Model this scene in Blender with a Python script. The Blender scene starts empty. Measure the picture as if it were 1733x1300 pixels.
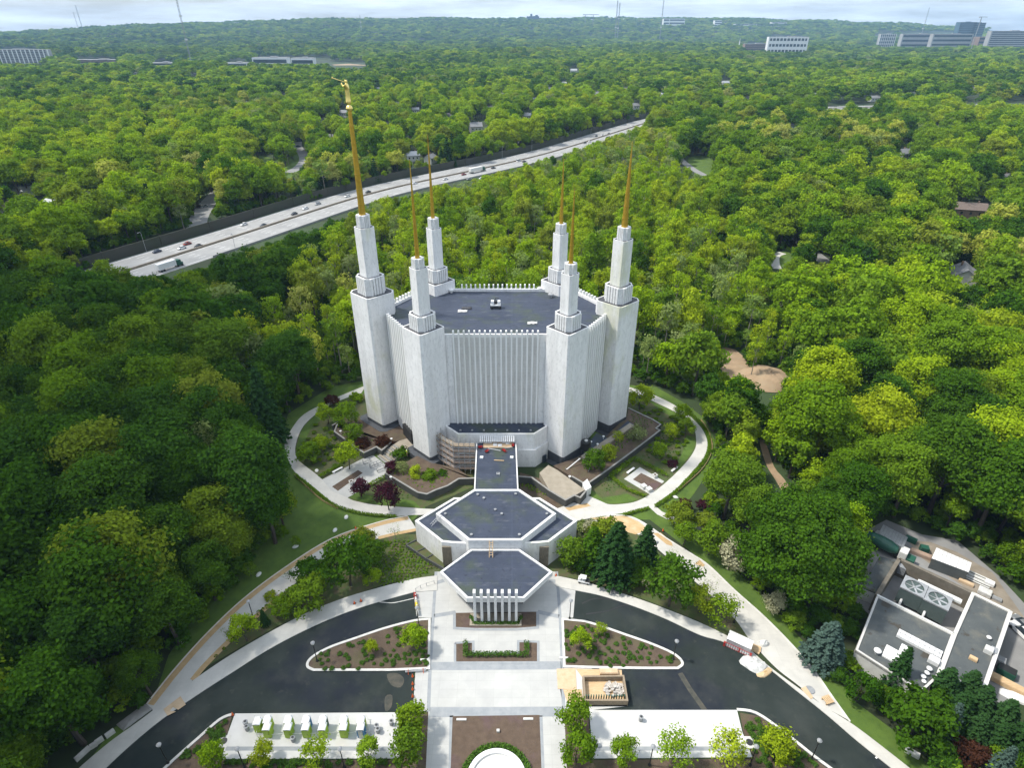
import bpy, math, random
import numpy as np
from mathutils import Vector, Matrix
R = math.radians
SCN = bpy.context.scene
COL = SCN.collection
rnd = random.Random(11)

# ---------------------------------------------------------------- camera, sky, sun, exposure
CAM_H = 97.5; PITCH = R(30.3); FPX = 1033.0; CX, CY = 866.5, 650.0
cam = bpy.data.objects.new('camera', bpy.data.cameras.new('camera'))
COL.objects.link(cam); SCN.camera = cam
cam.location = (0, 0, CAM_H); cam.rotation_euler = (R(90) - PITCH, 0, 0)
cam.data.sensor_fit = 'HORIZONTAL'; cam.data.sensor_width = 36.0
cam.data.lens = FPX / 1733.0 * 36.0
cam.data.clip_start = 1.0; cam.data.clip_end = 60000.0

SUN_EL, SUN_AZ = R(57), R(277)          # azimuth clockwise from +Y: the sun stands to the left, slightly behind the temple
SUN_DIR = Vector((math.sin(SUN_AZ) * math.cos(SUN_EL), math.cos(SUN_AZ) * math.cos(SUN_EL), math.sin(SUN_EL)))
world = bpy.data.worlds.new("World"); SCN.world = world
world.use_nodes = True
wn, wl = world.node_tree.nodes, world.node_tree.links
for n in list(wn): wn.remove(n)
w_out = wn.new('ShaderNodeOutputWorld'); w_bg = wn.new('ShaderNodeBackground')
w_sky = wn.new('ShaderNodeTexSky'); w_sky.sky_type = 'NISHITA'; w_sky.sun_disc = False
w_sky.sun_elevation = SUN_EL; w_sky.sun_rotation = SUN_AZ; w_sky.altitude = 100; w_sky.dust_density = 2.0
w_tc = wn.new('ShaderNodeTexCoord'); w_map = wn.new('ShaderNodeMapping')
w_map.inputs['Scale'].default_value = (3.0, 3.0, 26.0)
w_noise = wn.new('ShaderNodeTexNoise'); w_noise.inputs['Scale'].default_value = 1.6; w_noise.inputs['Detail'].default_value = 7
w_noise.inputs['Roughness'].default_value = 0.62
w_ramp = wn.new('ShaderNodeValToRGB')
w_ramp.color_ramp.elements[0].position = 0.36; w_ramp.color_ramp.elements[0].color = (0.25, 0.25, 0.25, 1)
w_ramp.color_ramp.elements[1].position = 0.66; w_ramp.color_ramp.elements[1].color = (0.95, 0.95, 0.95, 1)
w_mix = wn.new('ShaderNodeMixRGB'); w_mix.inputs['Color2'].default_value = (8.0, 8.8, 9.8, 1)   # grey white cloud layer
wl.new(w_tc.outputs['Generated'], w_map.inputs['Vector']); wl.new(w_map.outputs['Vector'], w_noise.inputs['Vector'])
wl.new(w_noise.outputs['Fac'], w_ramp.inputs['Fac']); wl.new(w_ramp.outputs['Color'], w_mix.inputs['Fac'])
wl.new(w_sky.outputs['Color'], w_mix.inputs['Color1']); wl.new(w_mix.outputs['Color'], w_bg.inputs['Color'])
w_bg.inputs['Strength'].default_value = 0.112
wl.new(w_bg.outputs['Background'], w_out.inputs['Surface'])

sun_data = bpy.data.lights.new('sun', 'SUN'); sun_data.energy = 3.1; sun_data.angle = R(5.0); sun_data.color = (1.0, 0.95, 0.86)
sun = bpy.data.objects.new('sun', sun_data); COL.objects.link(sun)
sun.rotation_euler = SUN_DIR.to_track_quat('Z', 'Y').to_euler()
sun.location = (-300, 200, 600)

SCN.view_settings.view_transform = 'Standard'; SCN.view_settings.look = 'None'
SCN.view_settings.exposure = 0.68; SCN.view_settings.gamma = 1.0
SCN.render.engine = 'CYCLES'
SCN.cycles.use_denoising = True; SCN.cycles.denoiser = 'OPENIMAGEDENOISE'
SCN.cycles.denoising_input_passes = 'RGB_ALBEDO_NORMAL'; SCN.cycles.denoising_prefilter = 'ACCURATE'
SCN.cycles.max_bounces = 5; SCN.cycles.diffuse_bounces = 3; SCN.cycles.glossy_bounces = 2
SCN.cycles.transmission_bounces = 3; SCN.cycles.volume_bounces = 0; SCN.cycles.transparent_max_bounces = 6
SCN.cycles.caustics_reflective = False; SCN.cycles.caustics_refractive = False
SCN.cycles.sample_clamp_indirect = 6.0

# ---------------------------------------------------------------- pixel of the photograph <-> point of the place
_cp, _sp = math.cos(PITCH), math.sin(PITCH)
def P(px, py, z=0.0):
    u, v = (px - CX) / FPX, (CY - py) / FPX
    dx, dy, dz = u, _cp + v * _sp, -_sp + v * _cp
    s = (z - CAM_H) / dz
    return Vector((dx * s, dy * s, z))
def PJ(x, y, z):
    dy, dz = y, z - CAM_H
    w = dy * _cp - dz * _sp; v = dy * _sp + dz * _cp
    return CX + FPX * x / w, CY - FPX * v / w, w
def zat(x, y, py):
    k = (CY - py) / FPX                       # v = k w -> height of a vertical through (x, y)
    dz = y * (k * _cp - _sp) / (_cp + k * _sp)
    return CAM_H + dz
def PX(pts, z=0.0): return [P(a, b, z) for a, b in pts]
def smooth(pts, n=5, closed=False):
    q = [Vector((p[0], p[1])) for p in pts]; out = []
    m = len(q); segs = m if closed else m - 1
    for i in range(segs):
        if closed: a, b, c, d = q[(i-1) % m], q[i], q[(i+1) % m], q[(i+2) % m]
        else: a, b, c, d = q[max(i-1, 0)], q[i], q[i+1], q[min(i+2, m-1)]
        for k in range(n):
            t = k / n
            out.append(tuple(0.5 * ((2*b) + (c-a)*t + (2*a-5*b+4*c-d)*t*t + (3*b-a-3*c+d)*t**3)))
    if not closed: out.append(tuple(q[-1]))
    return out

# ---------------------------------------------------------------- objects
def tag(o, label=None, cat=None, group=None, kind=None):
    if label: o['label'] = label
    if cat: o['category'] = cat
    if group: o['group'] = group
    if kind: o['kind'] = kind
    return o
def thing(name, label, cat, loc=(0, 0, 0), rz=0.0, group=None):
    o = bpy.data.objects.new(name, None); COL.objects.link(o)
    o.empty_display_size = 0.5; o.location = loc; o.rotation_euler = (0, 0, rz)
    return tag(o, label, cat, group)
def wloc(o):
    v = Vector((0, 0, 0))
    while o is not None: v = v + Vector(o.location); o = o.parent
    return v
class MB:
    def __init__(s): s.v = []; s.f = []; s.mi = []; s.m = 0
    def add(s, vs, fs):
        b = len(s.v); s.v += [tuple(p) for p in vs]; s.f += [tuple(b + i for i in f) for f in fs]; s.mi += [s.m] * len(fs)
    def box(s, c, size, rz=0.0, tilt=None):
        hx, hy, hz = size[0]/2, size[1]/2, size[2]/2
        M = Matrix.Rotation(rz, 3, 'Z')
        if tilt: M = M @ Matrix.Rotation(tilt, 3, 'X')
        c = Vector(c)
        vs = [c + M @ Vector((a*hx, b*hy, d*hz)) for d in (-1, 1) for a, b in ((-1,-1),(1,-1),(1,1),(-1,1))]
        s.add(vs, [(3,2,1,0),(4,5,6,7),(0,1,5,4),(1,2,6,5),(2,3,7,6),(3,0,4,7)])
    def prism(s, poly, z0, z1, bottom=False, top=True, inset=0.0):
        n = len(poly); p = [(a[0], a[1]) for a in poly]
        ar = sum(p[i][0]*p[(i+1) % n][1] - p[(i+1) % n][0]*p[i][1] for i in range(n))
        if ar < 0: p.reverse()
        vs = [(x, y, z0) for x, y in p] + [(x, y, z1) for x, y in p]
        fs = [(i, (i+1) % n, n+(i+1) % n, n+i) for i in range(n)]
        if top: fs.append(tuple(range(n, 2*n)))
        if bottom: fs.append(tuple(range(n-1, -1, -1)))
        s.add(vs, fs)
    def sheet(s, poly, z):
        n = len(poly); p = [(a[0], a[1]) for a in poly]
        ar = sum(p[i][0]*p[(i+1) % n][1] - p[(i+1) % n][0]*p[i][1] for i in range(n))
        if ar < 0: p.reverse()
        s.add([(x, y, z) for x, y in p], [tuple(range(n))])
    def ring(s, poly, th, z0, z1):
        """wall of thickness th inside a closed outline"""
        n = len(poly); p = [Vector((a[0], a[1])) for a in poly]
        ar = sum(p[i].x*p[(i+1) % n].y - p[(i+1) % n].x*p[i].y for i in range(n))
        if ar < 0: p.reverse()
        q = offset(p, th, True)
        vs = [(a.x, a.y, z) for z in (z0, z1) for a in p] + [(a.x, a.y, z) for z in (z0, z1) for a in q]
        fs = []
        for i in range(n):
            j = (i+1) % n
            fs += [(i, j, n+j, n+i), (2*n+j, 2*n+i, 3*n+i, 3*n+j), (n+i, n+j, 3*n+j, 3*n+i)]
        s.add(vs, fs)
    def ribbon(s, line, th, z0, z1, side=0.0):
        """wall, kerb or band along an open line"""
        p = [Vector((a[0], a[1])) for a in line]
        l = offset(p, th*(0.5+side), False); r = offset(p, -th*(0.5-side), False); n = len(p)
        vs = [(a.x, a.y, z) for z in (z0, z1) for a in l] + [(a.x, a.y, z) for z in (z0, z1) for a in r]
        fs = []
        for i in range(n-1):
            j = i+1
            fs += [(j, i, n+i, n+j), (2*n+i, 2*n+j, 3*n+j, 3*n+i), (n+j, n+i, 3*n+i, 3*n+j)]
        fs += [(0, 2*n, 3*n, n), (2*n-1, 4*n-1, 3*n-1, n-1)]
        s.add(vs, fs)
    def tube(s, pts, r, n=8, cap=True):
        pts = [Vector(p) for p in pts]; rs = r if isinstance(r, (list, tuple)) else [r]*len(pts)
        vs = []
        for i, p in enumerate(pts):
            d = (pts[min(i+1, len(pts)-1)] - pts[max(i-1, 0)]).normalized()
            a = d.orthogonal().normalized() if abs(d.z) < 0.99 else Vector((1, 0, 0))
            if i and abs(d.z) < 0.99: a = (pa - d*pa.dot(d)).normalized() if (pa - d*pa.dot(d)).length > 1e-4 else a
            pa = a; b = d.cross(a)
            vs += [p + (a*math.cos(2*math.pi*k/n) + b*math.sin(2*math.pi*k/n))*rs[i] for k in range(n)]
        fs = [(i*n+k, i*n+(k+1) % n, (i+1)*n+(k+1) % n, (i+1)*n+k) for i in range(len(pts)-1) for k in range(n)]
        if cap: fs += [tuple(range(n-1, -1, -1)), tuple(range((len(pts)-1)*n, len(pts)*n))]
        s.add(vs, fs)
    def lathe(s, c, prof, n=16, sx=1.0, sy=1.0):
        vs = [(c[0]+r*sx*math.cos(2*math.pi*k/n), c[1]+r*sy*math.sin(2*math.pi*k/n), c[2]+z) for r, z in prof for k in range(n)]
        m = len(prof)
        fs = [(i*n+k, i*n+(k+1) % n, (i+1)*n+(k+1) % n, (i+1)*n+k) for i in range(m-1) for k in range(n)]
        fs += [tuple(range(n-1, -1, -1)), tuple(range((m-1)*n, m*n))]
        s.add(vs, fs)
    def mesh(s, name, mats, shift=None, bevel=0):
        me = bpy.data.meshes.new(name)
        vs = s.v if shift is None else [(a-shift.x, b-shift.y, c-shift.z) for a, b, c in s.v]
        me.from_pydata(vs, [], s.f); me.validate()
        for m in (mats if isinstance(mats, (list, tuple)) else [mats]): me.materials.append(m)
        if any(s.mi) and len(me.polygons) == len(s.mi): me.polygons.foreach_set('material_index', s.mi)
        me.update(); return me
    def build(s, name, mats, parent=None, world=True, bevel=0.0, smooth=False):
        """one mesh object; with a parent, world=True means the shape was given in world coordinates"""
        me = s.mesh(name, mats, wloc(parent) if (parent is not None and world) else None)
        o = bpy.data.objects.new(name, me); COL.objects.link(o)
        if parent is not None: o.parent = parent
        if smooth:
            for p in me.polygons: p.use_smooth = True
        if bevel:
            b = o.modifiers.new('edges', 'BEVEL'); b.width = bevel; b.segments = 2; b.limit_method = 'ANGLE'
        return o
def offset(p, d, closed):
    """moves an outline to its left by d"""
    n = len(p); out = []
    for i in range(n):
        if closed: a, b, c = p[i-1], p[i], p[(i+1) % n]
        else: a, b, c = p[max(i-1, 0)], p[i], p[min(i+1, n-1)]
        e1 = (b-a) if (b-a).length > 1e-9 else (c-b); e2 = (c-b) if (c-b).length > 1e-9 else e1
        e1 = e1.normalized(); e2 = e2.normalized()
        n1, n2 = Vector((-e1.y, e1.x)), Vector((-e2.y, e2.x)); m = n1+n2
        m = m.normalized() if m.length > 1e-6 else n1
        out.append(b + m * (d / max(m.dot(n1), 0.35)))
    return out
def dup(root, loc, rz=0.0, label=None, group=None, scale=None):
    r = root.copy(); COL.objects.link(r); r.location = loc; r.rotation_euler = (0, 0, rz)
    if scale: r.scale = scale
    if label: r['label'] = label
    if group: r['group'] = group
    for ch in list(root.children):
        c = ch.copy(); COL.objects.link(c); c.parent = r
        for g in ch.children:
            d = g.copy(); COL.objects.link(d); d.parent = c
    return r
def recolour(root, part, m):
    for c in root.children:
        if c.name.split('.')[0] == part:
            c.material_slots[0].link = 'OBJECT'; c.material_slots[0].material = m

# ---------------------------------------------------------------- materials
def mat(name, col, rough=0.8, col2=None, scale=2.0, detail=6, stretch=(1, 1, 1), lo=0.35, hi=0.65, metal=0.0, bump=0.0, bscale=None, coat=0.0, layers=(), space='Object', spec=0.5):
    """Principled surface: two colours mixed by noise, then further stains, each (colour, scale, lo, hi, stretch, strength)"""
    m = bpy.data.materials.new(name); m.use_nodes = True
    N, L = m.node_tree.nodes, m.node_tree.links
    b = N['Principled BSDF']; b.inputs['Roughness'].default_value = rough; b.inputs['Metallic'].default_value = metal
    b.inputs['Specular IOR Level'].default_value = spec
    if coat: b.inputs['Coat Weight'].default_value = coat
    geo = N.new('ShaderNodeNewGeometry') if space == 'World' else N.new('ShaderNodeTexCoord')
    src = geo.outputs['Position'] if space == 'World' else geo.outputs['Object']
    def noise(sc, st, det=detail):
        mp = N.new('ShaderNodeMapping'); mp.inputs['Scale'].default_value = st; L.new(src, mp.inputs['Vector'])
        t = N.new('ShaderNodeTexNoise'); t.inputs['Scale'].default_value = sc; t.inputs['Detail'].default_value = det
        t.inputs['Roughness'].default_value = 0.6
        L.new(mp.outputs['Vector'], t.inputs['Vector']); return t.outputs['Fac']
    def remap(fac, a, c, s=1.0):
        r = N.new('ShaderNodeMapRange'); r.inputs['From Min'].default_value = a; r.inputs['From Max'].default_value = c
        r.inputs['To Max'].default_value = s; L.new(fac, r.inputs['Value']); return r.outputs['Result']
    cur = None
    if col2 is not None:
        mx = N.new('ShaderNodeMixRGB'); mx.inputs['Color1'].default_value = (*col, 1); mx.inputs['Color2'].default_value = (*col2, 1)
        L.new(remap(noise(scale, stretch), lo, hi), mx.inputs['Fac']); cur = mx.outputs['Color']
    for c, sc, a, d, st, strength in layers:
        mx = N.new('ShaderNodeMixRGB'); mx.inputs['Color2'].default_value = (*c, 1)
        if cur is None: mx.inputs['Color1'].default_value = (*col, 1)
        else: L.new(cur, mx.inputs['Color1'])
        L.new(remap(noise(sc, st), a, d, strength), mx.inputs['Fac']); cur = mx.outputs['Color']
    if cur is None: b.inputs['Base Color'].default_value = (*col, 1)
    else: L.new(cur, b.inputs['Base Color'])
    if bump:
        bp = N.new('ShaderNodeBump'); bp.inputs['Strength'].default_value = bump; bp.inputs['Distance'].default_value = 0.15
        L.new(noise(bscale or scale*4, stretch), bp.inputs['Height']); L.new(bp.outputs['Normal'], b.inputs['Normal'])
    m['last'] = 1
    return m
def joints(m, sx, sy, dark=0.72, width=0.02, vertical=False, rz=0.0, var=0.95):
    """adds a grid of joints (paving joints, stone courses) to a material's colour"""
    N, L = m.node_tree.nodes, m.node_tree.links; b = N['Principled BSDF']
    geo = N.new('ShaderNodeNewGeometry'); mp = N.new('ShaderNodeMapping')
    if vertical: mp.inputs['Rotation'].default_value = (R(-90), 0, 0)
    else: mp.inputs['Rotation'].default_value = (0, 0, rz)
    L.new(geo.outputs['Position'], mp.inputs['Vector'])
    t = N.new('ShaderNodeTexBrick'); t.offset = 0.0; t.inputs['Scale'].default_value = 1.0
    t.inputs['Brick Width'].default_value = sx; t.inputs['Row Height'].default_value = sy
    t.inputs['Mortar Size'].default_value = width; t.inputs['Mortar Smooth'].default_value = 0.3
    t.inputs['Color1'].default_value = (1, 1, 1, 1); t.inputs['Color2'].default_value = (var, var, var, 1); t.inputs['Mortar'].default_value = (dark, dark, dark, 1)
    L.new(mp.outputs['Vector'], t.inputs['Vector'])
    mx = N.new('ShaderNodeMixRGB'); mx.blend_type = 'MULTIPLY'; mx.inputs['Fac'].default_value = 1.0
    s = b.inputs['Base Color']
    if s.is_linked: L.new(s.links[0].from_socket, mx.inputs['Color1'])
    else: mx.inputs['Color1'].default_value = s.default_value
    L.new(t.outputs['Color'], mx.inputs['Color2']); L.new(mx.outputs['Color'], s)
    return m
def leaf_mat(name, cols, trans=0.42, var=0.22):
    m = bpy.data.materials.new(name); m.use_nodes = True
    N, L = m.node_tree.nodes, m.node_tree.links
    for n in list(N): N.remove(n)
    out = N.new('ShaderNodeOutputMaterial'); oi = N.new('ShaderNodeObjectInfo'); rp = N.new('ShaderNodeValToRGB')
    el = rp.color_ramp.elements
    el[0].position = 0; el[0].color = (*cols[0], 1); el[1].position = 1; el[1].color = (*cols[-1], 1)
    for i, c in enumerate(cols[1:-1]): e = el.new((i+1)/(len(cols)-1)); e.color = (*c, 1)
    L.new(oi.outputs['Random'], rp.inputs['Fac'])
    at = N.new('ShaderNodeAttribute'); at.attribute_name = 'leaf_var'
    mr = N.new('ShaderNodeMapRange'); mr.inputs['To Min'].default_value = 1-var; mr.inputs['To Max'].default_value = 1+var
    L.new(at.outputs['Fac'], mr.inputs['Value'])
    hs = N.new('ShaderNodeHueSaturation'); L.new(mr.outputs['Result'], hs.inputs['Value']); L.new(rp.outputs['Color'], hs.inputs['Color'])
    d = N.new('ShaderNodeBsdfDiffuse'); t = N.new('ShaderNodeBsdfTranslucent'); mx = N.new('ShaderNodeMixShader'); mx.inputs['Fac'].default_value = trans
    L.new(hs.outputs['Color'], d.inputs['Color']); L.new(hs.outputs['Color'], t.inputs['Color'])
    L.new(d.outputs['BSDF'], mx.inputs[1]); L.new(t.outputs['BSDF'], mx.inputs[2]); L.new(mx.outputs['Shader'], out.inputs['Surface'])
    return m

M = {}
M['stone'] = mat('white_marble', (0.80, 0.795, 0.78), 0.6, (0.71, 0.705, 0.69), 0.35, stretch=(1, 1, 0.12), space='World',
    layers=(((0.54, 0.54, 0.53), 1.0, 0.48, 0.74, (1, 1, 0.22), 0.55), ((0.54, 0.55, 0.33), 0.09, 0.55, 0.66, (1, 1, 0.45), 0.6), ((0.38, 0.38, 0.38), 2.4, 0.52, 0.70, (1, 1, 0.4), 0.42)))
joints(M['stone'], 2.6, 1.3, 0.90, 0.025, vertical=True, var=0.955)
M['stone_rib'] = mat('white_marble_ribs', (0.80, 0.80, 0.78), 0.6, (0.72, 0.72, 0.70), 0.8, stretch=(1, 1, 0.1), space='World', layers=(((0.45, 0.44, 0.36), 0.12, 0.55, 0.7, (1, 1, 0.3), 0.4),))
M['stone_panel'] = mat('grey_window_stone', (0.64, 0.63, 0.60), 0.65, (0.56, 0.55, 0.525), 1.2, stretch=(1, 1, 0.3), space='World', layers=(((0.40, 0.38, 0.34), 2.0, 0.55, 0.75, (1, 1, 0.5), 0.5),))
joints(M['stone_panel'], 1.24, 0.9, 0.9, 0.04, vertical=True, var=0.97)
M['coping'] = mat('white_coping', (0.72, 0.72, 0.71), 0.55, (0.6, 0.6, 0.59), 1.5, space='World')
M['roof'] = mat('navy_roof_membrane', (0.052, 0.063, 0.092), 0.6, (0.040, 0.050, 0.074), 0.25, space='World', spec=0.2,
    layers=(((0.058, 0.075, 0.055), 0.16, 0.50, 0.66, (1, 1, 1), 0.85), ((0.15, 0.16, 0.175), 0.35, 0.56, 0.82, (1, 2.2, 1), 0.6), ((0.02, 0.022, 0.03), 1.1, 0.58, 0.72, (1, 1, 1), 0.6)))
joints(M['roof'], 30.0, 3.4, 1.5, 0.035)
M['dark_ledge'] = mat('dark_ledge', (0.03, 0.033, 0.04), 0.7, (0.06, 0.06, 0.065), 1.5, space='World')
M['plinth'] = mat('dark_plinth_stone', (0.045, 0.05, 0.058), 0.6, (0.075, 0.08, 0.09), 1.2, space='World')
M['concrete'] = mat('pale_concrete', (0.54, 0.525, 0.48), 0.85, (0.46, 0.45, 0.415), 0.35, space='World',
    layers=(((0.42, 0.41, 0.38), 0.11, 0.52, 0.75, (1, 1, 1), 0.5), ((0.58, 0.56, 0.52), 1.6, 0.58, 0.8, (1, 1, 1), 0.5)))
joints(M['concrete'], 2.4, 2.4, 0.86, 0.02)
M['plaza'] = mat('plaza_slabs', (0.47, 0.47, 0.445), 0.8, (0.41, 0.41, 0.395), 0.3, space='World', layers=(((0.35, 0.345, 0.325), 0.16, 0.52, 0.75, (1, 1, 1), 0.45),))
joints(M['plaza'], 3.1, 1.55, 0.84, 0.025)
M['pad'] = mat('white_concrete_pad', (0.56, 0.555, 0.535), 0.85, (0.50, 0.495, 0.475), 0.4, space='World', layers=(((0.52, 0.47, 0.38), 0.16, 0.58, 0.78, (1, 1, 1), 0.5),))
M['kerb'] = mat('kerb_concrete', (0.64, 0.63, 0.59), 0.85, (0.5, 0.49, 0.46), 0.9, space='World')
M['grey_band'] = mat('grey_paving_band', (0.24, 0.26, 0.275), 0.75, (0.30, 0.315, 0.325), 0.8, space='World')
M['asphalt'] = mat('dark_asphalt', (0.020, 0.027, 0.025), 0.85, (0.031, 0.039, 0.036), 0.16, space='World', spec=0.12,
    layers=(((0.012, 0.013, 0.030), 0.05, 0.50, 0.60, (1, 1, 1), 0.5), ((0.065, 0.070, 0.062), 0.12, 0.52, 0.78, (1, 1, 1), 0.6), ((0.075, 0.078, 0.066), 0.5, 0.60, 0.82, (1, 1, 1), 0.6), ((0.16, 0.16, 0.145), 1.7, 0.71, 0.80, (1, 1, 1), 0.6)))
M['tan'] = mat('tan_paving_strip', (0.40, 0.27, 0.13), 0.9, (0.48, 0.34, 0.18), 1.0, space='World')
M['sand'] = mat('tan_sand', (0.46, 0.31, 0.14), 0.95, (0.55, 0.42, 0.26), 0.7, space='World', bump=0.5)
M['mulch'] = mat('brown_mulch', (0.075, 0.052, 0.036), 0.95, (0.115, 0.082, 0.055), 0.5, space='World', bump=0.6, bscale=6, layers=(((0.06, 0.075, 0.022), 0.25, 0.52, 0.7, (1, 1, 1), 0.55), ((0.16, 0.12, 0.085), 1.7, 0.6, 0.8, (1, 1, 1), 0.6)))
M['mulch_plain'] = mat('plain_brown_mulch', (0.085, 0.058, 0.040), 0.95, (0.115, 0.08, 0.055), 1.0, space='World', bump=0.6, bscale=8, layers=(((0.11, 0.065, 0.085), 0.16, 0.55, 0.7, (1, 1, 1), 0.5),))
M['lawn'] = mat('mown_lawn', (0.058, 0.108, 0.012), 0.95, (0.085, 0.145, 0.018), 0.25, space='World', bump=0.5, bscale=8, layers=(((0.035, 0.075, 0.012), 0.7, 0.5, 0.7, (1, 1, 1), 0.5), ((0.10, 0.115, 0.035), 0.5, 0.64, 0.8, (1, 1, 1), 0.6)))
M['garden'] = mat('planted_soil', (0.09, 0.085, 0.035), 0.95, (0.055, 0.09, 0.02), 0.3, space='World', bump=0.6, bscale=5, layers=(((0.10, 0.07, 0.045), 0.5, 0.52, 0.66, (1, 1, 1), 0.8), ((0.04, 0.08, 0.015), 1.3, 0.55, 0.66, (1, 1, 1), 0.8)))
M['yard_dirt'] = mat('grey_tan_yard_dirt', (0.20, 0.17, 0.13), 0.95, (0.27, 0.235, 0.19), 0.4, space='World', bump=0.5)
M['court_wall'] = mat('grey_brown_court_wall', (0.12, 0.105, 0.08), 0.9, (0.17, 0.15, 0.12), 0.7, space='World')
M['stain'] = mat('dusty_stain', (0.085, 0.078, 0.06), 0.95, (0.045, 0.047, 0.04), 0.8, space='World')
M['forest_floor'] = mat('forest_floor', (0.026, 0.042, 0.012), 0.95, (0.022, 0.030, 0.012), 0.15, space='World', layers=(((0.035, 0.066, 0.018), 0.02, 0.45, 0.6, (1, 1, 1), 0.8), ((0.10, 0.08, 0.05), 0.08, 0.62, 0.78, (1, 1, 1), 0.5)))
M['dirt'] = mat('bare_dirt', (0.34, 0.24, 0.15), 0.95, (0.25, 0.18, 0.11), 0.4, space='World', bump=0.6, layers=(((0.42, 0.33, 0.22), 0.2, 0.5, 0.7, (1, 1, 1), 0.6),))
M['garden_wall'] = mat('dark_grey_retaining_wall', (0.075, 0.078, 0.072), 0.85, (0.055, 0.058, 0.055), 0.7, space='World')
M['wall_cap'] = mat('retaining_wall_cap', (0.21, 0.205, 0.19), 0.85, (0.27, 0.265, 0.25), 1.0, space='World')
M['beige'] = mat('beige_terrace', (0.27, 0.235, 0.18), 0.9, (0.33, 0.29, 0.23), 0.6, space='World')
M['gold'] = mat('gold_leaf', (0.60, 0.375, 0.045), 0.36, (0.50, 0.30, 0.035), 1.5, metal=0.65, space='World')
M['gold_bright'] = mat('bright_gold', (0.90, 0.68, 0.22), 0.3, metal=0.7)
M['black'] = mat('black_metal', (0.02, 0.021, 0.022), 0.5)
M['dark'] = mat('dark_void', (0.012, 0.012, 0.013), 0.8)
M['glass'] = mat('dark_glass', (0.03, 0.04, 0.05), 0.12, spec=0.7)
M['white'] = mat('white_paint', (0.78, 0.78, 0.77), 0.5, (0.68, 0.68, 0.67), 1.5)
M['offwhite'] = mat('off_white_plastic', (0.66, 0.66, 0.63), 0.6, (0.58, 0.58, 0.55), 2.0)
M['plant_green'] = mat('grey_green_steel', (0.075, 0.10, 0.095), 0.6, (0.06, 0.085, 0.08), 1.0)
M['grey'] = mat('grey_metal', (0.30, 0.31, 0.32), 0.5, (0.22, 0.23, 0.24), 1.5)
M['steel'] = mat('galvanised_steel', (0.45, 0.46, 0.47), 0.4, (0.36, 0.37, 0.38), 2.0, metal=0.4)
M['lime'] = mat('lime_green_plastic', (0.36, 0.52, 0.02), 0.45)
M['blue'] = mat('blue_plastic', (0.02, 0.20, 0.42), 0.45)
M['teal'] = mat('dark_green_plastic', (0.02, 0.09, 0.06), 0.45)
M['orange'] = mat('orange_plastic', (0.75, 0.13, 0.02), 0.5)
M['red'] = mat('red_plastic', (0.36, 0.03, 0.025), 0.5)
M['yellow'] = mat('yellow_plastic', (0.75, 0.55, 0.05), 0.5)
M['wood'] = mat('raw_plywood', (0.50, 0.34, 0.18), 0.8, (0.58, 0.42, 0.25), 1.2, stretch=(1, 4, 1), space='World')
M['old_wood'] = mat('weathered_boards', (0.22, 0.17, 0.115), 0.85, (0.29, 0.23, 0.16), 1.5, stretch=(4, 1, 1), space='World')
M['rubble'] = mat('white_rubble', (0.55, 0.52, 0.48), 0.9, (0.38, 0.34, 0.29), 1.5, bump=0.8)
M['cardboard'] = mat('tan_board', (0.50, 0.36, 0.22), 0.9, (0.58, 0.44, 0.29), 1.0, space='World')
M['tarp'] = mat('white_plastic_sheet', (0.66, 0.66, 0.64), 0.5, (0.5, 0.5, 0.48), 1.0, bump=0.7)
M['sheet'] = mat('scaffold_sheeting', (0.38, 0.27, 0.20), 0.85, (0.30, 0.22, 0.17), 0.8, space='World', bump=0.4)
M['screen'] = mat('carved_bronze_screen', (0.30, 0.26, 0.19), 0.7, (0.17, 0.15, 0.11), 2.2, stretch=(3, 3, 0.5), space='World', bump=0.8, bscale=7)
M['gravel_roof'] = mat('grey_gravel_roof', (0.085, 0.095, 0.095), 0.9, (0.065, 0.075, 0.078), 0.4, space='World', layers=(((0.15, 0.145, 0.12), 0.3, 0.52, 0.72, (1, 1, 1), 0.7), ((0.05, 0.042, 0.03), 0.22, 0.60, 0.63, (1, 1, 1), 0.8), ((0.20, 0.20, 0.19), 1.2, 0.64, 0.78, (1, 1, 1), 0.6)))
M['brick'] = mat('brown_brick', (0.20, 0.13, 0.09), 0.9, (0.26, 0.18, 0.13), 1.0)
M['siding'] = mat('pale_siding', (0.58, 0.57, 0.54), 0.8, (0.5, 0.49, 0.46), 1.0)
M['shingle'] = mat('grey_shingles', (0.17, 0.175, 0.185), 0.9, (0.23, 0.235, 0.245), 1.5)
M['shingle_brown'] = mat('brown_shingles', (0.13, 0.10, 0.085), 0.9, (0.18, 0.14, 0.12), 1.5)
M['highway'] = mat('pale_highway_concrete', (0.31, 0.31, 0.30), 0.9, (0.25, 0.25, 0.245), 0.15, space='World', layers=(((0.19, 0.19, 0.187), 0.05, 0.5, 0.7, (1, 1, 1), 0.5),))
M['road_grey'] = mat('grey_road', (0.20, 0.20, 0.20), 0.9, (0.25, 0.25, 0.245), 0.2, space='World')
M['paint_white'] = mat('road_paint', (0.75, 0.75, 0.73), 0.7)
M['noise_wall'] = mat('dark_noise_barrier', (0.050, 0.048, 0.040), 0.9, (0.036, 0.045, 0.026), 0.06, space='World')
M['bark'] = mat('bark', (0.075, 0.06, 0.048), 0.95, (0.05, 0.04, 0.032), 2.0)
M['pale_bark'] = mat('pale_bark', (0.28, 0.25, 0.21), 0.95, (0.2, 0.18, 0.15), 2.0)
M['tower_grey'] = mat('far_building_concrete', (0.34, 0.335, 0.33), 0.8, (0.28, 0.275, 0.27), 0.05)
M['tower_glass'] = mat('far_building_glass', (0.05, 0.10, 0.14), 0.3, (0.07, 0.12, 0.16), 0.05)
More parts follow.
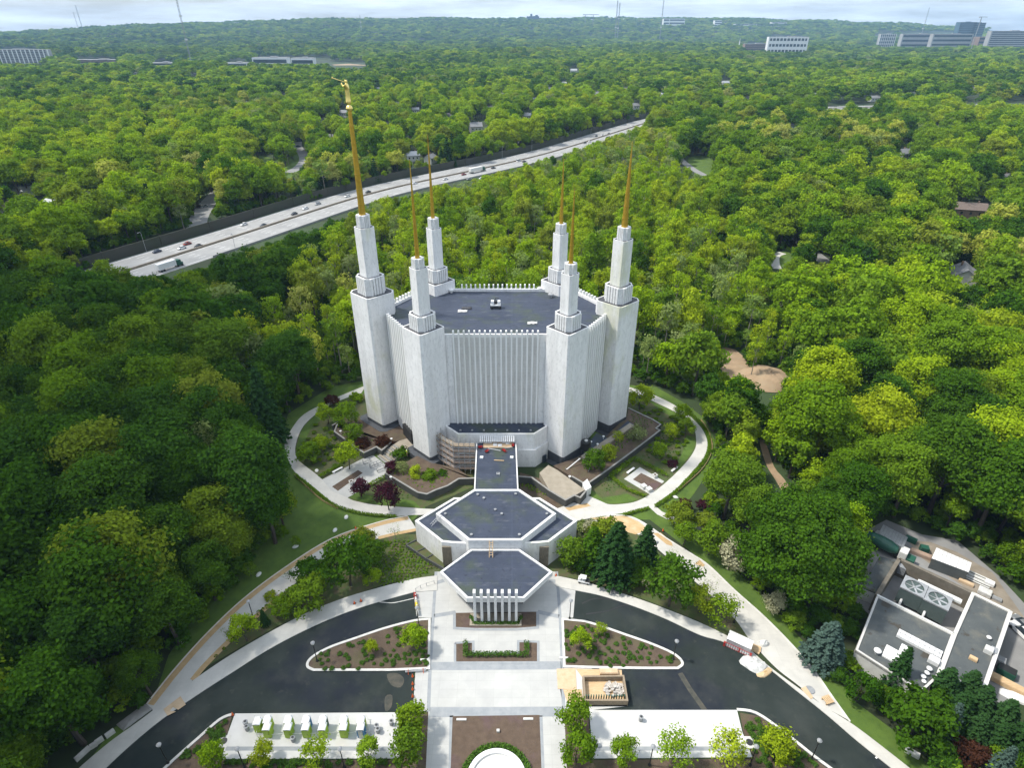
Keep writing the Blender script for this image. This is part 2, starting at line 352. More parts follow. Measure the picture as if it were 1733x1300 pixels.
M['person_skin'] = mat('skin', (0.45, 0.27, 0.19), 0.6)
LEAF = {
 'bright': leaf_mat('bright_spring_leaves', [(0.215, 0.35, 0.012), (0.275, 0.40, 0.014), (0.335, 0.41, 0.018), (0.235, 0.37, 0.022)]),
 'mid': leaf_mat('mid_green_leaves', [(0.115, 0.215, 0.010), (0.165, 0.28, 0.012), (0.135, 0.235, 0.018), (0.20, 0.305, 0.014)]),
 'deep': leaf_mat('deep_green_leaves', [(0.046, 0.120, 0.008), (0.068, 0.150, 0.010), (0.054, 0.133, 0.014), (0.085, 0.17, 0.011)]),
 'olive': leaf_mat('olive_leaves', [(0.19, 0.26, 0.018), (0.23, 0.28, 0.03), (0.17, 0.25, 0.018), (0.21, 0.30, 0.02)]),
 'grey': leaf_mat('grey_green_budding_leaves', [(0.23, 0.31, 0.075), (0.26, 0.31, 0.11), (0.20, 0.31, 0.05), (0.26, 0.32, 0.10)]),
 'pale': leaf_mat('pale_yellow_new_leaves', [(0.38, 0.41, 0.07), (0.40, 0.44, 0.05), (0.36, 0.38, 0.10)]),
 'conifer': leaf_mat('dark_conifer_needles', [(0.022, 0.058, 0.015), (0.03, 0.072, 0.021), (0.024, 0.064, 0.015)], 0.1),
 'blue': leaf_mat('blue_spruce_needles', [(0.055, 0.095, 0.075), (0.065, 0.105, 0.085)], 0.1),
 'purple': leaf_mat('purple_leaves', [(0.055, 0.016, 0.026), (0.07, 0.02, 0.03)], 0.25),
 'russet': leaf_mat('russet_leaves', [(0.06, 0.025, 0.016), (0.08, 0.035, 0.02)], 0.25),
 'redflower': leaf_mat('red_blossom', [(0.30, 0.03, 0.04), (0.38, 0.04, 0.05)], 0.25),
 'lime': leaf_mat('lime_leaves', [(0.34, 0.44, 0.02), (0.38, 0.46, 0.03)], 0.3),
 'cream': leaf_mat('cream_blossom', [(0.38, 0.38, 0.22), (0.42, 0.41, 0.27)], 0.3),
 'hedge': leaf_mat('hedge_leaves', [(0.065, 0.14, 0.02), (0.085, 0.17, 0.025)], 0.2),
}

# ================================================================ THE SETTING: ground, hills, roads, paths, beds
def hnoise(x, y):
    return (np.sin(x*0.0031+1.3)*np.cos(y*0.0027-0.4) + 0.6*np.sin(x*0.0071-y*0.0049+2.1) + 0.4*np.cos(x*0.011+y*0.0093))/2.0
RIDGE = [(-60, 0), (-42, 10), (-33, 60), (-25, 125), (-15, 165), (0, 175), (15, 172), (24, 150), (31, 95), (38, 40), (60, 10)]
def terrain(x, y):
    x = np.asarray(x, float); y = np.asarray(y, float)
    r = np.hypot(x, y); az = np.degrees(np.arctan2(x, np.maximum(y, 1e-6)))
    az = np.where(y > 0, az, 90.0)
    s = np.clip((r-1000)/1400, 0, 1); s = s*s*(3-2*s)
    h = s*(hnoise(x, y)*16.0 - 4.0)
    rg = np.interp(az, [a for a, _ in RIDGE], [b for _, b in RIDGE])
    t = np.clip((r-4800)/3400, 0, 1); t = t*t*(3-2*t)
    h = h + t*rg
    return h
def ground_mesh():
    rs = np.concatenate([np.array([0.0, 20]), np.geomspace(40, 10200, 120)]); na = 240
    vs, fs = [], []
    ang = np.linspace(0, 2*np.pi, na, endpoint=False)
    for r in rs:
        x, y = r*np.sin(ang), r*np.cos(ang)
        h = terrain(x, y) - 0.03
        vs += list(zip(x.tolist(), y.tolist(), h.tolist()))
    for i in range(len(rs)-1):
        for k in range(na):
            fs.append((i*na+k, (i+1)*na+k, (i+1)*na+(k+1) % na, i*na+(k+1) % na))
    mb = MB(); mb.v = vs; mb.f = fs; mb.mi = [0]*len(fs)
    me = mb.mesh('ground', M['forest_floor'])
    for p in me.polygons: p.use_smooth = True
    o = bpy.data.objects.new('ground', me); COL.objects.link(o); return o
tag(ground_mesh(), kind='structure')

def struct(name, mb, m): return tag(mb.build(name, m), kind='structure')
def sheet(name, px, z, m):
    mb = MB(); mb.sheet(PX(px), z); return struct(name, mb, m)
def kerb(px, th=0.28, z0=0.0, z1=0.15, side=0.0, closed=False):
    mb = MB(); pts = PX(px)
    if closed: mb.ring(pts, th, z0, z1)
    else: mb.ribbon(pts, th, z0, z1, side)
    return struct('kerb', mb, M['kerb'])

# lawns on both sides
sheet('lawn', [(120, 1330), (190, 1235), (262, 1180), (285, 1110), (330, 1040), (365, 985), (420, 930), (470, 880), (490, 830), (470, 760), (488, 700), (560, 655), (640, 640), (720, 860),
               (700, 880), (620, 905), (500, 960), (400, 1030), (330, 1090), (280, 1150), (250, 1200), (200, 1250), (150, 1330)], 0.004, M['lawn'])
sheet('lawn', [(1040, 650), (1110, 655), (1155, 680), (1192, 708), (1212, 750), (1205, 790), (1175, 835), (1150, 868), (1180, 905), (1225, 945), (1290, 1010), (1345, 1070), (1400, 1130), (1450, 1190), (1530, 1250), (1600, 1330),
               (1530, 1330), (1430, 1215), (1350, 1120), (1270, 1030), (1190, 950), (1100, 880), (1000, 880), (1000, 700)], 0.004, M['lawn'])
# planted slopes beside the annex
sheet('planting_bed', [(755, 965), (735, 925), (705, 905), (640, 902), (585, 920), (520, 955), (455, 1005), (405, 1055), (350, 1120), (330, 1140), (400, 1100), (470, 1060), (560, 1020), (650, 990), (730, 975)], 0.010, M['garden'])
sheet('planting_bed', [(925, 965), (940, 925), (972, 905), (1010, 880), (1060, 880), (1105, 925), (1140, 960), (1200, 1010), (1255, 1060), (1290, 1100), (1240, 1085), (1180, 1050), (1090, 1015), (1000, 985), (945, 975)], 0.010, M['garden'])
# gardens inside the ring path
sheet('planting_bed', smooth([(613, 668), (578, 679), (545, 697), (515, 718), (501, 750), (500, 769), (508, 782), (534, 802), (547, 813), (613, 778), (660, 760), (720, 700), (700, 640)], 3, True), 0.010, M['garden'])
sheet('planting_bed', [(587, 842), (608, 850), (645, 856), (713, 861), (770, 838), (800, 825), (800, 780), (700, 740), (655, 806), (625, 822)], 0.010, M['garden'])
sheet('planting_bed', [(1067, 664), (1094, 674), (1142, 697), (1162, 708), (1175, 727), (1178, 743), (1177, 758), (1166, 777), (1146, 799), (1122, 821), (1099, 838), (1077, 849), (1057, 853), (1031, 854), (992, 822), (1000, 760), (1020, 720)], 0.010, M['garden'])
sheet('planting_bed', [(880, 800), (880, 832), (940, 862), (960, 856), (985, 848), (966, 832), (930, 815)], 0.016, M['mulch'])
# lawn crescents along the ring path
sheet('lawn', smooth([(540, 700), (515, 722), (503, 752), (502, 768), (514, 765), (516, 748), (530, 722), (556, 703)], 3, True), 0.020, M['lawn'])
sheet('lawn', [(590, 841), (608, 849), (645, 855), (712, 860), (700, 848), (660, 843), (620, 838), (600, 832)], 0.020, M['lawn'])
sheet('lawn', smooth([(1145, 798), (1164, 776), (1175, 757), (1176, 742), (1160, 738), (1158, 758), (1148, 780)], 3, True), 0.020, M['lawn'])
sheet('lawn', [(1031, 853), (1057, 852), (1080, 846), (1062, 836), (1020, 843)], 0.020, M['lawn'])
sheet('lawn', [(1094, 675), (1142, 698), (1160, 708), (1150, 712), (1120, 697)], 0.020, M['lawn'])
# ring path round the temple
ringL_o = smooth([(620, 652), (569, 673), (550, 682), (515, 701), (497, 721), (484, 745), (482, 760), (488, 778), (499, 799), (534, 827), (560, 849), (580, 861), (617, 870), (663, 874), (700, 872)], 4)
ringL_i = smooth([(735, 862), (713, 861), (645, 856), (608, 850), (587, 842), (547, 813), (534, 802), (508, 782), (500, 769), (501, 751), (508, 731), (520, 714), (545, 694), (578, 677), (611, 666)], 4)
sheet('path', ringL_o + [(735, 872)] + ringL_i, 0.030, M['concrete'])
ringR_o = smooth([(1045, 648), (1067, 656), (1105, 668), (1142, 686), (1164, 702), (1184, 721), (1195, 740), (1197, 758), (1190, 777), (1173, 797), (1146, 826), (1125, 842), (1105, 855), (1081, 863), (1059, 868), (1002, 877), (960, 885)], 4)
ringR_i = smooth([(930, 868), (965, 858), (990, 846), (1031, 854), (1057, 853), (1077, 849), (1099, 838), (1122, 821), (1146, 799), (1166, 777), (1177, 758), (1178, 743), (1175, 727), (1162, 708), (1142, 697), (1094, 674), (1067, 664), (1045, 656)], 4)
sheet('path', ringR_o + ringR_i, 0.030, M['concrete'])
sheet('path', [(979, 832), (1031, 855), (1010, 868), (965, 860), (930, 868), (940, 862), (985, 846), (966, 832)], 0.034, M['concrete'])
sheet('path', [(1105, 853), (1120, 866), (1150, 880), (1192, 893), (1190, 899), (1145, 887), (1112, 871), (1098, 858)], 0.026, M['concrete'])
# small plazas left and right of the temple
sheet('plaza_pavement', [(545, 812), (613, 777), (632, 771), (657, 790), (652, 803), (654, 806), (625, 822), (588, 843), (560, 830)], 0.036, M['plaza'])
sheet('planting_bed', [(562, 824), (572, 831.5), (614, 801), (606, 796)], 0.050, M['mulch_plain'])
sheet('plaza_pavement', [(1056, 811), (1083, 791), (1124, 815), (1101, 838)], 0.036, M['plaza'])
sheet('planting_bed', [(1071, 812), (1085, 801), (1121, 819), (1107, 831)], 0.050, M['mulch_plain'])
# long curved walks beside the drive: tan edging on both sides of pale paving
wL_o = smooth([(690, 873), (640, 884), (560, 912), (480, 962), (410, 1015), (350, 1072), (300, 1127), (265, 1170), (248, 1192)], 5)
wL_i = smooth([(327, 1150), (345, 1128), (380, 1092), (425, 1050), (480, 1005), (540, 955), (600, 925), (655, 908), (706, 897)], 5)
sheet('path', wL_o + [(262, 1206), (300, 1190)] + wL_i, 0.026, M['concrete'])
def band(name, line, w, z, m, side=0.0):
    mb = MB(); p = [Vector((a[0], a[1])) for a in PX(line)]
    l = offset(p, w*(0.5+side), False); r = offset(p, -w*(0.5-side), False)
    for i in range(len(p)-1): mb.add([(l[i].x, l[i].y, z), (r[i].x, r[i].y, z), (r[i+1].x, r[i+1].y, z), (l[i+1].x, l[i+1].y, z)], [(0, 1, 2, 3)])
    return struct(name, mb, m)
band('paving_strip', wL_o, 1.5, 0.034, M['tan'], 0.42)
band('paving_strip', smooth([(327, 1152), (345, 1130), (380, 1094), (425, 1052), (478, 1007)], 4), 1.1, 0.034, M['tan'], 0.1)
band('paving_strip', [(640, 911), (668, 904), (704, 897)], 0.9, 0.034, M['tan'])
kerb(wL_o, 0.22, 0.0, 0.10, 0.5)
wR_o = smooth([(1030, 872), (1062, 873), (1090, 885), (1130, 912), (1170, 937), (1200, 957), (1245, 1000), (1290, 1040), (1335, 1085), (1375, 1130), (1410, 1180), (1440, 1222)], 5)
wR_i = smooth([(1395, 1197), (1350, 1160), (1312, 1130), (1270, 1085), (1245, 1050), (1205, 1010), (1165, 975), (1125, 940), (1080, 905), (1035, 893), (985, 890)], 5)
sheet('path', wR_o + wR_i, 0.026, M['concrete'])
kerb(wR_o, 0.3, 0.0, 0.10, -0.5)
sheet('bare_ground', [(1000, 877), (1058, 873), (1082, 884), (1098, 897), (1075, 905), (1035, 893), (1018, 885)], 0.034, M['sand'])
sheet('bare_ground', [(1105, 903), (1118, 902), (1136, 917), (1139, 925), (1128, 922)], 0.034, M['tan'])
sheet('bare_ground', [(1176, 955), (1190, 960), (1193, 957), (1184, 948)], 0.034, M['tan'])
sheet('bare_ground', [(956, 860), (994, 852), (1000, 857), (963, 865)], 0.040, M['tan'])
# the drive
drive_o = smooth([(160, 1320), (215, 1268), (270, 1222), (330, 1180), (395, 1138), (455, 1100), (520, 1066), (580, 1040), (640, 1020), (702, 1003)], 5)
drive_i = smooth([(973, 1000), (1020, 1010), (1075, 1028), (1130, 1050), (1185, 1076), (1230, 1090), (1290, 1125), (1345, 1168), (1400, 1212), (1450, 1255), (1500, 1295), (1530, 1320)], 5)
sheet('drive', drive_o + [(707, 1046), (700, 1140), (698, 1204), (640, 1206), (395, 1209), (370, 1220), (330, 1252), (285, 1290), (255, 1320)], 0.018, M['asphalt'])
sheet('drive', drive_i + [(1425, 1320), (1380, 1288), (1330, 1245), (1290, 1215), (1250, 1203), (1000, 1202), (998, 1130), (970, 1045)], 0.018, M['asphalt'])
swL = [(740, 975), (700, 981), (640, 996), (580, 1014), (520, 1038), (455, 1072), (395, 1107), (345, 1140), (290, 1180), (235, 1222), (185, 1258), (130, 1305), (118, 1320)]
mb = MB(); mb.prism(PX(smooth(swL, 5) + drive_o + [(740, 1000)]), 0.0, 0.13); struct('pavement', mb, M['concrete'])
swR = [(940, 975), (1000, 989), (1090, 1018), (1180, 1053), (1240, 1082), (1262, 1094), (1300, 1128), (1350, 1165), (1400, 1200), (1441, 1226), (1480, 1255), (1545, 1306), (1560, 1320)]
mb = MB(); mb.prism(PX(smooth(swR, 5) + drive_i[::-1] + [(940, 993)]), 0.0, 0.13); struct('pavement', mb, M['concrete'])
# central plaza
sheet('plaza_pavement', [(738, 968), (940, 968), (947, 1046), (952, 1130), (955, 1205), (960, 1320), (720, 1320), (725, 1205), (728, 1130), (733, 1046)], 0.022, M['plaza'])
sheet('plaza_pavement', [(704, 1002), (737, 990), (734, 1046), (707, 1046)], 0.022, M['plaza'])
sheet('plaza_pavement', [(944, 985), (974, 999), (970, 1046), (947, 1048)], 0.022, M['plaza'])
sheet('plaza_pavement', [(703, 1136), (729, 1136), (727, 1204), (699, 1204)], 0.022, M['plaza'])
sheet('plaza_pavement', [(942, 1131), (1000, 1131), (1060, 1196), (998, 1203), (954, 1204)], 0.022, M['pad'])
def gband(pts, w=0.9): band('paving_band', pts, w, 0.028, M['grey_band'])
gband([(738, 968), (733, 1046), (728, 1130), (725, 1205)], 0.6); gband([(942, 968), (948, 1046), (952, 1130), (954, 1205)], 0.6)
gband([(735, 1043), (771, 1037)], 0.9); gband([(910, 1036), (946, 1044)], 0.9)
gband([(731, 1128), (768, 1128), (912, 1127), (950, 1127)], 1.6); gband([(727, 1206), (840, 1206), (953, 1205)], 1.7)
gband([(738, 987), (752, 983)], 0.9); gband([(930, 983), (944, 985)], 0.9)
gband([(764, 1212), (762, 1320)], 0.6); gband([(915, 1212), (919, 1320)], 0.6)
sheet('planting_bed', [(771, 1038), (908, 1036), (908, 1061), (874, 1063.5), (806, 1063.5), (771, 1062)], 0.034, M['mulch_plain'])
band('paving_band', [(769, 1036), (769, 1064), (806, 1066), (874, 1066), (910, 1063), (910, 1036)], 0.55, 0.06, M['grey_band'])
sheet('planting_bed', [(770, 1089), (800, 1088), (801, 1106), (877, 1106), (878, 1086), (911, 1087), (911, 1121), (770, 1121)], 0.034, M['mulch_plain'])
band('paving_band', [(770, 1089), (801, 1087), (801, 1106), (877, 1106), (877, 1086), (911, 1087), (911, 1122), (770, 1122.5), (770, 1089)], 0.45, 0.06, M['grey_band'])
sheet('planting_bed', [(766, 1213), (913, 1211), (917, 1320), (762, 1320)], 0.034, M['mulch_plain'])
# islands in the drive
islL = smooth([(729, 1047), (700, 1050), (650, 1063), (600, 1080), (560, 1094), (533, 1108), (520, 1120), (519, 1131), (530, 1137)], 5) + [(600, 1137), (660, 1137), (728, 1134)]
islR = [(950, 1047)] + smooth([(990, 1051), (1020, 1060), (1060, 1074), (1100, 1088), (1135, 1103), (1152, 1115), (1157, 1126), (1148, 1134)], 5) + [(1100, 1134), (1020, 1133), (953, 1131)]
for isl in (islL, islR):
    mb = MB(); mb.ring(PX(isl), 0.45, 0.0, 0.17); struct('kerb', mb, M['kerb'])
    mb = MB(); mb.prism([(a.x, a.y) for a in offset([Vector((p.x, p.y)) for p in (PX(isl) if True else [])], 0.0, True)], 0.0, 0.10); struct('planting_bed', mb, M['mulch'])
# parking pads in front and the beds around them
padL = [(398, 1209), (673, 1207), (676, 1250), (678, 1285), (376, 1286), (385, 1245)]
padR = [(997, 1203), (1247, 1203), (1256, 1240), (1273, 1283), (1002, 1285), (1000, 1240)]
for p in (padL, padR):
    mb = MB(); mb.prism(PX(p), 0.0, 0.12); struct('parking_pad', mb, M['pad'])
mb = MB(); mb.sheet(PX([(383, 1265), (678, 1265), (678, 1272), (381, 1272)]), 0.127); struct('paving_band', mb, M['grey_band'])
mb = MB(); mb.sheet(PX([(1001, 1265), (1265, 1265), (1268, 1272), (1001, 1272)]), 0.127); struct('paving_band', mb, M['grey_band'])
sheet('planting_bed', [(393, 1212), (374, 1222), (335, 1254), (290, 1294), (262, 1320), (730, 1320), (724, 1206), (676, 1206), (678, 1287), (374, 1288), (384, 1245)], 0.020, M['mulch'])
sheet('planting_bed', [(1252, 1207), (1285, 1213), (1325, 1243), (1375, 1283), (1425, 1320), (955, 1320), (955, 1205), (996, 1203), (1000, 1287), (1276, 1285), (1258, 1240)], 0.020, M['mulch'])
kerb(smooth([(262, 1318), (290, 1291), (335, 1251), (372, 1219), (394, 1210)], 4), 0.45, 0.0, 0.16)
kerb(smooth([(1247, 1202), (1280, 1208), (1325, 1239), (1375, 1279), (1425, 1316)], 4), 0.45, 0.0, 0.16)
band('dust_streak', [(1151, 1140), (1168, 1168), (1193, 1203)], 0.9, 0.0235, M['stain'])
band('dust_streak', smooth([(705, 1012), (680, 1018), (662, 1021), (640, 1019)], 3), 0.16, 0.0235, M['kerb'])
sheet('sand_stain', smooth([(655, 1142), (672, 1140), (684, 1150), (678, 1164), (662, 1160)], 3, True), 0.0235, M['stain'])
sheet('sand_stain', smooth([(652, 1180), (664, 1178), (662, 1198), (652, 1204)], 3, True), 0.0235, M['stain'])
for ln in ([(985, 1022), (1005, 1014), (1030, 1014), (1052, 1019), (1080, 1026)], [(992, 1040), (1030, 1034), (1052, 1026), (1075, 1024), (1100, 1030)]): band('asphalt_crack', smooth(ln, 4), 0.30, 0.0235, M['black'])
band('road_marking', [(1482, 1284), (1494, 1274)], 0.25, 0.024, M['paint_white'])
# outline of the service yard, dirt tracks and clearings in the right-hand wood
sheet('yard_pavement', [(1440, 1010), (1462, 900), (1500, 880), (1560, 905), (1620, 915), (1690, 975), (1760, 1050), (1760, 1190), (1690, 1190), (1600, 1170)], 0.004, M['road_grey'])
sheet('bare_ground', [(1535, 915), (1575, 918), (1620, 935), (1680, 970), (1733, 1045), (1700, 1050), (1640, 1000), (1560, 945)], 0.010, M['yard_dirt'])
sheet('track', smooth([(1285, 745), (1296, 750), (1310, 790), (1328, 812), (1342, 838), (1328, 838), (1312, 812), (1296, 785)], 3, True), 0.006, M['dirt'])
sheet('bare_ground', smooth([(1205, 590), (1245, 592), (1270, 625), (1262, 650), (1235, 640), (1212, 615)], 3, True), 0.006, M['dirt'])
mb = MB(); c = P(1302, 643)
rr = random.Random(3)
rings = []
for k, (r_, z_) in enumerate(((9.5, -0.05), (8.2, 0.9), (6.0, 2.0), (3.2, 2.7), (0.3, 2.9))):
    rings.append([(c.x + r_*(1+0.18*math.sin(3*a+k)+rr.uniform(-.08, .08))*math.cos(a)*0.9, c.y + r_*(1+0.15*math.cos(2*a+k))*math.sin(a), z_ + rr.uniform(-.25, .25)) for a in [2*math.pi*i/22 for i in range(22)]])
mb.add([p for q in rings for p in q], [(k*22+i, k*22+(i+1) % 22, (k+1)*22+(i+1) % 22, (k+1)*22+i) for k in range(4) for i in range(22)])
tag(mb.build('soil_mound', M['dirt'], smooth=True), 'heap of bare tan soil in the clearing right of the white temple', 'soil mound')
# grass clearings and small roads in the woods
sheet('lawn', smooth([(1165, 268), (1205, 263), (1222, 280), (1205, 300), (1180, 296)], 4, True), 0.02, M['lawn'])
band('road', smooth([(1145, 262), (1158, 275), (1176, 288), (1193, 297)], 4), 6.0, 0.06, M['road_grey'])
band('road', smooth([(1340, 385), (1358, 412), (1392, 440), (1410, 452)], 4), 7.0, 0.06, M['road_grey'])
band('path', smooth([(1325, 428), (1313, 433), (1312, 446), (1316, 455)], 4), 4.0, 0.05, M['concrete'])
sheet('lawn', smooth([(1325, 425), (1350, 420), (1400, 440), (1390, 455), (1335, 452), (1305, 450)], 4, True), 0.02, M['lawn'])
band('road', smooth([(331, 392), (336, 370), (346, 352), (360, 335), (372, 322)], 5), 10.5, 0.05, M['road_grey'])
band('road', smooth([(487, 292), (505, 284), (515, 272), (513, 260), (504, 250), (503, 240)], 5), 9.0, 0.05, M['road_grey'])
band('road', smooth([(865, 250), (878, 225), (885, 205), (890, 190)], 5), 9.0, 0.05, M['road_grey'])
sheet('lawn', smooth([(512, 255), (524, 258), (522, 285), (505, 300), (470, 296), (440, 270), (432, 262), (470, 268), (500, 262)], 4, True), 0.02, M['lawn'])

# ---------------------------------------------------------------- the highway
hw_px = [(60, 482), (148, 456), (201.5, 440.6), (277.7, 416.5), (354, 396), (430, 371), (506, 348), (560, 328.5), (657, 307), (767, 285), (851, 268.5), (915.5, 252), (980, 232.5), (1044.6, 213), (1090, 199.5), (1165, 190), (1270, 184), (1410, 180), (1560, 176), (1760, 175)]
HW = [Vector((p.x, p.y)) for p in PX(hw_px)]
def resample(p, step):
    out = [p[0].copy()]; acc = 0
    for i in range(len(p)-1):
        a, b = p[i], p[i+1]; n = max(1, int((b-a).length/step))
        out += [a.lerp(b, (k+1)/n) for k in range(n)]
    return out
def relax(p, n):
    p = [q.copy() for q in p]
    for _ in range(n): p = [p[0]] + [(p[i-1]+p[i]*2+p[i+1])/4 for i in range(1, len(p)-1)] + [p[-1]]
    return p
HW = relax(resample(HW, 12), 14)
HWW = 37.0
def hwline(d): return offset(HW, -d, False)
def strip(p, d0, d1, z, mb):
    a, b = offset(p, -d0, False), offset(p, -d1, False)
    n = len(p); mb.add([(q.x, q.y, z) for q in a] + [(q.x, q.y, z) for q in b], [(n+i, n+i+1, i+1, i) for i in range(n-1)])
mb = MB(); strip(HW, 0, HWW, 0.05, mb); struct('highway', mb, M['highway'])
mb = MB()
for d in (1.8, 17.2, 19.8, 35.2): strip(HW, d-0.12, d+0.12, 0.056, mb)
for d in (5.5, 9.3, 13.1, 23.9, 27.7, 31.5):
    l = resample(offset(HW, -d, False), 3.2)
    for i in range(0, min(len(l)-1, 420), 4): strip(l[i:i+2], -0.1, 0.1, 0.056, mb)
struct('lane_markings', mb, M['paint_white'])
sheet_ = MB(); strip(HW, 17.4, 19.6, 0.060, sheet_); struct('road_shoulder', sheet_, M['yard_dirt'])

# ================================================================ THE TEMPLE
TX, TY = -3.9, 145.3
def dia(cx, cy, hx, hy, tx=0.07, ty=0.07):
    """square stood on its corner with chamfered corners"""
    V = [Vector((hx, 0)), Vector((0, hy)), Vector((-hx, 0)), Vector((0, -hy))]; t = [tx, ty, tx, ty]; out = []
    for i in range(4):
        v, a, b = V[i], V[i-1], V[(i+1) % 4]
        out += [v.lerp(a, t[i]), v.lerp(b, t[i])]
    return [(cx+p.x, cy+p.y) for p in out]
temple = thing('temple', 'white marble temple with six stepped towers and thin golden spires above the woods', 'temple', (TX, TY, 0))
body = [(-17, -14.8), (17, -14.8), (21.3, -13.6), (27.7, -3.7), (27.7, 3.7), (21.3, 13.6), (17, 14.8), (-17, 14.8), (-21.3, 13.6), (-27.7, 3.7), (-27.7, -3.7), (-21.3, -13.6)]
body = [(a+TX, b+TY) for a, b in body]
mb = MB(); mb.prism(body, 0, 33.9, top=False); mb.ring(body, 0.6, 33.9, 34.8); mb.build('wall', M['stone'], temple)
mb = MB(); mb.prism([(p.x, p.y) for p in offset([Vector(b) for b in body], 0.55, True)], 33.0, 34.05); mb.build('roof', M['roof'], temple)
# ribbed facades
def facade(a, b, n, t0, t1, z0, z1, w=0.40, d=0.5, panel=True):
    a, b = Vector(a), Vector(b); e = (b-a); L = e.length; e.normalize(); nrm = Vector((e.y, -e.x)); rz = math.atan2(e.y, e.x)
    ribs = MB()
    for i in range(n):
        p = a + e*L*(t0+(t1-t0)*i/(n-1)) + nrm*(d/2-0.1)
        ribs.box((p.x, p.y, (z0+z1)/2), (w, d+0.2, z1-z0), rz)
    ribs.build('rib_wall', M['stone_rib'], temple, bevel=0.05)
    if panel:
        m = a + e*L*(t0+t1)/2 + nrm*0.03; pn = MB()
        pn.box((m.x, m.y, (z0+34.0)/2), (L*(t1-t0)+0.9, 0.06, 34.0-z0), rz); pn.build('facade', M['stone_panel'], temple)
facade(body[0], body[1], 17, 0.206, 0.795, 9.7, 35.9)
facade(body[6], body[7], 17, 0.206, 0.795, 2, 35.9)
facade(body[2], body[3], 9, 0.10, 0.90, 1.0, 35.7)
facade(body[4], body[5], 9, 0.10, 0.90, 1.0, 35.7)
facade(body[8], body[9], 9, 0.10, 0.90, 1.0, 35.7)
facade(body[10], body[11], 9, 0.10, 0.90, 5.6, 35.7)
dm = MB(); a, b = Vector(body[10]), Vector(body[11]); e = (b-a).normalized(); q = a.lerp(b, 0.66) + Vector((e.y, -e.x))*0.4
dm.box((q.x, q.y, 2.5), (5.6, 1.0, 5.0), math.atan2(e.y, e.x)); dm.build('doorway', M['dark'], temple)
def tower(dx, dy, big, zs, zc, zh, zk, zt, statue=False):
    cx, cy = TX+dx, TY+dy
    hx, hy = (6.3, 5.5) if big else (5.15, 5.0)
    ch = (0.16, 0.05) if big else (0.05, 0.05)
    sc = (3.70, 2.66, 1.58) if big else (3.25, 2.26, 1.38)
    mb = MB(); P8 = dia(cx, cy, hx, hy, *ch)
    mb.prism(P8, 0.9, zs-0.3, top=False); mb.ring(P8, 0.30, zs-0.3, zs)
    t = mb.build('tower', M['stone'], temple)
    pl = MB(); pl.prism(dia(cx, cy, hx+0.12, hy+0.12, *ch), 0, 2.6); pl.build('plinth', M['plinth'], t)
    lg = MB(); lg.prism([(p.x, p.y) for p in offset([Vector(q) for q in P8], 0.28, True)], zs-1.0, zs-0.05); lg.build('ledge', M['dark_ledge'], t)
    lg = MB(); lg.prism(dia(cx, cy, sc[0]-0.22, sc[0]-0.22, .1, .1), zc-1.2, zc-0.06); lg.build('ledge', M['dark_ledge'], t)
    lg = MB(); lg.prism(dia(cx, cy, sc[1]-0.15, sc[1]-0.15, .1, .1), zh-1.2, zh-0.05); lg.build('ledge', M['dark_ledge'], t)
    def ribbed(r, z0, z1, n, name, th):
        m = MB(); p8 = dia(cx, cy, r, r, 0.12, 0.12); m.prism(p8, z0, z1-0.3, top=False); m.ring(p8, th, z1-0.3, z1)
        for k in range(4):
            A, B = Vector(p8[(2*k+1) % 8]), Vector(p8[(2*k+2) % 8]); ed = B-A; nn = Vector((ed.y, -ed.x)).normalized(); rz = math.atan2(ed.y, ed.x)
            w = ed.length/n
            for i in range(n):
                c = A + ed*((i+0.5)/n) + nn*0.12
                m.box((c.x, c.y, (z0+z1)/2-0.02), (w*0.74, 0.42, z1-z0+0.02), rz)
        return m.build(name, M['coping'], t, bevel=0.04)
    ribbed(sc[0], zs-0.4, zc, 5, 'crown', 0.25)
    sh = MB(); p8 = dia(cx, cy, sc[1], sc[1], 0.12, 0.12); sh.prism(p8, zc-1.0, zh-0.25, top=False); sh.ring(p8, 0.18, zh-0.25, zh); sh.build('shaft', M['stone'], t)
    ribbed(sc[2], zh-0.4, zk, 4, 'lantern', 0.35)
    sp = MB(); r0 = 0.82 if big else 0.52; r1 = 0.40 if statue else 0.05; n = 7; prof = []
    z0 = zk-0.8
    for k in range(n+1):
        f = k/n; r = r0+(r1-r0)*f; z = (zt-z0)*f
        prof += [(r*1.0, z)] if k in (0, n) else [(r*1.0+0.02, z-0.06), (r*1.10+0.02, z-0.05), (r*1.10+0.02, z+0.05), (r, z+0.06)]
    sp.lathe((cx, cy, z0), prof, 14); sp.build('spire', M['gold'], t)
    return t, cx, cy
tower(-31.7+0.2, -0.3, True, 39.9, 44.3, 56.4, 59.3, 82.0, True)
tower(31.7-0.9, -0.3, True, 37.7, 41.9, 53.4, 56.4, 75.6)
tower(-16.9, -15.4, False, 37.1, 40.7, 51.6, 53.8, 74.4)
tower(16.9, -15.4, False, 37.1, 40.8, 50.3, 52.6, 68.6)
tower(-16.9, 15.4, False, 37.1, 40.7, 51.6, 54.3, 74.8)
tower(16.9, 15.4, False, 37.1, 40.7, 50.2, 52.8, 69.2)
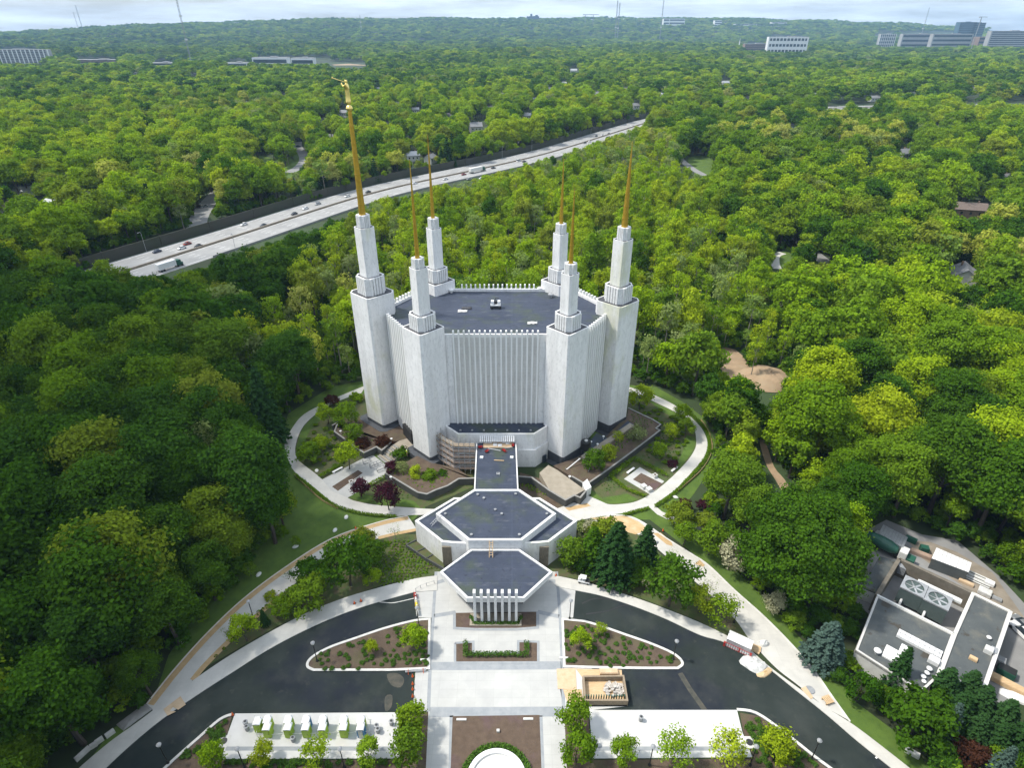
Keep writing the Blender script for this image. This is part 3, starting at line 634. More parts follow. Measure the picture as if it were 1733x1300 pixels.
# gilded figure with a long trumpet on the tallest spire
def skin_figure(name, m, joints_, edges, parent):
    me = bpy.data.meshes.new(name); me.from_pydata([j[0] for j in joints_], edges, [])
    o = bpy.data.objects.new(name, me); COL.objects.link(o); me.materials.append(m)
    sk = o.modifiers.new('skin', 'SKIN'); sk.use_smooth_shade = True
    me.skin_vertices.new() if not me.skin_vertices else None
    for i, j in enumerate(joints_):
        sv = me.skin_vertices[0].data[i]; sv.radius = j[1] if isinstance(j[1], tuple) else (j[1], j[1]); sv.use_root = (i == 0)
    s2 = o.modifiers.new('smooth', 'SUBSURF'); s2.levels = 2; s2.render_levels = 2
    if parent is not None: o.parent = parent
    return o
sx, sy = TX-31.5, TY-0.3
st = skin_figure('statue', M['gold_bright'], [
    ((0, 0, 2.75), (0.62, 0.5)), ((0, 0, 1.7), (0.64, 0.52)), ((0, 0, 0.35), (0.82, 0.7)), ((0, 0, 3.5), (0.64, 0.5)), ((0, 0, 4.25), (0.80, 0.52)), ((0, 0, 4.62), 0.26), ((-0.02, 0, 5.0), (0.42, 0.44)), ((-0.02, 0, 5.35), 0.28),
    ((0.10, 0.72, 4.25), 0.22), ((0.25, 1.0, 3.45), 0.19), ((0.05, 1.05, 2.75), 0.14), ((-0.1, -0.72, 4.3), 0.22), ((-0.75, -0.75, 4.05), 0.18), ((-1.2, -0.2, 4.75), 0.14)],
    [(0, 1), (1, 2), (0, 3), (3, 4), (4, 5), (5, 6), (6, 7), (4, 8), (8, 9), (9, 10), (4, 11), (11, 12), (12, 13)], temple)
st.location = (sx-TX, sy-TY, 82.75); st.scale = (.86, .86, .97)
tag(st, 'gilded robed figure blowing a long trumpet')
mb = MB(); mb.tube([(-0.35, -0.05, 4.92), (-1.5, -0.1, 5.2), (-3.0, -0.12, 5.62), (-3.4, -0.12, 5.75)], [0.06, 0.07, 0.10, 0.26], 10)
tr = mb.build('trumpet', M['gold_bright'], st, world=False)
mb = MB(); mb.lathe((sx, sy, 81.85), [(0.4, 0), (0.62, .15), (0.74, 0.5), (0.62, 0.85), (0.35, 1.1)], 16); mb.build('orb', M['gold_bright'], temple)
# entrance bay in front of the ribbed facade
by = [(-17.2, 131.0), (-16.8, 128.4), (-13.5, 125.0), (5.6, 125.0), (8.9, 128.4), (9.2, 131.0)]
mb = MB(); mb.prism(by, 0, 9.5, top=False); mb.ring(by, 0.45, 9.5, 10.0); bay = mb.build('entrance_bay', M['stone'], temple)
mb = MB(); mb.prism([(p.x, p.y) for p in offset([Vector(b) for b in by[::1]], 0.4, True)], 9.3, 9.62)
mb.build('roof', M['roof'], bay)
by2 = [(p[0]+(0.35 if p[0] > 0 else -0.35), p[1]-0.38) for p in by]
mb = MB(); mb.prism(by2, 0, 5.3); mb.build('lower_wall', M['stone'], bay)
for i in range(7): mb = MB(); mb.box((-13+2.95*i, 127.0, 9.75), (0.45, 0.35, 0.3)); mb.build('roof_vent', M['steel'], bay)
mb = MB()
for i in range(17): mb.box((-7.9+0.52*i, 124.55, 8.9), (0.34, 0.5, 1.5), 0, R(-38))
mb.build('skylight', M['white'], bay)
mb = MB(); mb.box((8.4, 126.6, 1.1), (1.3, 0.3, 2.2), R(45)); mb.build('door', M['glass'], bay)
for x in (-12.2, -9.8): mb = MB(); mb.box((x, 124.55, 3.4), (1.9, 0.2, 1.3)); mb.build('window', M['glass'], bay)
# dark paved skirts round the tower feet
for dx, dy in ((-31.5, -0.3), (-16.9, -15.4), (30.8, -0.3), (16.9, -15.4)):
    mb = MB(); mb.prism(dia(TX+dx, TY+dy, 8.6 if abs(dx) > 20 else 7.4, 7.8 if abs(dx) > 20 else 7.2, .1, .1), 0, 1.73 if dx < 0 else 0.09); struct('paved_apron', mb, M['plinth'])

# ---------------------------------------------------------------- bridge, annex, canopy
X0 = -3.4
br = thing('covered_bridge', 'flat navy roofed link building joining temple and hexagonal annex', 'link building', (X0, 116, 0))
mb = MB(); mb.prism([(-8.25, 106.2), (1.2, 106.2), (0.8, 124.6), (-8.7, 124.6)], 0, 7.0, top=False); mb.build('wall', M['stone'], br)
mb = MB(); mb.prism([(-8.3, 106.2), (1.25, 106.2), (0.85, 124.6), (-8.75, 124.6)], 7.0, 7.45); mb.build('roof', M['roof'], br)
mb = MB(); mb.ribbon([(-8.4, 106.3), (-8.8, 124.5)], 0.28, 6.7, 7.62); mb.ribbon([(1.32, 106.3), (0.95, 124.5)], 0.28, 6.7, 7.62); mb.build('coping', M['coping'], br)
ax = thing('annex_building', 'white hexagonal annex with raised centre and flat navy roofs behind the canopy', 'building', (X0, 98, 0))
def sym(pts): return pts + [(2*X0-x, y) for x, y in reversed(pts)]
wing = [(-8.6, 105.5), (-12.4, 105.6), (-21.2, 97.8), (-14.2, 91.2), (-12.6, 91.0)]
wing = [(-9.0, 90.9)] + [(-12.4, 91.1), (-14.4, 91.4), (-20.7, 97.6), (-13.0, 105.0), (-9.0, 105.0)]
ZW, ZX = 6.7, 8.2
for sgn in (0, 1):
    w = wing if not sgn else [(2*X0-x, y) for x, y in wing][::-1]
    mb = MB(); mb.prism(w, 0, ZW-0.35, top=False); mb.ring(w, 0.5, ZW-0.35, ZW); mb.build('wing_wall', M['stone'], ax)
    mb = MB(); mb.prism([(p.x, p.y) for p in offset([Vector(q) for q in (w if True else w)], 0.45 if sum(w[i][0]*w[(i+1) % 6][1]-w[(i+1) % 6][0]*w[i][1] for i in range(6)) > 0 else -0.45, True)], ZW-0.6, ZW-0.25); mb.build('wing_roof', M['roof'], ax)
hexo = [(-16.2, 98.2), (-8.5, 106.1), (1.7, 106.1), (9.4, 98.2), (2.0, 90.3), (-8.8, 90.3)][::-1]
hexo = hexo[::-1]
mb = MB(); mb.prism(hexo, 0, ZX-0.4, top=False); mb.ring(hexo, 0.55, ZX-0.4, ZX); mb.build('wall', M['coping'], ax)
hin = [(-15.65, 98.2), (-8.3, 105.6), (1.5, 105.6), (8.85, 98.2), (1.8, 90.8), (-8.6, 90.8)]
mb = MB(); mb.prism(hin, ZX-0.8, ZX-0.3); mb.build('roof', M['roof'], ax)
for x, y in ((-14.2, 98.2), (7.4, 98.2), (-8.3, 92.0), (1.5, 92.0), (-7.6, 104.4), (0.8, 104.6), (-6.2, 103.2), (-3.6, 99.5), (-2.2, 98.2)):
    mb = MB(); mb.lathe((x, y, ZX-0.32), [(0.22, 0), (0.22, 0.25), (0.3, 0.28), (0.3, 0.36)], 10); mb.build('roof_vent', M['grey'], ax)
for s in (-1, 1):
    cx = X0 + s*10.0
    mb = MB(); mb.box((cx, 91.12, 2.9), (1.9, 0.35, 5.6)); 
    for k in range(6): mb.box((cx-0.75+0.3*k, 90.9, 2.9), (0.12, 0.16, 5.6))
    mb.build('carved_screen', M['screen'], ax)
can = thing('entrance_canopy', 'navy roofed six sided entrance canopy with seven white fins at its front edge', 'canopy', (X0, 84, 0))
cz = 6.0
co = [(-14.05, 84.1), (-8.3, 90.1), (1.5, 90.1), (7.9, 84.1), (2.2, 77.7), (-8.4, 77.7)]
mb = MB(); mb.prism(co, cz-1.15, cz-0.32, bottom=True); mb.ring(co, 0.42, cz-0.32, cz); mb.build('fascia', M['coping'], can)
mb = MB(); mb.prism([(p.x, p.y) for p in offset([Vector(q) for q in co], -0.38, True)], cz-0.6, cz-0.26); mb.build('roof', M['roof'], can)
mb = MB(); mb.prism([(-9.6, 89.8), (2.8, 89.8), (2.2, 81.5), (-9.0, 81.5)], 0.02, cz-1.15, top=False); mb.build('glazed_lobby', M['glass'], can)
for k in range(7):
    x = -6.95 + 1.29*k
    mb = MB(); mb.box((x, 77.45, 4.15), (0.50, 0.95, 8.1)); mb.build('fin', M['coping'], can, bevel=0.04)
mb = MB(); mb.prism([(-8.0, 76.2), (1.8, 76.2), (1.8, 79.0), (-8.0, 79.0)], 0, 0.30); mb.build('plinth', M['beige'], can)
for k in range(6): mb = MB(); mb.lathe((-6.3+1.29*k, 76.9, 0.3), [(0.14, 0), (0.14, 0.12), (0.1, 0.16)], 8); mb.build('floodlight', M['offwhite'], can)
# planter steps at the annex foot
pl = thing('planter_terrace', 'grey walled stepped planters along the left foot of the annex', 'planter', tuple(P(722, 945)))
mb = MB(); 
for a, b, z in (((703, 922), (752, 966), 0.9),): mb.ribbon(PX([(688, 927), (722, 950), (752, 967)]), 0.25, 0, 0.9)
mb.ribbon(PX([(688, 927), (706, 918)]), 0.25, 0, 0.9); mb.ribbon(PX([(707, 938), (720, 932)]), 0.2, 0, 0.9); mb.ribbon(PX([(722, 950), (733, 943)]), 0.2, 0, 0.9)
mb.build('planter_wall', M['garden_wall'], pl)
mb = MB(); mb.prism(PX([(690, 927), (706, 920), (752, 955), (752, 965), (722, 948)]), 0, 0.7); mb.build('soil', M['garden'], pl)
def ladder(a, b, w, m, name, label):
    a, b = Vector(a), Vector(b); t = thing(name, label, 'ladder', tuple(a)); d = (b-a); s = d.cross(Vector((0, 0, 1))).normalized()*w/2
    if s.length < 1e-3: s = Vector((w/2, 0, 0))
    mb = MB(); mb.tube([a-s, b-s], 0.07, 6); mb.tube([a+s, b+s], 0.07, 6); mb.build('rail', m, t)
    mb = MB(); n = int(d.length/0.45)
    for i in range(1, n): p = a+d*i/n; mb.tube([p-s, p+s], 0.055, 6)
    mb.build('rung', m, t)
ladder((-4.2, 88.0, 5.78), (-4.2, 90.0, 8.5), 0.7, M['wood'], 'ladder', 'wooden ladder from the canopy roof up to the annex parapet')
ladder((-17.2, 96.4, 6.5), (-14.9, 97.6, 8.5), 0.7, M['steel'], 'ladder', 'pale metal ladder on the left wing roof of the annex')

# ================================================================ garden walls, stairs, terraces
def gwall(px, label, zt=1.9, th=0.35, close=None, zp=None):
    """retaining wall whose top edge follows the picture line; earth behind it up to z = zt - 0.25"""
    line = [P(a, b, zt) for a, b in px]
    t = thing('retaining_wall', label, 'retaining wall', (line[0].x, line[0].y, 0))
    mb = MB(); mb.ribbon([(p.x, p.y) for p in line], th, 0, zt-0.14); mb.build('wall', M['garden_wall'], t)
    mb = MB(); mb.ribbon([(p.x, p.y) for p in line], th+0.08, zt-0.14, zt); mb.build('coping', M['wall_cap'], t)
    if close:
        poly = [(p.x, p.y) for p in line] + list(close)
        mb = MB(); mb.prism(poly, 0, zt-0.25); struct('raised_bed', mb, M['mulch'])
    return t
gwall([(562, 720), (572, 714), (566, 730), (604, 758), (616, 766), (637, 756), (646, 762), (662, 748)], 'zigzag dark retaining wall below the left tower of the temple', 1.9, close=[(-26.5, 136), (-30, 143), (-37, 147)])
gwall([(652, 800), (707, 833), (722, 836), (737, 829), (757, 822), (776, 810), (804, 809)], 'dark retaining wall with notched corner between red leaved maple and link building', 2.0, close=[(-9.0, 117), (-14, 122), (-20.5, 124), (-24.5, 127)])
gwall([(877, 806), (900, 808), (930, 830), (957, 846), (972, 838), (982, 842), (992, 830)], 'dark stepped retaining wall under the beige terrace right of the link building', 2.1)
mb = MB(); mb.prism(PX([(913, 800), (928, 787), (944, 796), (990, 829), (972, 839), (957, 846), (930, 830)], 2.0), 0, 1.95); struct('terrace', mb, M['beige'])
gwall([(1063, 690), (1105, 710), (1118, 718), (1110, 725), (1117, 728), (1070, 764), (1028, 795), (992, 820), (968, 806)], 'long dark retaining wall in front of the right tower, ending at the terrace', 1.9, close=[(10.5, 123), (16, 126), (22, 130), (27, 138), (33, 146)])
mb = MB(); mb.prism(PX([(985, 829), (993, 822), (1000, 836), (990, 842)]), 0, 2.1); tag(mb.build('wall_pier', M['white']), 'short white wall pier where the long right retaining wall ends', 'pier')
# stairs and landing at the left door
stp = thing('garden_stairs', 'grey garden stairs rising from the left plaza to the temple door', 'stairs', tuple(P(645, 785)))
a0, a1 = P(638, 773), P(656, 788); b0, b1 = P(668, 760), P(688, 772)
for k in range(9):
    f0, f1 = k/9, (k+1)/9
    q = [a0.lerp(b0, f0), a1.lerp(b1, f0), a1.lerp(b1, f1+0.02), a0.lerp(b0, f1+0.02)]
    mb = MB(); mb.prism([(p.x, p.y) for p in q], 0, 0.17*(k+1)); mb.build('step', M['beige' if k % 2 else 'wall_cap'], stp)
mb = MB(); mb.prism([tuple(p.xy) for p in (P(668, 760), P(700, 738), P(712, 746), P(690, 774))], 0, 1.58); mb.build('landing', M['beige'], stp)
# right side: dark roofed lower terrace beside the diagonal facade, with beige walk
mb = MB(); mb.prism([tuple(p.xy) for p in PX([(985, 762), (1010, 733), (1030, 742), (1062, 712), (1072, 718), (1000, 770)], 2.2)], 0, 2.15); struct('terrace', mb, M['roof'])
mb = MB(); mb.prism([tuple(p.xy) for p in PX([(983, 772), (1066, 716), (1073, 720), (990, 779)], 2.2)], 0, 2.2); struct('terrace', mb, M['beige'])
mb = MB(); mb.prism([tuple(p.xy) for p in PX([(952, 795), (975, 778), (992, 787), (968, 806)], 1.4)], 0, 1.35); struct('terrace', mb, M['wall_cap'])
t = thing('handrail', 'white sloping handrail at the foot of the front right tower', 'handrail', tuple(P(960, 792)))
mb = MB(); mb.tube([P(955, 798, 1.3), P(982, 776, 3.2)], 0.14, 6); mb.build('rail', M['white'], t)
for a, b in ((957, 797), (968, 788), (979, 779)): p = P(a, b, 1.4); mb = MB(); mb.tube([(p.x, p.y, 0.2), (p.x, p.y, 2.2)], 0.08, 6); mb.build('post', M['grey'], t)
q = P(991, 759, 2.2); t = thing('black_tank', 'round black equipment drum on the dark terrace beside the right ribbed facade', 'drum', tuple(q))
mb = MB(); mb.lathe((0, 0, 0), [(1.25, 0), (1.3, .1), (1.3, 2.2), (1.2, 2.4)], 18); mb.build('body', M['black'], t, world=False)
mb = MB(); mb.lathe((0, 0, 2.4), [(0.45, 0), (0.45, .25), (0.2, .35)], 12); mb.build('cap', M['offwhite'], t, world=False)

# ================================================================ works on the roofs and the scaffold
sc = thing('scaffold', 'tube scaffold with timber decks wrapped round the left side of the entrance bay', 'scaffold', tuple(P(775, 795)))
pa = [Vector(p) for p in ((-18.6, 128.6), (-17.4, 126.4), (-14.0, 123.2), (-9.1, 123.1))]; po = [Vector(p) for p in ((-20.2, 128.0), (-18.6, 125.6), (-14.5, 121.8), (-9.1, 121.7))]
for z in (1.6, 3.4, 5.2, 7.0, 8.6):
    mb = MB()
    for i in range(3): mb.add([(pa[i].x, pa[i].y, z), (po[i].x, po[i].y, z), (po[i+1].x, po[i+1].y, z), (pa[i+1].x, pa[i+1].y, z), (pa[i].x, pa[i].y, z-.12), (po[i].x, po[i].y, z-.12), (po[i+1].x, po[i+1].y, z-.12), (pa[i+1].x, pa[i+1].y, z-.12)], [(0, 1, 2, 3), (7, 6, 5, 4), (1, 5, 6, 2)])
    mb.build('deck', M['old_wood' if z > 8 else 'sheet'], sc)
mb = MB()
for ln in (pa, po):
    rs = resample(ln, 1.2)
    for p in rs: mb.tube([(p.x, p.y, 0), (p.x, p.y, 10.2)], 0.075, 6)
    for z in (2.1, 2.6, 3.9, 4.4, 5.7, 6.2, 7.5, 8.0, 9.1, 9.6): mb.tube([(p.x, p.y, z) for p in ln], 0.045, 6)
for i in range(3):
    for z in (1.6, 5.2): mb.tube([(po[i].x, po[i].y, z), (po[i+1].x, po[i+1].y, z+3.4)], 0.045, 6)
mb.build('pole', M['steel'], sc)
mb = MB()
for i in range(3):
    a, b = po[i], po[i+1]
    for z0 in (7.05, 5.25, 3.45, 1.65): mb.add([(a.x, a.y, z0), (b.x, b.y, z0), (b.x, b.y, z0+0.5), (a.x, a.y, z0+0.5)], [(0, 1, 2, 3)])
mb.build('toe_sheet', M['sheet'], sc)
for i, (x, y, a, c) in enumerate(((822, 748, .05, 'first'), (829, 748, .0, ''), (838, 753, -.06, ''), (846, 754, .05, ''), (853, 748, 0, ''), (859, 750, .1, ''))):
    p = P(x, y, 7.5); mb = MB(); mb.box((0, 0, 0.06), (1.0, 1.15, 0.12)); mb.box((0, 0, 0.14), (0.9, 1.05, 0.05)); o = mb.build('insulation_board', M['white']); o.location = p; o.rotation_euler = (0, 0, a)
    tag(o, 'white insulation board lying on the bridge roof below the entrance bay', 'board', 'boards on the bridge roof')
p = P(843, 752, 7.45); mb = MB(); mb.box((p.x, p.y, 7.48), (7.4, 3.0, 0.05)); mb.box((p.x+1.5, p.y+.2, 7.53), (2.6, 2.2, 0.04), .1); tag(mb.build('plywood_sheet', M['cardboard']), 'tan plywood sheeting laid under the white boards on the bridge roof', 'plywood')
for (x, y, rz, lab) in ((813, 759, .3, 'red wheeled buggy at the left edge of the bridge roof'), (824, 766, .9, 'red buggy nearest the middle of the bridge roof'), (853, 765, -.7, 'red buggy on the right half of the bridge roof'), (868, 756, 1.5, 'red buggy against the right coping of the bridge roof')):
    p = P(x, y, 7.45); t = thing('tool_buggy', lab, 'tool buggy', tuple(p), rz); t.scale = (.72, .72, .72)
    mb = MB(); mb.add([(-.55, -.3, .35), (.45, -.25, .35), (.45, .25, .35), (-.55, .3, .35), (-.8, -.45, .85), (.6, -.4, .85), (.6, .4, .85), (-.8, .45, .85)], [(3, 2, 1, 0), (0, 1, 5, 4), (1, 2, 6, 5), (2, 3, 7, 6), (3, 0, 4, 7)]); mb.build('tray', M['red'], t, world=False)
    
    for q in (-.3, .3):
        mb = MB(); mb.tube([(.5, q, .4), (1.3, q, .8)], .05, 6); mb.build('handle', M['red'], t, world=False)
        mb = MB(); mb.tube([(.3, q, .4), (.3, q, 0)], .05, 6); mb.build('leg', M['red'], t, world=False)
    mb = MB(); mb.tube([(-.5, -.07, .22), (-.5, .07, .22)], .22, 12); mb.build('wheel', M['black'], t, world=False)
for x0, y0, x1, y1, r, m, lab in ((826, 759, 847, 763, .12, 'steel', 'pale pipe lying across the bridge roof beside the red buggies'), (836, 779, 853, 780, .12, 'wood', 'single timber batten lying in the middle of the bridge roof'), (854, 759, 868, 757, .08, 'steel', 'thin pipe near the right coping of the bridge roof')):
    mb = MB(); mb.tube([P(x0, y0, 7.6), P(x1, y1, 7.6)], r, 6); tag(mb.build('pipe' if m == 'steel' else 'timber_batten', M[m]), lab, 'pipe' if m == 'steel' else 'batten')
for x, y, lab in ((815, 775, 'white roof hatch at the left side of the bridge roof'), (866, 775, 'white roof hatch at the right side of the bridge roof'), (843, 803, 'dark square roof drain in the middle of the bridge roof')):
    p = P(x, y, 7.45); mb = MB(); mb.ring([(p.x-.4, p.y-.4), (p.x+.4, p.y-.4), (p.x+.4, p.y+.4), (p.x-.4, p.y+.4)], .12, 7.4, 7.75); mb.prism([(p.x-.28, p.y-.28), (p.x+.28, p.y-.28), (p.x+.28, p.y+.28), (p.x-.28, p.y+.28)], 7.4, 7.6); tag(mb.build('roof_hatch', M['steel' if y > 800 else 'white']), lab, 'roof hatch')
# temple roof machine and rags
p = P(839, 521, 34.05); t = thing('roof_machine', 'white and black lifting machine in the middle of the temple roof', 'machine', tuple(p))
mb = MB(); mb.box((0, 0, .9), (2.6, 1.5, .35)); mb.box((-.85, 0, 1.5), (.7, 1.2, 1.0)); mb.box((.85, 0, 1.5), (.7, 1.2, 1.0)); mb.build('body', M['white'], t, world=False)
mb = MB(); mb.box((0, .2, 1.4), (.8, .8, .8)); mb.box((0, -.7, .5), (2.8, .5, .6)); mb.tube([(0, 0, 1.6), (0, .5, 2.6), (.9, .5, 2.5)], .1, 6); mb.build('motor', M['black'], t, world=False)
for sx_ in (-1, 1):
    for sy_ in (-1, 1):
        mb = MB(); mb.tube([(sx_*1.0-.12, sy_*.75, .38), (sx_*1.0+.12, sy_*.75, .38)], .38, 12); mb.build('wheel', M['black'], t, world=False)
for x, y, lab in ((790, 522, 'dark crumpled sheet left of the machine on the temple roof'), (783, 527, 'pale crumpled sheet left of the dark one on the temple roof'), (901, 547, 'pale crumpled sheet near the front right tower on the temple roof')):
    p = P(x, y, 34.05); rg = random.Random(x); mb = MB(); n = 6
    mb.add([(p.x+(i-2.5)*.5+rg.uniform(-.12, .12), p.y+(j-2.5)*.28+rg.uniform(-.1, .1), 34.09+rg.uniform(0, .22)) for i in range(n) for j in range(n)], [(i*n+j, (i+1)*n+j, (i+1)*n+j+1, i*n+j+1) for i in range(n-1) for j in range(n-1)])
    o = mb.build('crumpled_sheet', M['dark_ledge' if x == 790 else 'tarp'], smooth=True); o.modifiers.new('t', 'SOLIDIFY').thickness = .03; tag(o, lab, 'sheet')
for x, y, lab in ((764, 495, 'white roof ventilator by the back left tower'), (914, 492, 'white roof ventilator by the back right tower'), (932, 503, 'low grey roof curb behind the front right tower')):
    p = P(x, y, 34.05); mb = MB(); mb.lathe(p, [(.35, 0), (.35, .6), (.75, .65), (.75, .95), (.2, 1.15)], 12); tag(mb.build('roof_ventilator', M['white' if x != 932 else 'grey']), lab, 'ventilator')

# ================================================================ people
def person(name, label, loc, rz, vest, trousers, hat):
    t = thing(name, label, 'person', loc, rz)
    J = [((0, 0, .95), (.17, .12)), ((0, 0, 1.2), (.16, .11)), ((0, 0, 1.42), (.19, .11)), ((0, 0, 1.53), .06), ((0, -.01, 1.66), (.085, .10)), ((0, -.01, 1.75), .075),
         ((.10, 0, .88), .10), ((.12, -.05, .48), .07), ((.12, 0, .08), .05), ((.12, -.16, .04), .045), ((-.10, 0, .88), .10), ((-.13, .10, .48), .07), ((-.13, .14, .08), .05), ((-.13, -.02, .04), .045),
         ((.24, 0, 1.40), .065), ((.30, -.04, 1.13), .05), ((.28, -.2, .92), .04), ((-.24, 0, 1.40), .065), ((-.30, .04, 1.13), .05), ((-.28, -.12, .92), .04), ((0, -.115, 1.655), .018)]
    E = [(0, 1), (1, 2), (2, 3), (3, 4), (4, 5), (0, 6), (6, 7), (7, 8), (8, 9), (0, 10), (10, 11), (11, 12), (12, 13), (2, 14), (14, 15), (15, 16), (2, 17), (17, 18), (18, 19), (4, 20)]
    b = skin_figure('body', trousers, J, E, t)
    mb = MB(); mb.lathe((0, 0, .92), [(.21, 0), (.22, .3), (.25, .5), (.16, .6)], 14, 1.0, .75); mb.build('vest', vest, t, world=False)
    mb = MB(); mb.lathe((0, -.01, 1.72), [(.145, 0), (.145, .02), (.115, .03), (.10, .09), (.04, .13)], 14); mb.build('helmet', hat, t, world=False)
    return t
person('person', 'person in a lime vest and white helmet standing by the left temple door', tuple(P(689, 771, 1.58)), 2.5, M['lime'], M['person_skin'], M['white'])

# ================================================================ vehicles
def car_proto(name, label, cat, L=4.5, W=1.8, kind='car'):
    t = thing(name, label, cat)
    def loft(secs):
        vs = []
        for x, w0, w1, z0, z1 in secs: vs += [(x, -w0/2, z0), (x, -w1/2, z1), (x, w1/2, z1), (x, w0/2, z0)]
        n = len(secs); fs = [(i*4+k, i*4+(k+1) % 4, (i+1)*4+(k+1) % 4, (i+1)*4+k) for i in range(n-1) for k in range(4)] + [(3, 2, 1, 0), tuple((n-1)*4+k for k in range(4))]
        m = MB(); m.add(vs, fs); return m
    h = L/2; x = h
    mb = loft([(-x, W*.9, W*.82, .32, .78), (-x+.35, W, W*.92, .24, .93), (0, W, W*.94, .22, .95), (x-.9, W, W*.92, .22, .90), (x-.2, W*.95, W*.85, .26, .74), (x, W*.85, W*.75, .34, .60)])
    mb.build('body', M['white'], t, world=False, bevel=0.08)
    back = -x+.35 if kind == 'van' else -x+.75
    zt = 2.0 if kind == 'van' else 1.45
    g = loft([(back-.15, W*.88, W*.8, .90, .95), (back+.35, W*.9, W*.72, .92, zt-.06), (.35, W*.9, W*.72, .92, zt-.06), (1.15 if kind == 'car' else 1.4, W*.88, W*.78, .90, .95)])
    g.build('window', M['glass'], t, world=False)
    r = loft([(back+.3, W*.72, W*.70, zt-.10, zt-.02), (back+.6, W*.73, W*.68, zt-.1, zt+.02), (.15, W*.73, W*.68, zt-.1, zt+.02), (.45, W*.72, W*.7, zt-.12, zt-.04)])
    r.build('roof_panel', M['white'], t, world=False)
    for sx_ in (-1, 1):
        for sy_ in (-1, 1):
            w = MB(); w.tube([(sx_*L*.31, sy_*(W/2-.2), .33), (sx_*L*.31, sy_*(W/2+.01), .33)], .33, 14); w.build('wheel', M['black'], t, world=False)
    for sy_ in (-1, 1):
        w = MB(); w.box((x-.1, sy_*W*.30, .62), (.2, .3, .14)); w.build('headlight', M['offwhite'], t, world=False)
        w = MB(); w.box((-x+.05, sy_*W*.34, .72), (.12, .25, .14)); w.build('tail_light', M['red'], t, world=False)
    return t
PAINT = {'white': mat('white_car_paint', (.75, .75, .74), .3, coat=.5), 'black': mat('black_car_paint', (.015, .016, .02), .25, coat=.5), 'silver': mat('silver_car_paint', (.38, .40, .42), .3, metal=.5, coat=.5),
         'red': mat('red_car_paint', (.22, .02, .015), .3, coat=.5), 'blue': mat('dark_blue_car_paint', (.02, .03, .06), .3, coat=.5)}
car0 = car_proto('car', 'car', 'car'); van0 = car_proto('van', 'white van on the far side of the highway near its middle', 'van', 5.6, 2.0, 'van')
_first = {'car': True, 'van': True}
def put_car(px, py, colour, label, group=None, proto='car', z=0.06, rz=None, onhw=True):
    p = P(px, py, z)
    if rz is None:
        q = Vector((p.x, p.y)); i = min(range(len(HW)-1), key=lambda k: (HW[k]-q).length); e = (HW[i+1]-HW[i]).normalized()
        side = (q-HW[i]).dot(Vector((e.y, -e.x))); rz = math.atan2(e.y, e.x) + (math.pi if side < 18 else 0)
    src = car0 if proto == 'car' else van0
    if _first[proto]: o = src; o.location = p; o.rotation_euler = (0, 0, rz); _first[proto] = False
    else: o = dup(src, p, rz)
    o['label'] = label
    if group: o['group'] = group
    for part in ('body', 'roof_panel'): recolour(o, part, PAINT[colour])
    return o
G = 'vehicles on the highway'
for px, py, c, lab in ((266, 427, 'blue', 'dark blue car at the left end of the highway beside the noise wall'), (308, 421, 'white', 'white car alongside the red one on the highway'), (317, 414, 'red', 'only red car on the highway, by the noise wall'), (336, 418, 'black', 'black car just ahead of the red car on the highway'),
    (413, 381, 'white', 'white car on the highway right of the side road junction'), (446, 383, 'black', 'black car in the lane next to the median, left half of the highway'), (498, 363, 'black', 'black car on the highway left of the tallest gold spire'), (517, 354, 'white', 'white car on the highway near the bend of the noise wall'), (538, 346, 'silver', 'silver car on the highway closest left of the tallest gold spire'),
    (588, 333, 'white', 'white car on the highway just left of the tallest gold spire'), (623, 326, 'black', 'black car on the highway just right of the tallest gold spire'), (636, 350, 'silver', 'silver car on the near carriageway right of the tallest gold spire'),
    (702, 311, 'white', 'white car on the highway at the front left gold spire'), (754, 304, 'white', 'white car on the highway right of the back left gold spire'), (785, 296, 'red', 'dark red car behind the long truck on the highway'), (835, 285, 'black', 'black car ahead of the long truck on the highway'), (815, 303, 'white', 'white car on the near carriageway below the long truck'), (794, 304, 'silver', 'silver car on the near carriageway below the long truck'),
    (887, 274, 'black', 'black car right behind the white van on the highway'), (998, 240, 'white', 'white car in the far cluster of cars at the distant end of the highway'), (990, 242, 'black', 'black car leftmost in the far cluster on the highway'), (1009, 231, 'black', 'black car by the wall in the far cluster on the highway'), (1019, 229, 'white', 'white car by the wall in the far cluster on the highway'), (1030, 227, 'black', 'black car rightmost in the far cluster on the highway'), (1070, 214, 'white', 'white car farthest away at the distant end of the highway')):
    put_car(px, py, c, lab, G)
put_car(878, 273, 'white', 'white van on the far side of the highway near its middle', G, 'van')
put_car(338.6, 351, 'black', 'black car on the two lane side road joining by the highway, left of a pair', 'cars on the side road', rz=R(70)); put_car(346, 350.5, 'silver', 'silver car on the side road by the highway, right of a pair', 'cars on the side road', rz=R(250))
put_car(505, 248, 'blue', 'dark car parked on the winding lane in the woods', rz=R(20)); put_car(1729, 1060, 'silver', 'pale car parked in the service yard at the right edge', rz=R(100))
put_car(1731, 1075, 'white', 'white van parked in the service yard beside a pale car', None, 'van', rz=R(100))
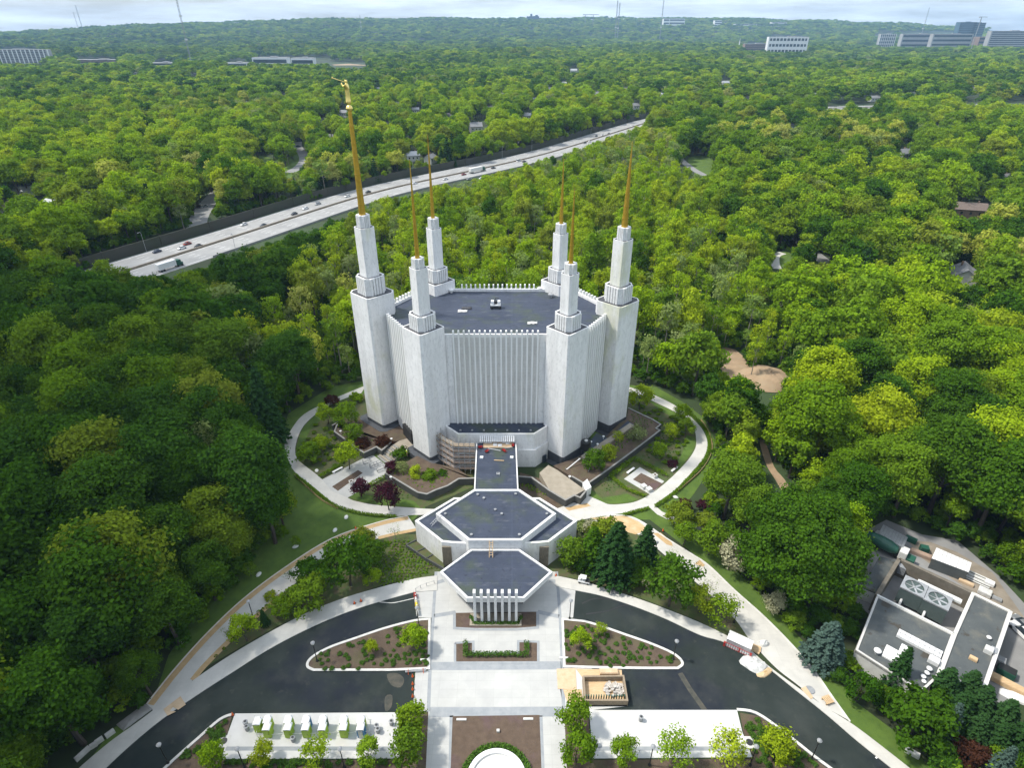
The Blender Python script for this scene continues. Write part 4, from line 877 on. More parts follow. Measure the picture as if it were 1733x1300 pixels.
def truck(label, px, py, cab, boxm, L, group=G, rz=None):
    p = P(px, py, .06); q = Vector((p.x, p.y)); i = min(range(len(HW)-1), key=lambda k: (HW[k]-q).length); e = (HW[i+1]-HW[i]).normalized()
    side = (q-HW[i]).dot(Vector((e.y, -e.x)))
    t = thing('truck', label, 'truck', tuple(p), math.atan2(e.y, e.x) + (math.pi if side < 18 else 0), group)
    mb = MB(); mb.box((-1.2, 0, 2.4), (L, 2.5, 2.7)); mb.build('cargo_box', boxm, t, world=False, bevel=.06)
    h = L/2-1.2
    mb = MB(); mb.box((h+1.4, 0, 1.9), (2.2, 2.4, 2.5)); mb.box((h+2.9, 0, 1.2), (1.1, 2.2, 1.2)); mb.build('cab', cab, t, world=False, bevel=.12)
    mb = MB(); mb.box((h+2.5, 0, 2.5), (.12, 2.1, .9)); mb.build('window', M['glass'], t, world=False)
    for x in (-L/2, -L/2+1.3, h+.6, h+2.8):
        for s in (-1, 1): mb = MB(); mb.tube([(x, s*.9, .5), (x, s*1.26, .5)], .5, 12); mb.build('wheel', M['black'], t, world=False)
truck('green cabbed box truck at the left end of the near carriageway', 287, 455, M['teal'], M['white'], 9)
truck('long white semi truck in the middle of the highway', 807, 291, M['teal'], M['offwhite'], 13)
# highway barriers, noise wall, lamp posts
t = thing('noise_barrier', 'long dark noise wall along the far edge of the highway', 'noise wall', (HW[20].x, HW[20].y, 0))
l = offset(HW, 2.0, False); i1 = min(range(len(l)), key=lambda k: abs(PJ(l[k].x, l[k].y, 0)[0]-1135))
mb = MB(); mb.ribbon(l[:i1], .4, 0, 5.2); mb.build('panel', M['noise_wall'], t)
mb = MB()
for p in resample(l[:i1], 9)[::2]: mb.box((p.x, p.y, 2.7), (.7, .7, 5.4))
mb.build('post', M['noise_wall'], t)
t = thing('median_barrier', 'concrete barrier down the middle of the highway', 'barrier', (HW[20].x, HW[20].y, 0))
mb = MB(); mb.ribbon(offset(HW, -18.5, False), .55, 0.05, 1.0); mb.build('wall', M['yard_dirt'], t)
t = thing('bridge_parapet', 'pale concrete parapet along the near edge of the highway', 'parapet', (HW[20].x, HW[20].y, 0))
l = offset(HW, -HWW, False); mb = MB(); mb.ribbon(l[4:60], .45, -0.02, 1.0); mb.build('wall', M['highway'], t)
lp = thing('highway_lamp', 'tall thin lamp post on the highway edge', 'lamp post', tuple(P(248, 426)), 0, 'lamp posts along the highway')
mb = MB(); mb.tube([(0, 0, 0), (0, 0, 9.5), (0, -.4, 10), (0, -2.2, 10.3)], .09, 6); mb.build('pole', M['steel'], lp, world=False)
mb = MB(); mb.box((0, -2.4, 10.28), (.35, .8, .16)); mb.build('lamp_head', M['grey'], lp, world=False)
for x, y in ((400, 428), (640, 308), (700, 297), (850, 268), (900, 256), (1000, 226)): dup(lp, P(x, y), 0.3)

# ================================================================ street furniture on the drive
lamp = thing('street_lamp', 'lamp', 'street lamp')
mb = MB(); mb.lathe((0, 0, 0), [(.22, 0), (.22, .35), (.12, .5), (.085, .8), (.07, 4.6)], 10); mb.build('pole', M['black'], lamp, world=False)
mb = MB(); mb.lathe((0, 0, 4.6), [(.05, 0), (.16, .05), (.34, .42), (.30, .5)], 12); mb.build('lamp_shade', M['offwhite'], lamp, world=False)
mb = MB(); mb.lathe((0, 0, 5.1), [(.36, 0), (.38, .06), (.2, .22), (.05, .3)], 12); mb.build('cap', M['grey'], lamp, world=False)
LP = [(430, 1049, 'black street lamp on the long left walk'), (537, 1120, 'street lamp at the pointed tip of the left island'), (709, 1060, 'street lamp at the inner end of the left drive'), (285, 1293, 'street lamp at the lower left bend of the drive'), (414, 1300, 'street lamp before the left end of the toilet pad'), (583, 1300, 'street lamp before the middle of the toilet pad'),
      (964, 1048, 'street lamp at the inner end of the right drive'), (1139, 1117, 'street lamp at the pointed tip of the right island'), (1242, 1054, 'black street lamp between the right walk and the sidewalk'), (1099, 1296, 'street lamp before the empty right pad'), (1373, 1286, 'street lamp on the outer kerb at lower right'), (1269, 1296, 'street lamp at the right end of the empty pad'), (1107, 948, 'street lamp on the right walk behind the evergreens')]
for i, (x, y, lab) in enumerate(LP):
    if i == 0: lamp.location = P(x, y); lamp['label'] = lab; lamp['group'] = 'street lamps along the drive'
    else: dup(lamp, P(x, y), 0, lab)
cone = thing('traffic_cone', 'orange traffic cone', 'traffic cone')
mb = MB(); mb.lathe((0, 0, 0.05), [(.2, 0), (.03, .75)], 10); mb.build('cone', M['orange'], cone, world=False)
mb = MB(); mb.box((0, 0, .03), (.5, .5, .06)); mb.build('base', M['black'], cone, world=False)
for i, (x, y, lab) in enumerate(((394, 1211, 'orange cone at the left corner of the toilet pad'), (600, 1022, 'left one of two orange cones on the left sidewalk'), (611, 1018, 'right one of two orange cones on the left sidewalk'), (602, 895, 'orange cone on the lawn edge beside the curved left walk'), (941, 975, 'orange marker cone at the right corner of the canopy plaza'), (1122, 899, 'orange cone beside the tan patch on the right walk'))):
    if i == 0: cone.location = P(x, y, .13); cone['label'] = lab; cone['group'] = 'traffic cones'
    else: dup(cone, P(x, y, .13 if i < 3 else .05), 0, lab)
def barrier(x0, y0, x1, y1, m, lab, n=1):
    a, b = P(x0, y0), P(x1, y1); t = thing('water_barrier', lab, 'barrier', tuple((a+b)/2), math.atan2(b.y-a.y, b.x-a.x), 'road barriers across the drive ends'); L = (b-a).length
    mb = MB(); mb.add([(-L/2, -.3, 0), (L/2, -.3, 0), (L/2, -.12, .95), (-L/2, -.12, .95), (-L/2, .3, 0), (L/2, .3, 0), (L/2, .12, .95), (-L/2, .12, .95)], [(0, 1, 2, 3), (5, 4, 7, 6), (3, 2, 6, 7), (0, 3, 7, 4), (1, 5, 6, 2)]); mb.build('body', m, t, world=False, bevel=.04)
    mb = MB(); mb.box((L*.3, 0, 1.0), (.2, .2, .12)); mb.box((-L*.3, 0, 1.0), (.2, .2, .12)); mb.build('cap', M['offwhite'], t, world=False)
barrier(702, 1006, 704, 1014, M['red'], 'red barrier across the top of the left drive'); barrier(704, 1016, 704.6, 1021, M['white'], 'white barrier between red and yellow ones on the left drive'); barrier(704.5, 1022, 706.5, 1033, M['yellow'], 'yellow barrier across the top of the left drive'); barrier(706.5, 1034, 707.5, 1043, M['offwhite'], 'pale barrier lowest in the row across the left drive')
for k, (y, lab) in enumerate(((1146, 'topmost'), (1159, 'second'), (1168, 'third'), (1180, 'fourth'))): dup(cone, P(698.5, y, .02), 0, lab+' orange cone in the row across the lower left drive end')
t = thing('folding_barricade', 'striped folding barricade lying at the inner end of the left island', 'barricade', tuple(P(704, 1138)), .1)
mb = MB(); 
for z in (.3, .75): mb.box((0, 0, z), (3.6, .12, .28))
mb.build('rail', M['white'], t, world=False)
mb = MB()
for x in (-1.3, 1.3): mb.tube([(x, -.4, 0), (x, 0, 1.0), (x, .4, 0)], .05, 6)
mb.build('leg', M['orange'], t, world=False)
t = thing('barrier_tape_fence', 'white tape fence round the portable toilets', 'fence', tuple(P(525, 1240)))
pts = [P(433, 1217, .12), P(436, 1248, .12), P(490, 1247, .12), P(560, 1245, .12), P(627, 1243, .12), P(622, 1218, .12)]
mb = MB()
for a, b in zip(pts[:-1], pts[1:]):
    m_ = (a+b)/2
    mb.add([(a.x, a.y, .75), (m_.x, m_.y, .55), (b.x, b.y, .75), (b.x, b.y, .95), (m_.x, m_.y, .75), (a.x, a.y, .95)], [(0, 1, 4, 5), (1, 2, 3, 4)])
o = mb.build('tape', M['white'], t); o.modifiers.new('t', 'SOLIDIFY').thickness = .03
for p in pts: mb = MB(); mb.tube([(p.x, p.y, .12), (p.x, p.y, 1.15)], .04, 6); mb.build('post', M['offwhite'], t)
# portable toilets
def toilet(x, y, wall, roofm, label, rz=0.0):
    p = P(x, y, .12); t = thing('portable_toilet', label, 'portable toilet', tuple(p), rz, 'portable toilets on the left pad')
    mb = MB(); mb.box((0, 0, 1.1), (1.15, 1.15, 2.1)); 
    for k in range(4): mb.box((-.43+.287*k, -.59, 1.1), (.06, .05, 1.9)); mb.box((.59, -.43+.287*k, 1.1), (.05, .06, 1.9))
    mb.build('wall', wall, t, world=False, bevel=.03)
    mb = MB(); n = 8
    mb.add([(-.62*math.cos(math.pi*k/n), y_, 2.15+.26*math.sin(math.pi*k/n)) for y_ in (-.64, .64) for k in range(n+1)], [(k, k+1, n+2+k, n+1+k) for k in range(n)] + [tuple(range(n, -1, -1)), tuple(range(n+1, 2*n+2))])
    mb.build('roof', roofm, t, world=False)
    mb = MB(); mb.box((0, -.60, 1.05), (.7, .05, 1.8)); d = mb.build('door', M['offwhite'] if wall is M['blue'] else wall, t, world=False)
    mb = MB(); mb.box((.26, -.64, 1.1), (.05, .05, .16)); mb.build('handle', M['black'], d, world=False)
    mb = MB(); mb.tube([(.4, .45, 2.1), (.4, .45, 2.7)], .06, 8); mb.build('vent_pipe', M['offwhite'], t, world=False)
for x, wf, wb, nm in ((456, 'lime', 'lime', 'leftmost full'), (491, 'lime', 'lime', 'second'), (521, 'lime', 'blue', 'third'), (549, 'lime', 'teal', 'fourth'), (584, 'lime', 'lime', 'fifth'), (613, 'blue', 'lime', 'last')):
    toilet(x, 1244, M[wf], M['white'], ('blue' if wf == 'blue' else 'lime green')+' toilet in front of the '+nm+' pair on the pad')
    toilet(x+.6, 1232, M[wb], M['white'], {'lime': 'lime green', 'blue': 'blue', 'teal': 'dark green'}[wb]+' toilet behind in the '+nm+' pair on the pad')
toilet(440, 1235, M['lime'], M['white'], 'single lime green toilet at the far left of the row')
bin0 = thing('litter_bin', 'bin', 'litter bin')
mb = MB(); mb.lathe((0, 0, 0), [(.32, 0), (.36, .9), (.4, .92), (.4, 1.0), (.15, 1.1)], 12); mb.build('body', M['grey'], bin0, world=False)
mb = MB(); mb.lathe((0, 0, 1.0), [(.2, 0), (.2, .12)], 10); mb.build('lid', M['black'], bin0, world=False)
for i, (x, y, lab) in enumerate(((417, 1228, 'upper grey bin left of the toilets'), (419, 1236, 'lower grey bin left of the toilets'), (497, 1255, 'grey bin in front of the second toilet pair'), (638, 1234, 'grey bin just right of the last toilet pair'), (640, 1240, 'lower grey bin just right of the last toilet pair'), (663, 1227, 'grey bin at the right end of the toilet pad'), (1008, 1262, 'dark bin at the left corner of the empty right pad'), (1084, 1220, 'pale bin near the top of the empty right pad'))):
    if i == 0: bin0.location = P(x, y, .12); bin0['label'] = lab; bin0['group'] = 'litter bins on the pads'
    else: dup(bin0, P(x, y, .12), 0, lab)
for x, y, lab in ((379, 1256, 'square utility cover with round dark lid left of the toilet pad'), (1268, 1258, 'square utility cover with round dark lid right of the empty pad')):
    p = P(x, y); t = thing('utility_cover', lab, 'utility cover', tuple(p)); mb = MB(); mb.box((0, 0, .08), (1.7, 1.9, .16)); mb.build('frame', M['kerb'], t, world=False); mb = MB(); mb.lathe((0, 0, .16), [(.55, 0), (.55, .03)], 18); mb.build('lid', M['black'], t, world=False)
p = P(1371, 1168, .13); mb = MB(); mb.lathe(p, [(.75, 0), (.75, .03), (.6, .035)], 20); tag(mb.build('manhole_cover', M['grey']), 'round dark manhole cover on the tip of the right walk', 'manhole cover')
# fountain rim
p = P(840, 1322); fx, fy = p.x, p.y
t = thing('fountain', 'white circular fountain basin at the bottom of the central bed', 'fountain', (fx, fy, 0))
r0 = (P(840, 1270)-p).length
mb = MB(); mb.lathe((fx, fy, 0), [(r0+.1, 0), (r0, .5), (r0-.7, .5), (r0-.75, .12)], 64); mb.build('rim', M['white'], t, smooth=False)
mb = MB(); mb.lathe((fx, fy, 0), [(r0-.72, .16), (.2, .18)], 48); mb.build('basin', M['pad'], t)
for x, y, lab in ((781, 1219, 'long pale slab at the left top of the central bed'), (894, 1218, 'long pale slab at the right top of the central bed'), (843, 1239, 'small pale block in the middle of the central bed'), (719, 1118, 'small white box at the inner corner of the left island'), (954, 1115, 'small white box at the inner corner of the right island')):
    w = (1.6, .35, .15) if y < 1225 else (.45, .4, .4)
    p = P(x, y); mb = MB(); mb.box((0, 0, w[2]/2), w); mb.box((0, 0, w[2]+.02), (w[0]*.8, w[1]*.6, .04)); o = mb.build('marker_slab' if y < 1225 and y > 1200 else 'utility_box', M['offwhite']); o.location = p + Vector((0, 0, .1 if y < 1200 else .035)); tag(o, lab, 'slab' if y > 1200 and y < 1225 else 'box')
# benches and planters on the side plazas
def bench(x0, y0, x1, y1, lab, m='white'):
    a, b = P(x0, y0), P(x1, y1); t = thing('bench', lab, 'bench', tuple((a+b)/2), math.atan2(b.y-a.y, b.x-a.x), 'white garden benches'); L = (b-a).length
    mb = MB(); mb.box((0, 0, .45), (L, .55, .12)); mb.build('seat', M[m], t, world=False, bevel=.02)
    for s in (-1, 1): mb = MB(); mb.box((s*(L/2-.35), 0, .2), (.25, .5, .4)); mb.build('leg', M[m], t, world=False)
bench(563, 802, 580, 793, 'white bench by the hedge on the left plaza'); bench(1061, 803, 1073, 794, 'white bench on the right plaza behind the brown bed')
bench(1136, 800, 1146, 792, 'small pale bench beside the right ring path', 'offwhite')
def planter(x, y, s, lab, m='offwhite'):
    p = P(x, y); t = thing('square_planter', lab, 'planter', tuple(p), .5); mb = MB(); mb.ring([(-s, -s), (s, -s), (s, s), (-s, s)], .15, 0, .9); mb.build('box', M[m], t, world=False); mb = MB(); mb.prism([(-s+.14, -s+.14), (s-.14, -s+.14), (s-.14, s-.14), (-s+.14, s-.14)], 0, .8); mb.build('soil', M['offwhite' if s > .55 else 'mulch'], t, world=False)
planter(595, 819, .5, 'pale square planter beside the brown bed on the left plaza'); planter(1089, 826, .6, 'left one of two pale cubes at the brown bed on the right plaza'); planter(1098, 831, .6, 'right one of two pale cubes at the brown bed on the right plaza'); planter(1108, 808, .5, 'pale planter at the back corner of the right plaza')
for k, (x, y) in enumerate(((621, 783), (633, 790), (645, 797), (640, 787))):
    t = thing('trestle', ('first', 'second', 'third', 'fourth')[k]+' bare steel frame from the left among those by the garden stairs', 'frame', tuple(P(x, y)), .6)
    mb = MB()
    for z in (.1, 1.0): mb.tube([(-1, -.4, z), (1, -.4, z), (1, .4, z), (-1, .4, z), (-1, -.4, z)], .05, 6)
    for a, b in ((-1, -.4), (1, -.4), (1, .4), (-1, .4)): mb.tube([(a, b, 0), (a, b, 1)], .05, 6)
    mb.build('tubes', M['grey'], t, world=False)
# soil skip with rubble, boards
t = thing('spoil_skip', 'open timber sided spoil skip half filled with white rubble on the right drive', 'skip', tuple(P(1020, 1168)))
c = [P(985, 1153), P(1055, 1152), P(1062, 1196), (P(988, 1196))]
mb = MB(); mb.ring([tuple(p.xy) for p in c], .3, 0.02, 1.5); mb.build('side_wall', M['old_wood'], t)
mb = MB(); mb.prism([(p.x*.985+.015*c[0].x, p.y*.985+.015*c[2].y) for p in c], .02, .3); mb.build('floor', M['wood'], t)
mb = MB(); a, b = P(989, 1188), P(1058, 1188)
for k in range(16): q = a.lerp(b, (k+.5)/16); mb.box((q.x, q.y+.1, 1.0), (.16, .25, 1.25))
mb.build('rib', M['teal'], t)
rg = random.Random(8); mb = MB(); q0 = P(1043, 1170)
for k in range(70):
    a = rg.uniform(0, 6.28); r = rg.random()**.6; s = rg.uniform(.15, .5); mb.box((q0.x+1.9*r*math.cos(a)-.3, q0.y+1.2*r*math.sin(a), .4+.75*(1-r)+rg.uniform(0, .2)), (s*1.6, s, s*.6), rg.uniform(0, 3), rg.uniform(-.6, .6))
tag(mb.build('rubble_heap', M['rubble']), 'heap of white rubble inside the timber spoil skip', 'rubble', kind='stuff')
for pts, z, m, lab in (([(942, 1133), (974, 1132), (976, 1168), (944, 1167)], .05, 'cardboard', 'large tan board on the plaza left of the spoil skip'), ([(975, 1133), (1052, 1135), (1053, 1148), (985, 1147)], .06, 'wood', 'tan boards behind the spoil skip'), ([(953, 1168), (984, 1168), (988, 1196), (960, 1190)], .07, 'wood', 'tan board at the left end of the spoil skip')):
    mb = MB(); mb.prism([tuple(p.xy) for p in PX(pts)], .024, z+.04); tag(mb.build('ground_board', M[m]), lab, 'board')
mb = MB(); q = P(1030, 1140); mb.box((0, 0, .25), (3.2, 1.0, .5)); mb.box((0, 0, .55), (3.0, .8, .1)); o = mb.build('timber_stack', M['cardboard']); o.location = q + Vector((0, 0, .1)); tag(o, 'stack of boards on the drive behind the spoil skip', 'timber stack')
mb = MB(); q = P(1010, 1150); mb.box((0, 0, .2), (4.0, .35, .3)); mb.box((.4, .1, .4), (3.2, .2, .1)); o = mb.build('steel_beam', M['grey']); o.location = q + Vector((0, 0, .1)); tag(o, 'dark steel beam lying along the back of the spoil skip', 'beam')
# site tent, red barrier and debris on the right
p = P(1250, 1094, .13); t = thing('site_tent', 'low grey and white site tent on the right sidewalk', 'tent', tuple(p), R(-32))
mb = MB(); mb.add([(-2.1, -1.1, 0), (2.1, -1.1, 0), (2.1, 1.1, 0), (-2.1, 1.1, 0), (-2.1, -.9, 1.7), (2.1, -.9, 1.7), (2.1, .5, 2.3), (-2.1, .5, 2.3), (-2.1, 1.1, 1.7), (2.1, 1.1, 1.7)], [(0, 1, 5, 4), (2, 3, 8, 9), (0, 4, 7, 8, 3), (1, 2, 9, 6, 5)]); mb.build('side_sheet', M['steel'], t, world=False)
mb = MB(); mb.add([(-2.15, -1.0, 1.7), (2.15, -1.0, 1.7), (2.15, .5, 2.36), (-2.15, .5, 2.36), (-2.15, 1.2, 1.7), (2.15, 1.2, 1.7)], [(0, 1, 2, 3), (3, 2, 5, 4)]); o = mb.build('roof_sheet', M['tarp'], t, world=False); o.modifiers.new('t', 'SOLIDIFY').thickness = .05
p = P(1246, 1098, .02); t = thing('crowd_barrier', 'red and white slatted barrier in front of the site tent', 'barrier', tuple(P(1247, 1103)), R(-32))
mb = MB()
for k in range(12): mb.box((-2.2+.4*k, 0, .55), (.2, .08, .9))
mb.build('slat', M['white'], t, world=False)
mb = MB(); mb.tube([(-2.4, 0, .15), (2.4, 0, .15)], .06, 6); mb.tube([(-2.4, 0, 1.0), (2.4, 0, 1.0)], .06, 6); mb.box((-2.3, 0, .5), (.35, .35, 1.0)); mb.box((2.3, 0, .5), (.35, .35, 1.0)); mb.box((.3, .1, .5), (.25, .3, 1.0)); mb.build('rail', M['red'], t, world=False)
def lumpy(name, px, zmax, m, lab, cat, seed, base=.03):
    pts = PX(px); c = sum(pts, Vector())/len(pts); n = len(pts); rg = random.Random(seed); vs = []
    for f, z in ((1, base), (.85, zmax*.55), (.5, zmax*.9), (.15, zmax)): vs += [((c.x+(p.x-c.x)*f*rg.uniform(.92, 1.06)), (c.y+(p.y-c.y)*f*rg.uniform(.92, 1.06)), z*rg.uniform(.75, 1.15)) for p in pts]
    mb = MB(); mb.add(vs, [(k*n+i, k*n+(i+1) % n, (k+1)*n+(i+1) % n, (k+1)*n+i) for k in range(3) for i in range(n)] + [tuple(3*n+i for i in range(n))]); o = mb.build(name, m); tag(o, lab, cat); return o
lumpy('sheeted_pile', smooth([(1249, 1119), (1266, 1110), (1290, 1120), (1300, 1131), (1287, 1142), (1268, 1135)], 3, True), .9, M['tarp'], 'heap under crumpled white plastic sheet at the drive edge right', 'sheeted heap', 4)
lumpy('sand_pile', smooth([(1280, 1141), (1300, 1130), (1308, 1136), (1298, 1146), (1286, 1147)], 3, True), .4, M['sand'], 'small tan sand heap beside the white sheeted heap', 'sand heap', 5)
lumpy('sheeted_pile', smooth([(1283, 1087), (1297, 1085), (1301, 1093), (1290, 1096)], 3, True), .8, M['tarp'], 'small white sheet bundle on the right walk behind the tent', 'sheeted heap', 6)
mb = MB(); q = P(1276, 1098, .05); mb.box((0, 0, .1), (2.2, 1.6, .2)); mb.box((.2, .1, .26), (1.8, 1.2, .1), .2); o = mb.build('timber_pallet', M['wood']); o.location = q; o.rotation_euler = (0, 0, -.6); tag(o, 'flat stack of timber on the walk right of the tent', 'timber')
mb = MB(); q = P(1400, 1187, .05)
for k in range(5): mb.box((-.6+.3*k, 0, .45), (.22, 1.4, .06))
mb.box((0, -.5, .2), (1.5, .12, .36)); mb.box((0, .5, .2), (1.5, .12, .36)); o = mb.build('timber_pallet', M['wood']); o.location = q; o.rotation_euler = (0, 0, .3); tag(o, 'wooden pallet near the tip of the right walk', 'pallet')
mb = MB(); mb.prism([tuple(p.xy) for p in PX([(1355, 1167), (1363, 1163), (1376, 1182), (1372, 1185)])], .13, .2); tag(mb.build('ground_board', M['cardboard']), 'tan board at the kerb by the manhole on the right walk', 'board')
mb = MB(); mb.prism([tuple(p.xy) for p in PX([(277, 1202), (306, 1180), (315, 1194), (302, 1203), (293, 1198), (288, 1205), (298, 1206), (284, 1213)])], .13, .19); tag(mb.build('ground_board', M['cardboard']), 'cut tan boards across the left kerb at the walk end', 'board')
lumpy('plaster_slab', [(196, 1228), (247, 1189), (258, 1200), (208, 1240)], .35, M['wall_cap'], 'grey sheeted slab beside the left sidewalk at the wood edge', 'slab', 9)
for k, (x0, y0, x1, y1) in enumerate(((129, 1290, 153, 1268), (154, 1268, 165, 1261), (163, 1261, 176, 1252), (180, 1250, 195, 1239))):
    a, b = P(x0, y0), P(x1, y1); mb = MB(); mb.box((0, 0, .4), ((b-a).length, .5, .8)); mb.box((0, 0, .82), ((b-a).length*.96, .4, .06)); o = mb.build('stone_block', M['kerb']); o.location = (a+b)/2; o.rotation_euler = (0, 0, math.atan2(b.y-a.y, b.x-a.x)); tag(o, ('lowest', 'second lowest', 'third lowest', 'highest')[k]+' pale kerb block in the row beside the left sidewalk', 'block')
p = P(988, 986, .13); t = thing('utility_cart', 'small white utility cart on the sidewalk right of the canopy', 'cart', tuple(p), R(-15))
mb = MB(); mb.box((0, 0, .55), (2.4, 1.15, .35)); mb.box((-.2, 0, 1.55), (1.3, 1.1, .08)); mb.box((-.9, 0, .95), (.5, 1.0, .5)); mb.build('body', M['white'], t, world=False, bevel=.05)
mb = MB(); mb.box((.75, 0, .8), (.9, 1.05, .2)); mb.build('cargo_bed', M['black'], t, world=False)
for a in (-.8, .8):
    for b in (-.5, .5): mb = MB(); mb.tube([(a, b-.08, .25), (a, b+.08, .25)], .25, 10); mb.build('wheel', M['black'], t, world=False)
mb = MB(); q = P(1041, 1001, .13)
for k in range(5): mb.box((-.8+.4*k, 0, .1), (.08, 1.6, .12)); mb.box((0, -.7+.35*k, .18), (1.8, .06, .06))
o = mb.build('steel_grating', M['grey']); o.location = q; tag(o, 'dark steel grating lying on the sidewalk below the evergreens', 'grating')
t = thing('site_fence', 'grey tape fence on posts along the left upper drive sidewalk', 'fence', tuple(P(720, 990)))
t.location = P(704, 1001)
mb = MB()
pp = [P(x, y, .1) for x, y in ((704, 1001), (712, 996), (722, 992), (735, 988))]
for p in pp: mb = MB(); mb.tube([(p.x, p.y, .05), (p.x, p.y, 1.0)], .05, 6); mb.build('post', M['grey'], t)
mb = MB(); mb.tube([(p.x, p.y, .85) for p in pp], .03, 5); mb.build('rope', M['grey'], t)
def silt(px, lab):
    l = PX(px); t = thing('silt_fence', lab, 'fence', tuple(l[0])); mb = MB(); mb.ribbon([tuple(p.xy) for p in l], .06, .0, .55); mb.build('fabric', M['tan'], t); mb = MB()
    for p in l[::2]: mb.tube([(p.x, p.y, 0), (p.x, p.y, .9)], .05, 6)
    mb.build('stake', M['wood'], t)
silt(smooth([(1148, 832), (1168, 815), (1187, 797), (1201, 775), (1205, 755), (1198, 730), (1186, 712)], 3), 'low tan silt fence outside the right ring path')
silt(smooth([(500, 808), (520, 826), (545, 848), (572, 862)], 3), 'low tan silt fence outside the left ring path')
for x, y, lab in ((586, 876, 'flat white stone on the left lawn near the ring path'), (567, 898, 'pale stone on the left lawn beside the curved walk'), (438, 973, 'pale stone on the shaded left lawn, middle of three'), (307, 1091, 'pale stone on the shaded lawn near the lower wood edge'), (500, 926, 'round tree pit stone on the left lawn'), (239, 1181, 'pale metal box at the wood edge by the left walk end'), (1143, 842, 'small white lamp on the right lawn'), (536, 797, 'small pale lamp on the grass by the left ring path')):
    p = P(x, y); mb = MB(); mb.lathe((0, 0, 0), [(.55, 0), (.6, .12), (.4, .3), (.1, .34)], 9, 1.2, .8); o = mb.build('stone', M['offwhite']); o.location = p; o.rotation_euler = (0, 0, x); tag(o, lab, 'stone')
for x, y, lab in ((1543, 1277, 'pale rectangular box with stepped lid on the grass at lower right'),):
    p = P(x, y); t = thing('meter_cabinet', lab, 'cabinet', tuple(p), R(-38)); mb = MB(); mb.box((0, 0, .35), (1.9, .8, .7)); mb.build('body', M['offwhite'], t, world=False, bevel=.03); mb = MB(); mb.box((0, 0, .75), (1.8, .45, .12)); mb.build('lid', M['white'], t, world=False)
# path lights in the garden
for k, (x, y) in enumerate(((577, 734), (609, 745), (663, 747), (662, 812), (1000, 752), (1011, 756), (1021, 743), (996, 798), (1077, 740), (964, 811))):
    p = P(x, y, 1.65 if k not in (4, 5, 6) else 2.2); mb = MB(); mb.tube([(0, 0, 0), (0, 0, .8)], .06, 6); mb.lathe((0, 0, .8), [(.32, 0), (.34, .08), (.2, .2)], 10); o = mb.build('path_light', M['white']); o.location = p
    tag(o, 'small white capped path light beside the foot of the temple', 'path light', 'path lights round the temple')

# ================================================================ SERVICE BUILDING on the right
ZR = 4.4
sb = thing('service_building', 'low flat roofed service building with sunken plant court at the right edge of the woods', 'building', tuple(P(1590, 1090)))
A, B_, C_, D_ = P(1484, 1008, ZR), P(1614.5, 1074, ZR), P(1587, 1147, ZR), P(1448, 1100, ZR)
E_, F_, G_, H_ = P(1646, 1004, ZR), P(1711, 1036, ZR), P(1667, 1165, ZR), P(1587, 1147, ZR)
J_ = P(1522, 946, ZR)
def xy(l): return [(p.x, p.y) for p in l]
mb = MB(); main = xy([A, B_, C_, P(1560, 1172, ZR), D_]); mb.prism(main, 0, ZR-.2, top=False); mb.ring(main, .35, ZR-.3, ZR); mb.build('main_wall', M['siding'], sb)
mb = MB(); mb.prism(main, ZR-.7, ZR-.2); mb.build('roof', M['gravel_roof'], sb)
rw = xy([E_, F_, G_, C_, B_]); mb = MB(); mb.prism(rw, 0, ZR-.1, top=False); mb.ring(rw, .4, ZR-.2, ZR+.12); mb.build('side_wall', M['siding'], sb)
mb = MB(); mb.prism(rw, ZR-.7, ZR-.12); mb.build('side_roof', M['gravel_roof'], sb)
ct = xy([A, J_, E_, B_]); mb = MB(); mb.prism(ct, 0, .25); mb.build('court_floor', M['road_grey'], sb)
mb = MB(); mb.ribbon([A.xy, J_.xy], .7, 0, ZR+.1, 0); mb.ribbon([J_.xy, E_.xy], .7, 0, ZR+.1, 0); mb.build('court_wall', M['court_wall'], sb)
mb = MB(); mb.ribbon([A.xy, B_.xy], .38, ZR-.1, ZR+.2); mb.ribbon([B_.xy, E_.xy], .38, ZR-.1, ZR+.2); mb.ribbon([F_.xy, G_.xy], .4, ZR-.1, ZR+.2); mb.ribbon([E_.xy, F_.xy], .25, ZR-.1, ZR+.2); mb.build('coping', M['offwhite'], sb)
mb = MB(); 
dxy = (J_-A).normalized()
for k in range(6): q = J_.lerp(A, .08) + (E_-J_)*(.02+.016*k); mb.box((q.x, q.y, 3.0), (.12, 1.6, 1.8), 0)
mb.build('louvre', M['grey'], sb)
uang = math.atan2(B_.y-A.y, B_.x-A.x)
sdn = thing('lean_to_roof', 'flat grey lean-to roof on the left side of the plant court', 'shed', tuple(P(1485, 985)))
rf = PX([(1488.6, 941.7), (1517.7, 949), (1485, 1005), (1458, 994)], 3.2); mb = MB(); mb.prism(xy(rf), 2.95, 3.2, bottom=True); mb.build('roof', M['gravel_roof'], sdn)
mb = MB(); mb.prism([(p.x*.98+sum(q.x for q in rf)/4*.02, p.y*.98+sum(q.y for q in rf)/4*.02) for p in rf], 0, 2.95, top=False); mb.build('wall', M['siding'], sdn)
